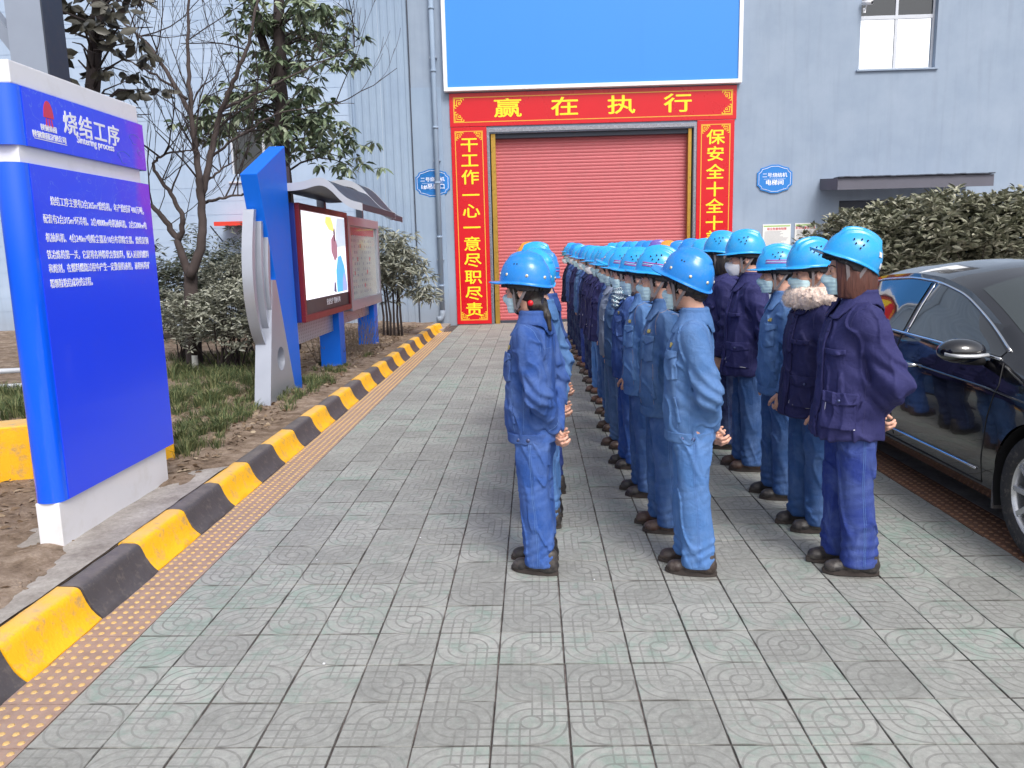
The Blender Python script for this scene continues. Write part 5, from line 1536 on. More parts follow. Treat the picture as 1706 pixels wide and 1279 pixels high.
# wavy canopy sheets
def canopy(yn, yf, pts):
    W_ = [at_y(px, py, yn + 10.5) for px, py in pts]
    W_ = [(p[0] - XB, p[2] - BZ) for p in W_]
    # smooth the line
    xs_ = np.array([p[0] for p in W_]); zs_ = np.array([p[1] for p in W_]); t_ = np.linspace(0, 1, len(W_)); u = np.linspace(0, 1, 26)
    X_ = np.interp(u, t_, xs_); Z_ = np.interp(u, t_, zs_)
    for _ in range(2): X_[1:-1] = (X_[:-2] + X_[2:] + 2 * X_[1:-1]) / 4; Z_[1:-1] = (Z_[:-2] + Z_[2:] + 2 * Z_[1:-1]) / 4
    n = len(X_); v = []
    for yy in (yn, yf):
        for dz in (0, -.07): v += [(X_[i], yy, Z_[i] + dz) for i in range(n)]
    f = []
    for i in range(n - 1): f += [(i, i + 1, 2 * n + i + 1, 2 * n + i), (n + i, 3 * n + i, 3 * n + i + 1, n + i + 1), (i, n + i, n + i + 1, i + 1), (2 * n + i, 2 * n + i + 1, 3 * n + i + 1, 3 * n + i)]
    f += [(0, 2 * n, 3 * n, n), (n - 1, 2 * n - 1, 4 * n - 1, 3 * n - 1)]
    b = MB(); b.add(v, f); o = b.build('canopy', M['canopy_sheet'], nb, True); o.data.set_sharp_from_angle(angle=radians(40))
    for ya, yb in ((yn - .02, yn - .002), (yf + .002, yf + .02)):
        v = [(X_[i], yy, Z_[i] + dz) for yy in (ya, yb) for dz in (.006, -.078) for i in range(n)]
        r_ = MB(); r_.add(v, f); r_.build('canopy_rim', M['rim_silver'], o, True).data.set_sharp_from_angle(angle=radians(40))
    return o
canopy(-1.75, .30, [(462, 306), (486, 306), (508, 303), (524, 297), (538, 296), (552, 305), (565, 320), (582, 334), (604, 339)])
canopy(.34, 1.25, [(548, 304), (560, 301), (575, 300), (589, 303), (603, 313), (618, 330), (634, 348), (652, 357)])
# blue leaning fin and the silver foot
XQ = -2.66
def fq(pts): return [(lambda p: (p[1] - 10.5, p[2] - BZ))(at_x(a, b_, XQ)) for a, b_ in pts]
MB().prism(fq([(428, 289), (474, 243), (478, 300), (491, 480), (505, 657), (494, 655)]), 'x', XQ - .17 - XB, XQ - XB).build('fin', M['blue_paint'], nb, bevel=.006)
foot = fq([(451, 690), (454, 466), (461, 466), (495, 660)])
# foot with an oval opening: ring of quads between the outline and the oval
hc = fq([(469, 597)])[0]; ho_ = fq([(461, 597), (469, 577)]); ra, rb = abs(ho_[0][0] - hc[0]) * .8, abs(ho_[1][1] - hc[1]) 
def on_outline(poly, c, ang):
    best = None
    for i in range(len(poly)):
        p, q = np.array(poly[i]), np.array(poly[(i + 1) % len(poly)]); e = q - p; d = np.array([cos(ang), sin(ang)])
        den = d[0] * e[1] - d[1] * e[0]
        if abs(den) < 1e-9: continue
        w_ = p - np.array(c); t_ = (w_[0] * e[1] - w_[1] * e[0]) / den; s_ = (w_[0] * d[1] - w_[1] * d[0]) / den
        if t_ > 0 and -1e-6 <= s_ <= 1 + 1e-6 and (best is None or t_ < best): best = t_
    return (c[0] + cos(ang) * best, c[1] + sin(ang) * best)
angs = sorted(list(np.linspace(0, 2 * pi, 40, endpoint=False)) + [math.atan2(p[1] - hc[1], p[0] - hc[0]) % (2 * pi) for p in foot])
out = [on_outline(foot, hc, a) for a in angs]; inn = [(hc[0] + cos(a) * ra, hc[1] + sin(a) * rb) for a in angs]
n = len(angs); v = []; xa, xb = XQ - .165 - XB, XQ - .002 - XB
for X_ in (xa, xb): v += [(X_, *p) for p in out] + [(X_, *p) for p in inn]
f = []
for i in range(n):
    j = (i + 1) % n
    f += [(i, j, n + j, n + i), (2 * n + i, 3 * n + i, 3 * n + j, 2 * n + j), (i, 2 * n + i, 2 * n + j, j), (n + i, n + j, 3 * n + j, 3 * n + i)]
MB().add(v, f).build('fin_foot', M['silver'], nb)
def arc_band(cpts, w_px, name='silver_arc', x0=XQ - .165, x1=XQ + .004):
    t_ = np.linspace(0, 1, len(cpts)); u = np.linspace(0, 1, 22); X_ = np.interp(u, t_, [c[0] for c in cpts]); Y_ = np.interp(u, t_, [c[1] for c in cpts])
    for _ in range(6): X_[1:-1] = (X_[:-2] + X_[2:] + 2 * X_[1:-1]) / 4; Y_[1:-1] = (Y_[:-2] + Y_[2:] + 2 * Y_[1:-1]) / 4
    w_ = w_px * (.55 + .45 * np.sin(np.clip(u * 1.0 + .15, 0, 1) * pi))
    A_ = fq(list(zip(X_, Y_))); B_ = fq(list(zip(X_ + w_, Y_)))
    n = len(A_); v = [(X0, *p) for X0 in (x0 - XB, x1 - XB) for p in A_ + B_]
    f = []
    for i in range(n - 1): f += [(i, i + 1, n + i + 1, n + i), (2 * n + i, 3 * n + i, 3 * n + i + 1, 2 * n + i + 1), (i, 2 * n + i, 2 * n + i + 1, i + 1), (n + i, n + i + 1, 3 * n + i + 1, 3 * n + i)]
    f += [(0, n, 3 * n, 2 * n), (n - 1, 3 * n - 1, 4 * n - 1, 2 * n - 1)]
    MB().add(v, f).build(name, M['silver'], nb, True).data.set_sharp_from_angle(angle=radians(40))
arc_band([(433, 348), (431, 380), (430, 420), (431, 465), (436, 515), (446, 560), (452, 573)], 5, x0=XQ - .165, x1=XQ - .06)
arc_band([(440, 368), (440, 410), (441, 450), (444, 490), (450, 535), (453, 547)], 4, x0=XQ - .125, x1=XQ - .03)
arc_band([(447, 395), (447, 430), (448, 470), (452, 510), (455, 525)], 3.5, x0=XQ - .09, x1=XQ - .004)
# something green by the post
p = at_z(553, 598, BZ)
wt = empty('green_tap', tuple(p), label='bright green garden tap standing beside the middle blue post', category='tap')
M['green_pl'] = plain('green_plastic', rgb(30, 190, 70), .4)
MB().tube([(0, 0, 0), (0, 0, .16)], .016, 8).build('riser', M['white'], wt, True)
MB().tube([(-.04, 0, .18), (.07, 0, .18)], .035, 10).build('valve', M['green_pl'], wt, True)
MB().tube([(-.06, 0, .14), (-.06, 0, .24)], .014, 8).build('handle', M['green_pl'], wt, True)
# ------------------------------------------------------------------ vegetation
def leaf_mat(name, c1, c2, c3, rough=.55, trans=.0):
    m, t = newmat(name, rough=rough, spec=.4)
    g = t.node('ShaderNodeNewGeometry'); r = g.outputs['Random Per Island']
    col = t.ramp(r, [(0.0, c1), (.5, c2), (1.0, c3)])
    n = t.noise(t.pos(), 3.0, 3, .6); col = t.mix(1.0, col, t.math('MULTIPLY_ADD', n, .7, .65), 'MULTIPLY')
    t.link(col, t.bsdf.inputs['Base Color']); return m
M['leaf_dusty'] = leaf_mat('dusty_leaf', (.14, .15, .11, 1), (.28, .29, .235, 1), (.42, .43, .37, 1), .7)
M['leaf_green'] = leaf_mat('evergreen_leaf', (.055, .085, .05, 1), (.14, .19, .11, 1), (.30, .35, .24, 1), .4)
M['leaf_dark'] = leaf_mat('dark_leaf', (.02, .024, .019, 1), (.05, .05, .04, 1), (.13, .115, .09, 1), .35)
M['leaf_mid'] = leaf_mat('narrow_leaf', (.04, .055, .038, 1), (.095, .11, .08, 1), (.20, .21, .165, 1), .5)
M['leaf_hedge'] = leaf_mat('hedge_leaf', (.12, .13, .085, 1), (.25, .255, .185, 1), (.40, .39, .31, 1), .6)
M['bark'] = plain('bark', (.075, .058, .056, 1), .9, 0, .4, 12, .8, 50)
M['bark_dark'] = plain('dark_bark', (.035, .026, .026, 1), .9, 0, .4, 12, .8, 50)
M['twig_dry'] = plain('dry_twig', (.19, .145, .105, 1), .9, 0, .3, 10)
M['lime'] = plain('limewash', (.62, .62, .58, 1), .8, 0, .2, 20)
M['grass'] = leaf_mat('grass_blade', (.035, .06, .022, 1), (.085, .12, .045, 1), (.22, .22, .10, 1), .7)
M['litter'] = leaf_mat('dry_leaf', (.10, .06, .035, 1), (.22, .155, .10, 1), (.36, .29, .21, 1), .8)

def leaves_mesh(name, pos, dirs, L, W_, mt, seed=0, fold=.25, droop=.15):
    """one folded pointed leaf per row"""
    r = np.random.RandomState(seed); n = len(pos)
    d = dirs / (np.linalg.norm(dirs, axis=1, keepdims=True) + 1e-9)
    rv = r.normal(0, 1, (n, 3)); rv[:, 2] *= .45
    s = np.cross(d, np.cross(rv, d)); s = np.cross(d, np.array([0, 0, 1.]) + r.normal(0, .55, (n, 3))); s /= np.linalg.norm(s, axis=1, keepdims=True) + 1e-9
    u = np.cross(s, d)
    L = np.asarray(L).reshape(-1, 1) * r.uniform(.7, 1.2, (n, 1)); W_ = np.asarray(W_).reshape(-1, 1) * r.uniform(.8, 1.2, (n, 1))
    base = pos; tip = pos + d * L + np.array([0, 0, -1.]) * L * droop
    z_ = np.array([0, 0, -1.]) * L * droop
    m1, m2 = pos + d * L * .30 + z_ * .1, pos + d * L * .68 + z_ * .5
    a1, b1 = m1 + s * W_ * .48 + u * W_ * fold, m1 - s * W_ * .48 + u * W_ * fold
    a2, b2 = m2 + s * W_ * .40 + u * W_ * fold, m2 - s * W_ * .40 + u * W_ * fold
    v = np.stack([base, a1, a2, tip, b2, b1, m1, m2], 1).reshape(-1, 3)
    k = np.arange(n)[:, None] * 8
    f = np.concatenate([k + q for q in ([0, 1, 6], [1, 2, 7], [1, 7, 6], [2, 3, 7], [3, 4, 7], [4, 5, 6], [4, 6, 7], [5, 0, 6])])
    return mesh_of(name, v, f, False, [mt])
def whorls(centres, per, spread, rs, up=.5):
    c = np.repeat(centres, per, 0); n = len(c)
    a = rs.uniform(0, 2 * pi, n); z = rs.normal(up, .35, n)
    d = np.stack([np.cos(a), np.sin(a), z], 1)
    return c + d * spread * rs.uniform(0, 1, (n, 1)), d
def blob_points(n, c, r, rs, shell=.45, lump=.30, freq=2.2, seed=0):
    """points through an uneven volume, thicker towards its outside"""
    out = []
    while len(out) < n:
        q = rs.normal(0, 1, (n * 2, 3)); q /= np.linalg.norm(q, axis=1, keepdims=True)
        rad = rs.uniform(shell ** 3, 1, (len(q), 1)) ** (1 / 3)
        lum = 1 + lump * vnoise(q * freq + seed * 7.3, seed)[:, None] * 1.6
        p = q * rad * lum
        keep = vnoise(p * 3.1 + seed * 3.7, seed + 5) > -.25
        out += list((p[keep] * np.asarray(r)) + np.asarray(c))
    return np.array(out[:n])
def grow(b, p, d, L, r, depth, rs, tips, spread=.5, up=.15, kids_=(2, 4), shrink=.62, seg=5, minr=.0025):
    pts = [Vector(p)]; d = Vector(d).normalized(); rr = [r]; n = 5
    for i in range(n):
        d = (d + Vector((rs.normal(0, .12), rs.normal(0, .12), rs.normal(0, .10) + up * .2))).normalized()
        pts.append(pts[-1] + d * (L / n)); rr.append(max(minr, r * (1 - .55 * (i + 1) / n)))
    b.tube(pts, rr, seg if r > .02 else 4, caps=False)
    if depth == 0: tips.append((np.array(pts[-1]), np.array(d))); tips.append((np.array(pts[3]), np.array(d))); return
    for k in range(rs.randint(kids_[0], kids_[1] + 1)):
        i = rs.randint(2, n + 1); a = rs.normal(0, 1, 3); a /= np.linalg.norm(a) + 1e-9
        nd = (np.array(d) + a * spread + np.array([0, 0, up])); 
        grow(b, pts[i], nd, L * shrink * rs.uniform(.8, 1.25), rr[i] * .6, depth - 1, rs, tips, spread, up, kids_, shrink, seg, minr)
def limb(b, px, Y_, r0, r1, rs, jit=.10, seg=9):
    """limb traced at a given distance; its own depth wobble"""
    ys_ = Y_ + np.cumsum(rs.normal(0, jit, len(px)))
    P = [at_y(x, y, yy) for (x, y), yy in zip(px, ys_)]
    t_ = np.linspace(0, 1, len(P)); u = np.linspace(0, 1, len(P) * 4)
    Q = np.stack([np.interp(u, t_, [p[k] for p in P]) for k in range(3)], 1)
    for _ in range(3): Q[1:-1] = (Q[:-2] + 2 * Q[1:-1] + Q[2:]) / 4
    Q[1:-1] += rs.normal(0, .008, Q[1:-1].shape)
    b.tube([Vector(q) for q in Q], list(np.linspace(r0, r1, len(Q))), seg)
    return Q

# bare tree behind the pillar
rs = np.random.RandomState(21)
bt = empty('bare_tree', (0, 0, 0), label='leafless forked tree with dark twigs between the pillar sign and the notice board', category='tree')
b = MB(); Y0 = 10.6
trunk_px = [(326, 640), (322, 560), (318, 500), (316, 455)]
limb(b, trunk_px, Y0, .115, .085, rs, .0, 12)
tb = b.build('trunk', M['bark'], bt, True)
limbs = []
b = MB()
limbs.append(limb(b, [(316, 462), (303, 425), (295, 396), (272, 362), (252, 342), (225, 325)], Y0, .060, .02, rs, .04))
limbs.append(limb(b, [(297, 402), (303, 384), (305, 362), (290, 330), (266, 296), (253, 276), (262, 262), (285, 253), (330, 250)], Y0, .040, .008, rs, .04))
limbs.append(limb(b, [(316, 462), (338, 410), (339, 370), (334, 325), (331, 290), (325, 240), (318, 185), (312, 120), (313, 60), (316, -20)], Y0, .066, .014, rs, .04))
limbs.append(limb(b, [(336, 330), (345, 290), (352, 250), (362, 205), (378, 160), (396, 118), (412, 80), (424, 30), (432, -20)], Y0, .048, .013, rs, .04))
limbs.append(limb(b, [(318, 190), (296, 150), (270, 105), (245, 70), (215, 45), (180, 20)], Y0, .035, .010, rs))
limbs.append(limb(b, [(312, 165), (270, 130), (225, 105), (190, 92)], Y0, .02, .006, rs))
limbs.append(limb(b, [(340, 338), (365, 330), (390, 326), (410, 322)], Y0, .022, .010, rs))
limbs.append(limb(b, [(352, 262), (385, 235), (420, 215), (455, 190), (520, 175), (590, 172)], Y0 + .6, .02, .004, rs))
limbs.append(limb(b, [(370, 180), (400, 170), (440, 150), (500, 118), (560, 92), (600, 75)], Y0 + .6, .022, .004, rs))
limbs.append(limb(b, [(345, 300), (372, 280), (400, 262)], Y0, .018, .006, rs))
b.build('limb', M['bark'], bt, True)
b = MB(); tips = []
for Q in limbs:
    for _ in range(9 if len(Q) > 24 else 5):
        i = rs.randint(len(Q) // 3, len(Q)); a = rs.normal(0, 1, 3); a[2] = abs(a[2]) * .9 + .3; a[1] *= .6
        grow(b, Q[i], a, rs.uniform(.5, 1.25), rs.uniform(.006, .014), 2, rs, tips, .55, .22, (2, 3), .6, 4, .0028)
b.build('twig', M['bark_dark'], bt, True, kind='stuff')

# evergreen tree
rs = np.random.RandomState(33)
et = empty('evergreen_tree', (0, 0, 0), label='tall evergreen tree with drooping leaf sprays rising behind the notice board', category='tree')
b = MB(); Y1 = 12.6
la = limb(b, [(487, 585), (484, 480), (480, 380), (474, 300), (470, 240), (469, 160), (466, 80), (464, 0), (462, -60)], Y1, .14, .07, rs, .02, 12)
lb_ = limb(b, [(470, 190), (458, 140), (446, 95), (434, 50), (422, 0), (415, -50)], Y1, .08, .05, rs, .02, 10)
b.build('trunk', M['bark_dark'], et, True)
anch = [(530, 30), (545, 60), (560, 85), (535, 105), (570, 60), (575, 95), (440, 190), (360, 190), (330, 200), (345, 160), (335, 225), (410, 200), (460, 205), (500, 225), (540, 245), (580, 265), (590, 278), (515, 210), (505, 165), (400, 150), (525, 140), (495, 20), (520, 0), (445, 35), (550, 195), (560, 235), (400, 185), (425, 165), (480, 120), (505, 60), (415, 10), (440, 100), (380, 205), (570, 250), (480, 215), (520, 190), (395, 230), (455, 60), (430, 215), (490, 185), (540, 10), (405, 60), (500, 95), (535, 215)]
b = MB(); cen = []
for k, (x, y) in enumerate(anch):
    yy = Y1 + rs.uniform(-.9, .9); e = at_y(x, y, yy); tz = e[2] - .15 + rs.uniform(-.1, .2)
    src = la if (x > 455 or y > 200) else lb_
    j = int(np.argmin(np.abs(src[:, 2] - tz))); s0 = src[j]
    m_ = (s0 + e) / 2 + np.array([0, 0, .12]) + rs.normal(0, .05, 3)
    b.tube([Vector(s0), Vector((s0 + m_) / 2 + np.array([0, 0, .05])), Vector(m_), Vector((m_ + e) / 2 + np.array([0, 0, .03])), Vector(e)], [.018, .015, .011, .008, .005], 5)
    for q in range(rs.randint(5, 9)): cen.append(e + rs.normal(0, .16, 3) * np.array([1.1, 1.0, .75]))
    for q in range(2): cen.append(m_ + rs.normal(0, .15, 3))
b.build('branch', M['bark_dark'], et, True, kind='stuff')
cen = np.array(cen); cen = cen[rs.uniform(0, 1, len(cen)) < .82]; p, d = whorls(cen, 11, .05, rs, -.25)
obj('crown', leaves_mesh('crown', p, d, .155, .060, M['leaf_green'], 3, .18, .35), et, kind='stuff')

# dark broad-leaved tree at the upper left
rs = np.random.RandomState(5)
mt_ = empty('magnolia_tree', (0, 0, 0), label='dark broad-leaved tree whose hanging leaves fill the upper left above the pillar sign', category='tree')
b = MB(); Ym = 9.4
lm = limb(b, [(150, 640), (155, 400), (150, 200), (160, 60), (165, -60)], Ym, .12, .06, rs, .02, 10)
b.build('trunk', M['bark_dark'], mt_, True)
anch = [(140, 20), (165, 30), (190, 15), (215, 40), (240, 20), (255, 45), (150, 70), (180, 75), (205, 85), (222, 70), (130, 100), (160, 115), (190, 110), (215, 120), (150, 140), (180, 130), (225, 150), (240, 165), (235, 180), (250, 190), (125, 40), (145, 0), (200, 0), (260, 10), (120, 70), (230, 100), (165, 90), (175, 55), (245, 148), (15, 20), (10, 50), (225, 10), (190, 60), (207, 60), (133, 60), (238, 195), (210, 135)]
b = MB(); cen = []
for k, (x, y) in enumerate(anch):
    e = at_y(x, y, Ym + rs.uniform(-.7, .7)); j = int(np.argmin(np.abs(lm[:, 2] - e[2] + .2))); s0 = lm[j]; m_ = (s0 + e) / 2 + np.array([0, 0, .1]) + rs.normal(0, .05, 3)
    b.tube([Vector(s0), Vector(m_), Vector(e)], [.016, .010, .005], 5)
    for q in range(4): cen.append(e + rs.normal(0, .13, 3))
b.build('branch', M['bark_dark'], mt_, True, kind='stuff')
cen = np.array(cen); cen = cen[rs.uniform(0, 1, len(cen)) < .40]; p, d = whorls(cen, 8, .05, rs, -.35); n_ = len(p)
lv = leaves_mesh('leaf', np.zeros((1, 3)), np.array([[1., 0, 0]]), .20, .085, M['leaf_dark'], 1, .15, .1)
for i in range(290):
    dd = Vector(d[i * (n_ // 290)]); q = dd.to_track_quat('X', 'Z').to_euler(); q.x += rs.normal(0, .6)
    s = rs.uniform(.75, 1.2); obj('leaf', lv, mt_, tuple(p[i * (n_ // 290)]), q, (s, s, s))
msk = np.ones(n_, bool); msk[::max(1, n_ // 290)] = False
obj('crown', leaves_mesh('crown', p[msk], d[msk], .19, .080, M['leaf_dark'], 4, .15, .2), mt_, kind='stuff')

def shrub(label, c, r, n, L, W_, mt, seed, stems=9, bark='bark', shell=.35, cat='shrub', up=.5, base_r=.15, group=None, per=6, lump=.3):
    rs = np.random.RandomState(seed); c = np.array(c, float)
    root = empty('shrub', (c[0], c[1], BZ), label=label, category=cat, group=group)
    cen = blob_points(n // per, (0, 0, c[2] - BZ), r, rs, shell, lump, 2.2, seed)
    cen = cen[cen[:, 2] > .03]
    p, d = whorls(cen, per, L * .35, rs, up)
    obj('foliage', leaves_mesh('foliage', p, d, L, W_, M[mt], seed), root, kind='stuff')
    for k in range(stems):
        a = rs.uniform(0, 2 * pi); p0 = np.array([cos(a) * base_r, sin(a) * base_r, -.05]); e = cen[rs.randint(len(cen))] * np.array([.9, .9, 1.0])
        m_ = p0 * .6 + e * .4; m_[2] += .08
        MB().tube([Vector(p0), Vector((p0 + m_) / 2 + rs.normal(0, .02, 3)), Vector(m_), Vector((m_ + e) / 2 + rs.normal(0, .03, 3)), Vector(e)], [.013, .011, .009, .006, .003], 5).build('stem', M[bark], root, True)
    return root
# bushes in the bed
c = at_y(372, 505, 10.2); shrub('rounded grey-green dusty bush left of the silver fin foot', (c[0], c[1], .92), (.66, .6, .44), 5200, .085, .024, 'leaf_dusty', 41, 22, 'bark_dark', .5, up=.35)
c = at_y(312, 545, 11.2); shrub('lower dusty bush behind the right edge of the pillar sign', (c[0], c[1], .80), (.5, .5, .35), 2600, .08, .024, 'leaf_dusty', 42, 14, 'bark_dark', .4)
c = at_y(402, 470, 11.6); shrub('dusty bush behind the top of the silver fin arcs', (c[0], c[1], 1.25), (.55, .5, .45), 2600, .085, .026, 'leaf_dusty', 43, 10, 'bark_dark', .4)
for k, (px, py, Y_, rr, zz) in enumerate(((300, 430, 14.6, .75, 1.35), (365, 430, 15.4, .8, 1.45), (420, 430, 15.8, .7, 1.45), (250, 440, 14.6, .8, 1.35), (340, 400, 16.4, .6, 1.85), (408, 395, 16.6, .55, 1.95))):
    c = at_y(px, py, Y_)
    shrub(('narrow-leaved dark bush against the pale wall next to the pillar sign', 'narrow-leaved dark bush below the red canopy', 'narrow-leaved dark bush just behind the fin', 'narrow-leaved dark bush mostly hidden behind the pillar sign', 'tall thin bamboo-like sprays under the left end of the red canopy', 'tall thin bamboo-like sprays under the right end of the red canopy')[k], (c[0], c[1], zz - .25), (rr, .55, .7), 2300 if k < 4 else 700, .15, .026, 'leaf_mid', 50 + k, 8, 'bark_dark', .3, up=.1)
# limewashed stump between them
p = at_z(330, 600, BZ)
ls = empty('limewashed_trunk', (-4.55, 10.3, BZ), label='short slim trunk painted white at its foot, left of the silver fin foot', category='tree trunk')
MB().tube([(0, 0, -.05), (.01, 0, .25)], [.045, .04], 10).build('painted_foot', M['lime'], ls, True)
MB().tube([(.01, 0, .25), (.03, .02, .6), (.0, .05, 1.0)], [.038, .03, .02], 8).build('trunk', M['bark_dark'], ls, True)
# small many-stemmed tree at the end of the bed
c = at_z(655, 562, BZ); rs = np.random.RandomState(61)
st = empty('small_tree', tuple(c), label='small many-stemmed tree with a round dusty crown before the corrugated wall', category='tree')
for k in range(6):
    x = (k - 2.5) * .07; MB().tube([(x, rs.normal(0, .05), -.1), (x * .9, 0, .4), (x * 1.2 + rs.normal(0, .03), 0, .85), (x * 2.2, rs.normal(0, .1), 1.25)], [.025, .022, .018, .010], 6).build('trunk', M['bark_dark'], st, True)
cen = blob_points(330, (.05, 0, 1.32), (.60, .5, .66), rs, .2, .35, 2.5, 6); cen = np.concatenate([cen, blob_points(30, (.62, 0, .78), (.25, .2, .16), rs, .2, .3, 2, 9)])
p, d = whorls(cen, 11, .05, rs, .0)
obj('crown', leaves_mesh('crown', p, d, .16, .030, M['leaf_dusty'], 7, .2, .3), st, kind='stuff')
# dry weeds round the posts
for k, (px, py) in enumerate(((598, 590), (610, 585), (545, 610), (590, 600), (300, 560), (275, 560))):
    c = at_z(px, py, BZ); rs = np.random.RandomState(70 + k); b = MB(); tips = []
    for q in range(16):
        a = rs.uniform(0, 2 * pi); grow(b, (cos(a) * .12, sin(a) * .12, 0), (cos(a) * .35, sin(a) * .35, 1), rs.uniform(.25, .5), .005, 1, rs, tips, .5, .3, (1, 3), .6, 4, .002)
    b.build('dry_weeds', M['twig_dry'], None, True, label='patch of dry brown weed stems standing in the planting bed', category='weeds', group='dry weeds in the planting bed').location = tuple(c)

# grass: tufts of bent blades
rs = np.random.RandomState(81)
def grass(centres, sizes, nb=46):
    V = []; F = []; n = 0
    for (x, y, z), s in zip(centres, sizes):
        for _ in range(nb):
            a = rs.uniform(0, 2 * pi); r0 = rs.uniform(0, .07) * s; h = rs.uniform(.5, 1.15) * .115 * s; lean = rs.uniform(.2, 1.1) * h
            bx, by = x + cos(a) * r0, y + sin(a) * r0; w = rs.uniform(.0022, .004) * max(1, s * .8); t = a + pi / 2 + rs.normal(0, .4); wx, wy = cos(t) * w, sin(t) * w
            q = [(bx - wx, by - wy, z - .01), (bx + wx, by + wy, z - .01)]
            m1 = (bx + cos(a) * lean * .35, by + sin(a) * lean * .35, z + h * .6); tp_ = (bx + cos(a) * lean, by + sin(a) * lean, z + h * rs.uniform(.7, 1))
            V += [*q, (m1[0] + wx * .8, m1[1] + wy * .8, m1[2]), (m1[0] - wx * .8, m1[1] - wy * .8, m1[2]), tp_, tp_]
            F += [(n, n + 1, n + 2, n + 3), (n + 3, n + 2, n + 4, n + 5)]; n += 6
    return V, F
def zbed(x, y): return float(bed_h(np.array([x]), np.array([y]))[0])
cs, ss = [], []
def scatter(poly_px, n, s0, s1):
    for _ in range(n):
        u, v = rs.uniform(0, 1, 2); a, b_, c, d = [np.array(q, float) for q in poly_px]
        q = (a * (1 - u) + b_ * u) * (1 - v) + (d * (1 - u) + c * u) * v; g = at_z(q[0], q[1], BZ + .02)
        if g[0] > -2.42 or g[1] > 17 or g[1] < .3: continue
        if -2.66 < g[0] < -2.3 and 3.7 < g[1] < 5.4: continue
        cs.append((g[0], g[1], zbed(g[0], g[1]))); ss.append(rs.uniform(s0, s1))
scatter([(280, 600), (430, 590), (435, 655), (285, 690)], 130, .9, 1.7)
scatter([(285, 655), (450, 660), (420, 710), (300, 745)], 60, .55, 1.1)
scatter([(455, 650), (575, 612), (600, 640), (480, 705)], 75, .6, 1.15)
scatter([(300, 690), (420, 690), (360, 750), (290, 770)], 26, .5, .9)
scatter([(290, 740), (312, 735), (316, 765), (292, 768)], 8, .9, 1.3)
scatter([(0, 660), (60, 650), (60, 700), (0, 705)], 45, 1.0, 1.8)
scatter([(460, 620), (640, 580), (650, 600), (470, 650)], 22, .4, .8)
V, F = grass(cs, ss)
obj('grass', mesh_of('grass', V, F, False, [M['grass']]), label='tufts of green grass growing in the planting bed', category='grass', kind='stuff')
# dry leaves and crumbs of earth
rs = np.random.RandomState(91); n = 5200
x = -2.38 - np.abs(rs.normal(0, 1.3, n)); y = rs.uniform(1.2, 16.5, n); k_ = ~((x > -2.98) & (y < 5.2)) | (rs.uniform(0, 1, n) < .05); x, y = x[k_], y[k_]
z = bed_h(x, y) + .006; d = rs.normal(0, 1, (len(x), 3)); d[:, 2] *= .22
obj('leaf_litter', leaves_mesh('leaf_litter', np.stack([x, y, z], 1), d, .055, .026, M['litter'], 8, .15, 0), label='dry brown leaves scattered over the planting bed soil', category='leaf litter', kind='stuff')
n = 2600; x = -2.34 - np.abs(rs.normal(0, 1.0, n)); y = rs.uniform(1.0, 16, n); z = bed_h(x, y); s = rs.uniform(.004, .016, n)
oc = np.array([(1, 0, 0), (-1, 0, 0), (0, 1, 0), (0, -1, 0), (0, 0, .7), (0, 0, -.7)]); V = (oc[None] * s[:, None, None] * rs.uniform(.6, 1.3, (n, 6, 1)) + np.stack([x, y, z], 1)[:, None]).reshape(-1, 3)
tri = np.array([(0, 2, 4), (2, 1, 4), (1, 3, 4), (3, 0, 4), (2, 0, 5), (1, 2, 5), (3, 1, 5), (0, 3, 5)]); F = (np.arange(n)[:, None, None] * 6 + tri[None]).reshape(-1, 3)
obj('soil_crumbs', mesh_of('soil_crumbs', V, F, False, [M['soil']]), label='small stones and crumbs of earth on the planting bed', category='gravel', kind='stuff')

# hedge at the right: three overlapping shrubs
for k, (px, Y_, zc, rx, rz_, n) in enumerate(((1425, 13.0, 1.60, .80, .60, 4200), (1500, 12.6, 1.66, 1.1, .66, 6500), (1618, 12.3, 1.70, 1.15, .68, 6500), (1735, 12.1, 1.75, 1.2, .70, 5200))):
    c = at_y(px, 380, Y_)
    shrub(('dusty evergreen hedge shrub nearest the wall posters', 'dusty evergreen hedge shrub under the awning, second from the posters', 'dusty evergreen hedge shrub behind the car roof with a blue sign showing through', 'dusty evergreen hedge shrub at the right edge behind the car')[k], (c[0], c[1], zc), (rx, .75, rz_), n, .14, .046, 'leaf_hedge', 100 + k, 12, 'bark', .45, up=.55, per=7, base_r=.25, lump=.2, group=None)
# blue and white board seen through the hedge
hb_ = at_y(1612, 405, 14.6)
q = empty('hedge_signboard', (hb_[0], 14.6, .6), label='blue and white sign board glimpsed through the hedge behind the car', category='sign')
MB().box(-.62, .62, -.02, .02, .35, 1.25).build('board', M['white_gloss'], q)
MB().box(-.05, .5, -.026, -.021, .45, 1.15).build('blue_field', M['plaque'], q)
for x in (-.5, .5): MB().box(x - .03, x + .03, .021, .06, -.65, 1.2).build('post', M['grey_steel'], q)
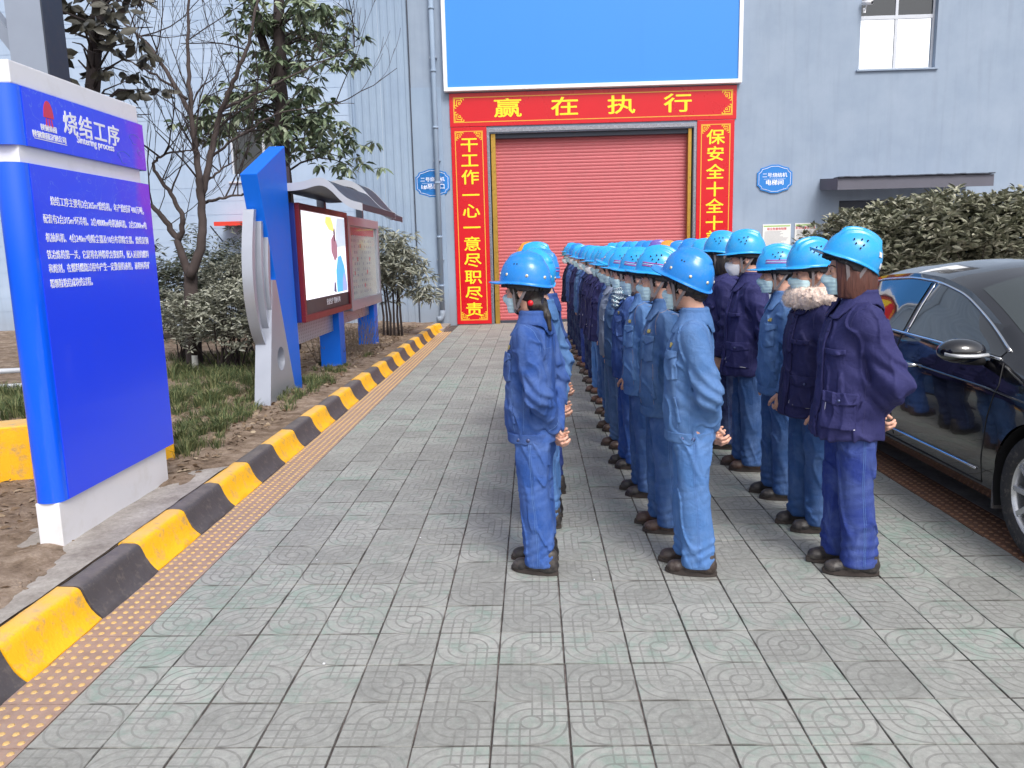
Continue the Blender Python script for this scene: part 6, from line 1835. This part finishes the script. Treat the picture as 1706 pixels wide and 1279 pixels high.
# cream box low down beyond the ranks
# ------------------------------------------------------------------ black saloon
mc, t = newmat('car_black_paint', (.004, .004, .006, 1), .12, 0, .6, 1.0)
n = t.noise(t.coord(), 1.5, 5); g = t.ramp(t.noise(t.coord(), 60, 6, .7), [(.55, (0, 0, 0, 1)), (.8, (1, 1, 1, 1))])
t.link(t.mix(t.math('MULTIPLY', g, .012), (.004, .004, .007, 1), (.3, .28, .26, 1)), t.bsdf.inputs['Base Color'])
t.link(t.math('MULTIPLY_ADD', g, .12, .10), t.bsdf.inputs['Roughness']); t.bsdf.inputs['Coat Roughness'].default_value = .02
M['car'] = mc
M['chrome'] = plain('chrome', (.82, .83, .86, 1), .10, 1.0, .05, 5)
M['tyre'] = plain('tyre_rubber', (.035, .035, .037, 1), .8, 0, .4, 12, .5, 60, dirt=((.22, .19, .16, 1), .6))
M['alloy'] = plain('alloy_rim', (.62, .63, .66, 1), .28, .75, .12, 6, dirt=((.35, .30, .25, 1), .3))
M['car_glass'] = plain('tinted_glass', (.008, .010, .013, 1), .015, 0, .02, 1, spec=1.0, coat=1.0)
M['car_glass2'] = plain('windscreen_glass', (.02, .028, .028, 1), .02, 0, .02, 1, spec=1.0, coat=1.0)
M['plastic'] = plain('black_plastic', (.015, .015, .017, 1), .55, 0, .2, 10)
M['flap'] = plain('muddy_rubber', (.14, .13, .13, 1), .8, 0, .4, 22, .5, 50, dirt=((.35, .31, .28, 1), .8))
M['red_lens'] = plain('red_lens', (.35, .01, .01, 1), .1, 0, .1, 4, coat=.6)
M['lamp_lens'] = plain('lamp_lens', (.6, .62, .65, 1), .08, .3, .1, 4, coat=.6)
CXC, CY0 = 3.405, 7.76
car = empty('parked_car', (CXC, CY0, 0), pi * 0, label='black saloon car with chrome window trim parked along the right edge of the pavement', category='car')
# local frame: s runs from the rear (0) to the front (4.87) -> world -y;  w = half width -> world -x on the visible side
def fcurve(pts):
    a = np.array(pts, float)
    def f(s):
        s = np.asarray(s, float); v = np.interp(s, a[:, 0], a[:, 1])
        e = .09; return (v + np.interp(s - e, a[:, 0], a[:, 1]) + np.interp(s + e, a[:, 0], a[:, 1]) + np.interp(s - e / 2, a[:, 0], a[:, 1]) + np.interp(s + e / 2, a[:, 0], a[:, 1])) / 5
    return f
z_belt = fcurve([(0, .86), (.12, .93), (.6, .995), (1.2, 1.015), (2.0, 1.015), (2.8, .995), (3.4, .975), (3.7, .95), (4.3, .86), (4.65, .74), (4.87, .60)])
z_edge = fcurve([(0, .88), (.12, .96), (.45, 1.035), (.75, 1.13), (1.15, 1.315), (1.5, 1.385), (2.0, 1.415), (2.4, 1.395), (2.75, 1.33), (3.1, 1.20), (3.45, 1.045), (3.65, .985), (4.3, .89), (4.65, .76), (4.87, .60)])
z_cent = fcurve([(0, .90), (.10, 1.0), (.42, 1.07), (.80, 1.235), (1.25, 1.44), (1.6, 1.49), (2.1, 1.51), (2.55, 1.495), (2.85, 1.42), (3.25, 1.235), (3.68, 1.045), (3.9, 1.0), (4.35, .93), (4.7, .80), (4.87, .60)])
w_sill = fcurve([(0, .70), (.15, .80), (.5, .85), (4.3, .85), (4.6, .78), (4.87, .62)])
w_max = fcurve([(0, .70), (.06, .80), (.25, .88), (.6, .915), (2.0, .925), (4.0, .92), (4.4, .89), (4.65, .82), (4.87, .60)])
w_belt = fcurve([(0, .70), (.1, .78), (.3, .83), (.8, .855), (2.0, .875), (3.4, .865), (4.0, .84), (4.4, .80), (4.87, .55)])
w_edge = fcurve([(0, .66), (.3, .74), (.7, .72), (1.15, .675), (1.6, .655), (2.3, .66), (2.75, .675), (3.1, .715), (3.5, .77), (3.8, .775), (4.3, .74), (4.87, .50)])
z_sill = fcurve([(0, .34), (.25, .25), (.8, .20), (4.2, .20), (4.6, .24), (4.87, .30)])
def side_w(s, z):
    """half width of the flank at s and z (arrays)"""
    s = np.asarray(s, float); z = np.asarray(z, float); out = np.empty(np.broadcast(s, z).shape)
    s_, z_ = np.broadcast_arrays(s, z); o = out.ravel()
    for i, (a, b_) in enumerate(zip(s_.ravel(), z_.ravel())):
        zs, zb, ze = float(z_sill(a)), float(z_belt(a)), float(z_edge(a))
        K = [zs - .02, zs + .05, zs + (zb - zs) * .30, zs + (zb - zs) * .62, zs + (zb - zs) * .80, zb, zb + (ze - zb) * .5, ze]
        wm, wb, we = float(w_max(a)), float(w_belt(a)), float(w_edge(a))
        W_ = [float(w_sill(a)) - .03, float(w_sill(a)) + .02, wm - .012, wm, wm - .006, wb, wb + (we - wb) * .46, we]
        for j in range(1, len(K)):
            if K[j] <= K[j - 1]: K[j] = K[j - 1] + 1e-4
        o[i] = np.interp(b_, K, W_)
    return out
def Pc(w, s, z): return (-w, -s, z)
ss_ = np.unique(np.round(np.concatenate([np.linspace(0, .4, 14), np.linspace(.4, 4.4, 134), np.linspace(4.4, 4.87, 15)]), 4)); NR, NS, NTp = len(ss_), 30, 14
tt = np.linspace(0, 1, NS)
WH = ((1.10, .335), (3.90, .335)); RA = .385
def body_side():
    V = np.zeros((NR, NS, 3)); 
    for i, s in enumerate(ss_):
        zs, ze = float(z_sill(s)) - .02, float(z_edge(s)); z = zs + (ze - zs) * tt; w = side_w(s, z)
        w = np.convolve(np.pad(w, 1, mode='edge'), [.25, .5, .25], 'valid'); V[i] = np.stack([w, np.full(NS, s), z], 1)
    for (sw, zw) in WH:
        dx = V[:, :, 1] - sw; dz = V[:, :, 2] - zw; r = np.hypot(dx, dz); m = (np.abs(r - RA) < .024) & (V[:, :, 2] < .85)
        V[m, 1] = sw + dx[m] / r[m] * RA; V[m, 2] = zw + dz[m] / r[m] * RA
    return V
SV = body_side()
F = []
for i in range(NR - 1):
    for k in range(NS - 1):
        q = [(i, k), (i + 1, k), (i + 1, k + 1), (i, k + 1)]
        c = np.mean([SV[a][b_] for a, b_ in q], 0)
        if any(math.hypot(c[1] - sw, c[2] - zw) < RA - .002 for sw, zw in WH): continue
        F.append([a * NS + b_ for a, b_ in q])
Vl = SV.reshape(-1, 3) * np.array([-1, -1, 1]); Vr = SV.reshape(-1, 3) * np.array([1, -1, 1])
F = np.array(F)
# top: from edge to centre
top = np.zeros((NR, 2 * NTp + 1, 3))
for i, s in enumerate(ss_):
    we, ze, zc = float(SV[i, -1, 0]), float(SV[i, -1, 2]), float(z_cent(s)); u = np.linspace(-1, 1, 2 * NTp + 1)
    top[i] = np.stack([u * we, np.full(len(u), -s), ze + (zc - ze) * (1 - np.abs(u) ** 2.6)], 1)
nt_ = 2 * NTp + 1; base = 2 * len(Vl)
Ft = np.array([[i * nt_ + k, (i + 1) * nt_ + k, (i + 1) * nt_ + k + 1, i * nt_ + k + 1] for i in range(NR - 1) for k in range(nt_ - 1)]) + base
V = np.concatenate([Vl, Vr, top.reshape(-1, 3)]); FF = np.concatenate([F, F[:, ::-1] + len(Vl), Ft[:, ::-1]])
# ends
endf = []
for i in (0, NR - 1):
    L = [i * NS + k for k in range(NS)]; R_ = [len(Vl) + q for q in L]
    for k in range(NS - 1): endf.append([L[k], L[k + 1], R_[k + 1], R_[k]] if i == 0 else [L[k + 1], L[k], R_[k], R_[k + 1]])
FF = np.concatenate([FF, np.array(endf)])
me = mesh_of('body', V, FF, True, [M['car']]); bm = bmesh.new(); bm.from_mesh(me); bmesh.ops.remove_doubles(bm, verts=bm.verts[:], dist=.0006); bmesh.ops.recalc_face_normals(bm, faces=bm.faces[:]); bm.to_mesh(me); bm.free()
me.polygons.foreach_set('use_smooth', [True] * len(me.polygons)); me.set_sharp_from_angle(angle=radians(38))
obj('body', me, car)
ub = MB(); ub.box(-.80, .80, -4.7, -.15, .22, .50); ub.box(-.62, .62, -4.6, -.3, .50, .85); ub.build('underbody', M['plastic'], car)
def flank(s, z, off=.0): return Pc(float(side_w(s, z)) + off, s, z)
def flank_line(pts, r, name, mt, off=.002, n=26, seg=6, mirror=True):
    a = np.array(pts, float); L = np.concatenate([[0], np.cumsum(np.hypot(*np.diff(a, axis=0).T))]); u = np.linspace(0, L[-1], n); S_ = np.interp(u, L, a[:, 0]); Z_ = np.interp(u, L, a[:, 1])
    for sg in ((1, -1) if mirror else (1,)):
        P = [flank(s, z, off) for s, z in zip(S_, Z_)]; MB().tube([(p[0] * sg, p[1], p[2]) for p in P], r, seg).build(name, mt, car, True)
# windows: patches of the flank between belt and roof edge
def zt(s): return float(z_edge(s)) - .045
def zb(s): return float(z_belt(s)) + .022
def side_glass(s0, s1, name, slant=0):
    n1, n2 = 22, 9
    for sg in (1, -1):
        v = []
        for i in range(n1 + 1):
            for k in range(n2 + 1):
                t_ = k / n2; s = s0 + (s1 - s0) * i / n1
                a, b_ = zb(s), max(zb(s) + .002, zt(s)); z = a + (b_ - a) * t_; p = flank(s, z, .0045); v.append((p[0] * sg, p[1], p[2]))
        f = [(i * (n2 + 1) + k, (i + 1) * (n2 + 1) + k, (i + 1) * (n2 + 1) + k + 1, i * (n2 + 1) + k + 1) for i in range(n1) for k in range(n2)]
        o = MB().add(v, f).build(name, M['car_glass'], car, True)
side_glass(.86, 1.25, 'quarter_window'); side_glass(1.29, 2.28, 'rear_door_window'); side_glass(2.36, 3.40, 'front_door_window')
top_l = [(s, zt(s) + .012) for s in np.linspace(.80, 3.42, 40)]; bot_l = [(s, zb(s) - .010) for s in np.linspace(3.42, .80, 30)]
flank_line(top_l, .0085, 'window_trim', M['chrome'], .004, 60); flank_line(bot_l, .0085, 'window_trim', M['chrome'], .004, 40)
flank_line([(2.345, zb(2.34)), (2.345, zt(2.34))], .006, 'pillar_trim', M['chrome'], .006, 10)
flank_line([(2.26, .30), (2.27, .6), (2.28, .95), (2.30, zt(2.3))], .003, 'door_seam', M['plastic'], .0005, 30)
flank_line([(3.46, .97), (3.50, .85), (3.44, .65), (3.40, .45), (3.36, .27)], .003, 'door_seam', M['plastic'], .0005, 30)
flank_line([(1.24, .98), (1.30, .80), (1.50, .62), (1.55, .40), (1.58, .27)], .003, 'door_seam', M['plastic'], .0005, 30)
flank_line([(1.62, .27), (3.36, .27)], .003, 'door_seam', M['plastic'], .0005, 20)
flank_line([(1.55, .335), (3.33, .345)], .008, 'sill_trim', M['chrome'], .004, 20)
flank_line([(.35, .80), (1.2, .845), (2.4, .845), (3.4, .825), (4.3, .77)], .005, 'shoulder_crease', M['car'], -.001, 40)
for s in (1.42, 2.42):
    for sg in (1, -1):
        p0 = flank(s, .835, .0); p1 = flank(s + .2, .838, .0)
        b = MB(); b.tube([(sg * (p0[0]), p0[1], p0[2]), (sg * (p0[0] - .035), p0[1] - .02, p0[2]), (sg * (p1[0] - .04), p1[1] + .03, p1[2]), (sg * p1[0], p1[1], p1[2])], [.012, .014, .014, .012], 8); b.build('door_handle', M['chrome'], car, True)
# windscreens
def screen(s0, s1, f0, name, mt):
    n1, n2 = 12, 16; v = []
    for i in range(n1 + 1):
        s = s0 + (s1 - s0) * i / n1; we = float(side_w(s, float(z_edge(s)))); ze, zc = float(z_edge(s)), float(z_cent(s))
        for k in range(n2 + 1):
            u = (-1 + 2 * k / n2) * f0; v.append((u * we, -s, ze + (zc - ze) * (1 - abs(u) ** 2.6) + .005))
    f = [(i * (n2 + 1) + k, (i + 1) * (n2 + 1) + k, (i + 1) * (n2 + 1) + k + 1, i * (n2 + 1) + k + 1) for i in range(n1) for k in range(n2)]
    MB().add(v, f).build(name, mt, car, True)
screen(2.80, 3.60, .93, 'windscreen', M['car_glass2']); screen(.50, 1.18, .90, 'rear_windscreen', M['car_glass'])
# wheels
def wheel(s, sg):
    w = empty('wheel', (sg * -.80, -s, .335)); w.parent = car; w.rotation_euler = (0, 0, 0 if sg > 0 else pi)
    prof_ = [(-.11, .215), (-.11, .30), (-.095, .325), (-.06, .334), (.06, .334), (.095, .325), (.112, .30), (.108, .245), (.10, .232), (.07, .228)]
    n = 48; v = [(-x, r * cos(a), r * sin(a)) for x, r in prof_ for a in np.linspace(0, 2 * pi, n, endpoint=False)]
    f = [(i * n + k, i * n + (k + 1) % n, (i + 1) * n + (k + 1) % n, (i + 1) * n + k) for i in range(len(prof_) - 1) for k in range(n)]
    MB().add(v, f).build('tyre', M['tyre'], w, True)
    pr = [(.098, .236), (.090, .226), (.06, .218), (-.10, .215)]; v = [(-x, r * cos(a), r * sin(a)) for x, r in pr for a in np.linspace(0, 2 * pi, n, endpoint=False)]
    f = [(i * n + k, i * n + (k + 1) % n, (i + 1) * n + (k + 1) % n, (i + 1) * n + k) for i in range(len(pr) - 1) for k in range(n)]
    MB().add(v, f).build('rim', M['alloy'], w, True)
    for k in range(10):
        a = 2 * pi * k / 10; ca, sa = cos(a), sin(a); t1 = (-sa, ca)
        def P(r, h, x): return (-x, r * ca + t1[0] * h, r * sa + t1[1] * h)
        hw0, hw1 = .020, .013
        vv = [P(.05, -hw0, .085), P(.05, hw0, .085), P(.222, hw1, .092), P(.222, -hw1, .092), P(.05, -hw0, .05), P(.05, hw0, .05), P(.222, hw1, .06), P(.222, -hw1, .06)]
        MB().add(vv, [(0, 1, 2, 3), (7, 6, 5, 4), (0, 4, 5, 1), (1, 5, 6, 2), (2, 6, 7, 3), (3, 7, 4, 0)]).build('spoke', M['alloy'], w, bevel=.003)
    MB().disc((-.05, 0, 0), (-1, 0, 0), .062, .042, 24).build('hub_cap', M['alloy'], w, True)
    MB().disc((.06, 0, 0), (-1, 0, 0), .15, .04, 24).build('brake_disc', M['silver_dark'], w, True)
for s in (1.10, 3.90):
    for sg in (1, -1): wheel(s, sg)
for sg in (1, -1):
    for s in (1.10, 3.90):
        n = 20; v = []
        for x in (.60, .905):
            for a in np.linspace(-.12 * pi, 1.12 * pi, n): v.append((-x * sg, -(s + RA * .995 * cos(a)), .335 + RA * .995 * sin(a)))
        MB().add(v, [(k, k + 1, n + k + 1, n + k) for k in range(n - 1)]).build('wheel_well', M['plastic'], car, True)
    MB().prism([(-3.50, .16), (-3.485, .16), (-3.47, .50), (-3.50, .52)], 'x', -sg * .885, -sg * .68).build('mud_flap', M['flap'], car)
# mirrors
for sg in (1, -1):
    def ml(p): return ((-.86 - p[0]) * sg, -p[1], p[2])
    def mf(P): return smax(ell(P, (.145, 3.27, 1.015), (.125, .085, .075)), (3.245 - P[:, 1]) * 1.0 - .0, .012)
    def flip(P): return np.stack([(-P[:, 0] * sg - .86), -P[:, 1], P[:, 2]], 1)
    fm = lambda P: smax(ell(flip(P), (.150, 3.30, 1.02), (.130, .10, .070)), 3.27 - flip(P)[:, 1], .015)
    c = np.array(ml((.15, 3.30, 1.02)))
    v, f_ = nets(fm, c - np.array([.16, .13, .10]), c + np.array([.16, .13, .10]), .009, 2)
    mo = obj('mirror', mesh_of('mirror', v, f_, True, [M['car']]), car)
    MB().tube([ml((.02, 3.30, .955)), ml((.08, 3.31, .965)), ml((.15, 3.31, .975))], [.022, .028, .03], 8).build('mirror_arm', M['plastic'], mo, True)
    MB().tube([ml((.045, 3.385, 1.005)), ml((.12, 3.402, 1.0)), ml((.20, 3.390, 1.0)), ml((.262, 3.345, 1.01))], .011, 8).build('indicator', M['lamp_lens'], mo, True)
    b = MB(); b.tube([ml((.15, 3.268, 1.02)), ml((.15, 3.262, 1.02))], [.06, .058], 20); b.build('mirror_glass', M['glass_sky'], mo, True)
# lamps, plates
for sg in (1, -1):
    b = MB(); b.box(sg * .45, sg * .80, -4.80, -4.60, .60, .70); b.build('headlight', M['lamp_lens'], car, bevel=.02)
    b = MB(); b.box(sg * .42, sg * .80, -.06, .012, .76, .90); b.build('tail_light', M['red_lens'], car, bevel=.02)
b = MB(); b.box(-.45, .45, -4.89, -4.80, .38, .58); b.build('grille', M['plastic'], car, bevel=.01)
for z in (.42, .48, .54): MB().box(-.45, .45, -4.90, -4.885, z, z + .012).build('grille_bar', M['chrome'], car)
# slips of paper behind the windscreen
for x, s, z in ((-.42, 3.0, 1.30),): 
    b = MB(); zz = float(z_edge(s)); b.box(x - .04, x + .04, -s - .06, -s + .0, float(z_cent(3.0)) * .0 + 1.315, 1.318)
# ------------------------------------------------------------------ the workers
C_HELM = (.018, .235, .72, 1); C_CYAN = (.025, .36, .80, 1); C_DEEP = (.02, .17, .62, 1); C_ORANGE = (.75, .30, .04, 1); C_PURPLE = (.13, .09, .42, 1); C_TEAL = (.05, .18, .19, 1)
J = dict(A=(.030, .085, .31, 1), C=(.082, .19, .43, 1), D=(.050, .125, .29, 1), E=(.028, .070, .26, 1), L=(.085, .20, .44, 1), G=(.27, .31, .40, 1), N=(.012, .020, .075, 1), P=(.028, .029, .118, 1), P2=(.022, .022, .088, 1), K=(.008, .010, .030, 1))
T = dict(a=(.032, .098, .36, 1), c=(.085, .21, .50, 1), d=(.042, .108, .29, 1), b=(.026, .050, .26, 1), n=(.012, .018, .075, 1), l=(.10, .19, .38, 1))
S = dict(k=(.018, .016, .018, 1), b=(.055, .026, .018, 1), r=(.10, .035, .018, 1), d=(.03, .018, .016, 1))
protos = dict(
    A=dict(jacket='denim', hair='bun', helmet='dome', head_yaw=-12, helmet_tilt=7, seed=1, res=.007),
    C=dict(jacket='denim', hair='tied', helmet='dome', wide=.95, head_yaw=-26, helmet_tilt=24, head_pitch=-2, seed=5, res=.007),
    R1=dict(jacket='coat', hair='bob', auburn=1, helmet='rib', helmet_tilt=26, head_yaw=-6, seed=8, knit=1, sticker=1, res=.007, wide=1.05),
    R2=dict(jacket='coat', hair='short', helmet='rib', helmet_tilt=2, head_yaw=4, fur=1, seed=9, arms='down', man=1),
    R3=dict(jacket='denim', hair='short', helmet='rib', pink=1, arms='down', seed=12, helmet_tilt=4, head_yaw=-6, man=1),
    R4=dict(jacket='coat', hair='short', helmet='rib', arms='behind', seed=15, helmet_tilt=2, head_yaw=-8, man=1, mask='white'),
    C2=dict(jacket='denim', hair='short', helmet='rib', pink=1, arms='behind', seed=19, helmet_tilt=12, head_yaw=-14, man=1, tan=1, wide=1.04),
    C4=dict(jacket='denim', hair='tied', helmet='rib', pink=1, arms='down', seed=23, helmet_tilt=10, head_yaw=-10, scarf=1),
    R5=dict(jacket='coat', hair='bob', helmet='rib', arms='down', seed=27, helmet_tilt=10, head_yaw=-14))
PR = {k: make_person(v) for k, v in protos.items()}
index_kids()
used_p = set()
def paint(o, cols):
    n = o.name.split('.')[0]
    for k, names in (('j', ('denim_jacket', 'padded_coat', 'collar', 'waistband', 'chest_pocket', 'pocket_flap', 'pocket_welt', 'hip_pocket', 'chest_flap', 'front_placket')), ('t', ('trousers',)), ('s', ('shoe',)), ('h', ('helmet',))):
        if n in names: o.color = cols[k]
FINE = ('vent_hole', 'lace', 'seam', 'eyebrow', 'ear_loop', 'snap_button', 'cuff_lining', 'headband', 'pocket_welt', 'badge', 'white_tape')
KC = {}
def people(proto, x, y, h, rot, j, t_, s, helm, label, group, far=False, nomask=False):
    src = PR[proto]; first = proto not in used_p
    if first: used_p.add(proto); r = src
    else:
        r = copy_tree(src, None, FINE + ('scarf', 'hair_clip') if far else ('scarf', 'hair_clip'))
    r.location = (x, y, 0); r.rotation_euler = (0, 0, radians(rot)); k = h / 1.66; r.scale = (k, k, k)
    r['label'] = label; r['category'] = 'person'; r['group'] = group
    cols = dict(j=j, t=t_, s=s, h=helm)
    def walk(o):
        for c in [q for q in CH.get(o.name, [])]: paint(c, cols); walk(c)
    todo.append((r, cols)); return r
todo = []
GL, GM, GR = 'workers in the left file', 'workers in the middle file', 'workers in the right file'
# near ones, one by one
people('A', -.02, 3.92, 1.640, -14, J['A'], T['a'], S['k'], C_HELM, 'woman in blue denim at the near end of the left file, hands behind back', GL)
people('C', .765, 3.88, 1.640, -10, J['C'], T['c'], S['d'], C_HELM, 'woman in pale blue denim at the near end of the middle file', GM)
people('C2', .725, 4.48, 1.655, -4, J['D'], T['d'], S['b'], C_CYAN, 'man in blue denim with pink helmet tape, second in the middle file', GM)
people('R1', 1.545, 3.86, 1.715, -4, J['P'], T['b'], S['k'], C_CYAN, 'auburn-haired woman in a purple padded coat nearest the black car', GR)
people('R2', 1.565, 4.46, 1.680, 2, J['P2'], T['d'], S['k'], C_CYAN, 'person in a purple coat with a cream fur collar behind the auburn woman', GR)
people('R3', 1.565, 5.06, 1.650, -4, J['C'], T['d'], S['k'], C_CYAN, 'person in pale denim with pink helmet tape and clenched hand, third in the right file', GR)
people('R4', 1.545, 5.75, 1.760, -6, J['P'], T['d'], S['b'], C_CYAN, 'tall man in a purple padded coat and white cup mask, fourth in the right file', GR)
people('R5', 1.53, 6.42, 1.770, -10, J['P'], T['n'], S['k'], C_CYAN, 'dark-haired person in a purple coat, fifth in the right file', GR)
people('C4', .70, 5.85, 1.655, -2, J['A'], T['a'], S['k'], C_CYAN, 'person in denim with a checked scarf, fourth in the middle file', GM)
# left file behind the first woman
L_ = [('C', .025, 4.62, 1.655, -16, 'L', 'c', C_CYAN), ('C2', .065, 5.28, 1.655, -10, 'E', 'b', C_HELM), ('R3', .045, 5.95, 1.71, -6, 'P', 'b', C_CYAN), ('C2', .0, 6.65, 1.72, -4, 'E', 'd', C_ORANGE), ('R3', .06, 7.3, 1.69, -6, 'A', 'n', C_CYAN)]
lab = ['worker in pale denim right behind the near woman of the left file', 'worker in dark denim third in the left file, hand showing behind', 'worker with a light blue helmet fourth in the left file', 'worker in the orange helmet in the left file', 'worker furthest back in the left file']
for (p, x, y, h, r, j, t_, hc), l in zip(L_, lab): people(p, x, y, h, r, J[j], T[t_], S['k'], hc, l, GL, far=True)
# middle file further back
M_ = [('C2', .705, 5.16, 1.650, -6, 'L', 'd', 'k', C_CYAN), ('C', .70, 6.45, 1.655, 6, 'D', 'l', 'b', C_CYAN), ('C4', .71, 7.10, 1.66, 0, 'G', 'l', 'b', C_CYAN), ('R3', .75, 7.75, 1.68, 4, 'E', 'd', 'b', C_CYAN), ('R5', .75, 8.40, 1.68, 0, 'P', 'd', 'r', C_CYAN), ('R4', .74, 9.05, 1.69, 3, 'P2', 'c', 'r', C_CYAN),
      ('R5', .74, 9.75, 1.70, -2, 'P2', 'n', 'b', C_CYAN), ('R4', .75, 10.45, 1.71, 3, 'N', 'n', 'b', C_HELM), ('C2', .74, 11.15, 1.70, 0, 'E', 'b', 'r', C_CYAN), ('R3', .73, 11.85, 1.73, 4, 'D', 'n', 'r', C_CYAN), ('R4', .73, 12.6, 1.76, -3, 'P2', 'n', 'b', C_HELM), ('R3', .72, 13.35, 1.77, 0, 'E', 'n', 'b', C_CYAN), ('C2', .71, 14.1, 1.79, 3, 'E', 'n', 'k', C_CYAN), ('R4', .70, 14.9, 1.74, 0, 'K', 'n', 'k', C_TEAL)]
lab = ['worker in pale denim third in the middle file, between denim jackets', 'worker in grey-blue denim just beyond the checked scarf', 'worker in the pale grey jacket in the middle file', 'worker in dark denim just beyond the pale grey jacket', 'worker in a purple coat over blue trousers and reddish boots, middle file', 'worker in a purple coat over pale trousers, middle file', 'dark-coated worker about halfway down the middle file', 'worker in a navy coat with a deep blue helmet, middle file', 'worker in dark denim with reddish boots, middle file', 'worker in blue denim and dark trousers far down the middle file', 'worker in a dark purple coat fourth from the far end of the middle file', 'worker in dark denim third from the far end of the middle file', 'worker in dark denim second from the far end of the middle file', 'worker in black with a dark green helmet at the far end of the middle file']
for (p, x, y, h, r, j, t_, s, hc), l in zip(M_, lab): people(p, x, y, h, r, J[j], T[t_], S[s], hc, l, GM, far=y > 6)
# right file further back: mostly helmets above the middle file
R_ = [('R3', 1.54, 7.1, 1.72, -4, 'A', 'a', C_CYAN), ('C2', 1.55, 7.75, 1.73, -2, 'P', 'b', C_HELM), ('R3', 1.56, 8.4, 1.72, 0, 'D', 'd', C_HELM), ('C2', 1.55, 9.05, 1.73, -3, 'A', 'n', C_ORANGE), ('R3', 1.54, 9.7, 1.75, 2, 'D', 'n', C_PURPLE), ('R4', 1.55, 10.4, 1.75, -4, 'P', 'n', C_HELM), ('C2', 1.55, 11.1, 1.76, 2, 'D', 'b', C_HELM), ('R3', 1.54, 11.8, 1.76, 0, 'E', 'n', C_CYAN), ('C2', 1.53, 12.5, 1.77, -3, 'E', 'n', C_HELM), ('R4', 1.52, 13.3, 1.78, 3, 'P', 'n', C_CYAN), ('R3', 1.5, 14.1, 1.77, 0, 'E', 'n', C_CYAN), ('C2', 1.5, 14.9, 1.78, 2, 'N', 'n', C_CYAN)]
lab = ['worker in blue denim just beyond the dark-haired purple coat, right file', 'worker in a purplish jacket eighth from the near end, right file', 'worker in denim seen as a deep blue helmet above the middle file', 'worker in the orange helmet in the right file', 'worker in the purple helmet in the right file', 'worker in a deep blue helmet beyond the purple helmet', 'worker in a deep blue helmet two places beyond the purple helmet', 'worker in a light blue helmet over the middle of the shutter', 'worker in a deep blue helmet fourth from the far end of the right file', 'worker in a light blue helmet third from the far end of the right file', 'worker in a light blue helmet second from the far end of the right file', 'worker in a light blue helmet at the far end of the right file']
for (p, x, y, h, r, j, t_, hc), l in zip(R_, lab): people(p, x, y, h, r, J[j], T[t_], S['b'], hc, l, GR, far=True)
CH = {}
for o in bpy.data.objects:
    if o.parent is not None: CH.setdefault(o.parent.name, []).append(o)
for r, cols in todo:
    st_ = list(CH.get(r.name, []))
    while st_:
        c = st_.pop(); paint(c, cols); st_ += CH.get(c.name, [])
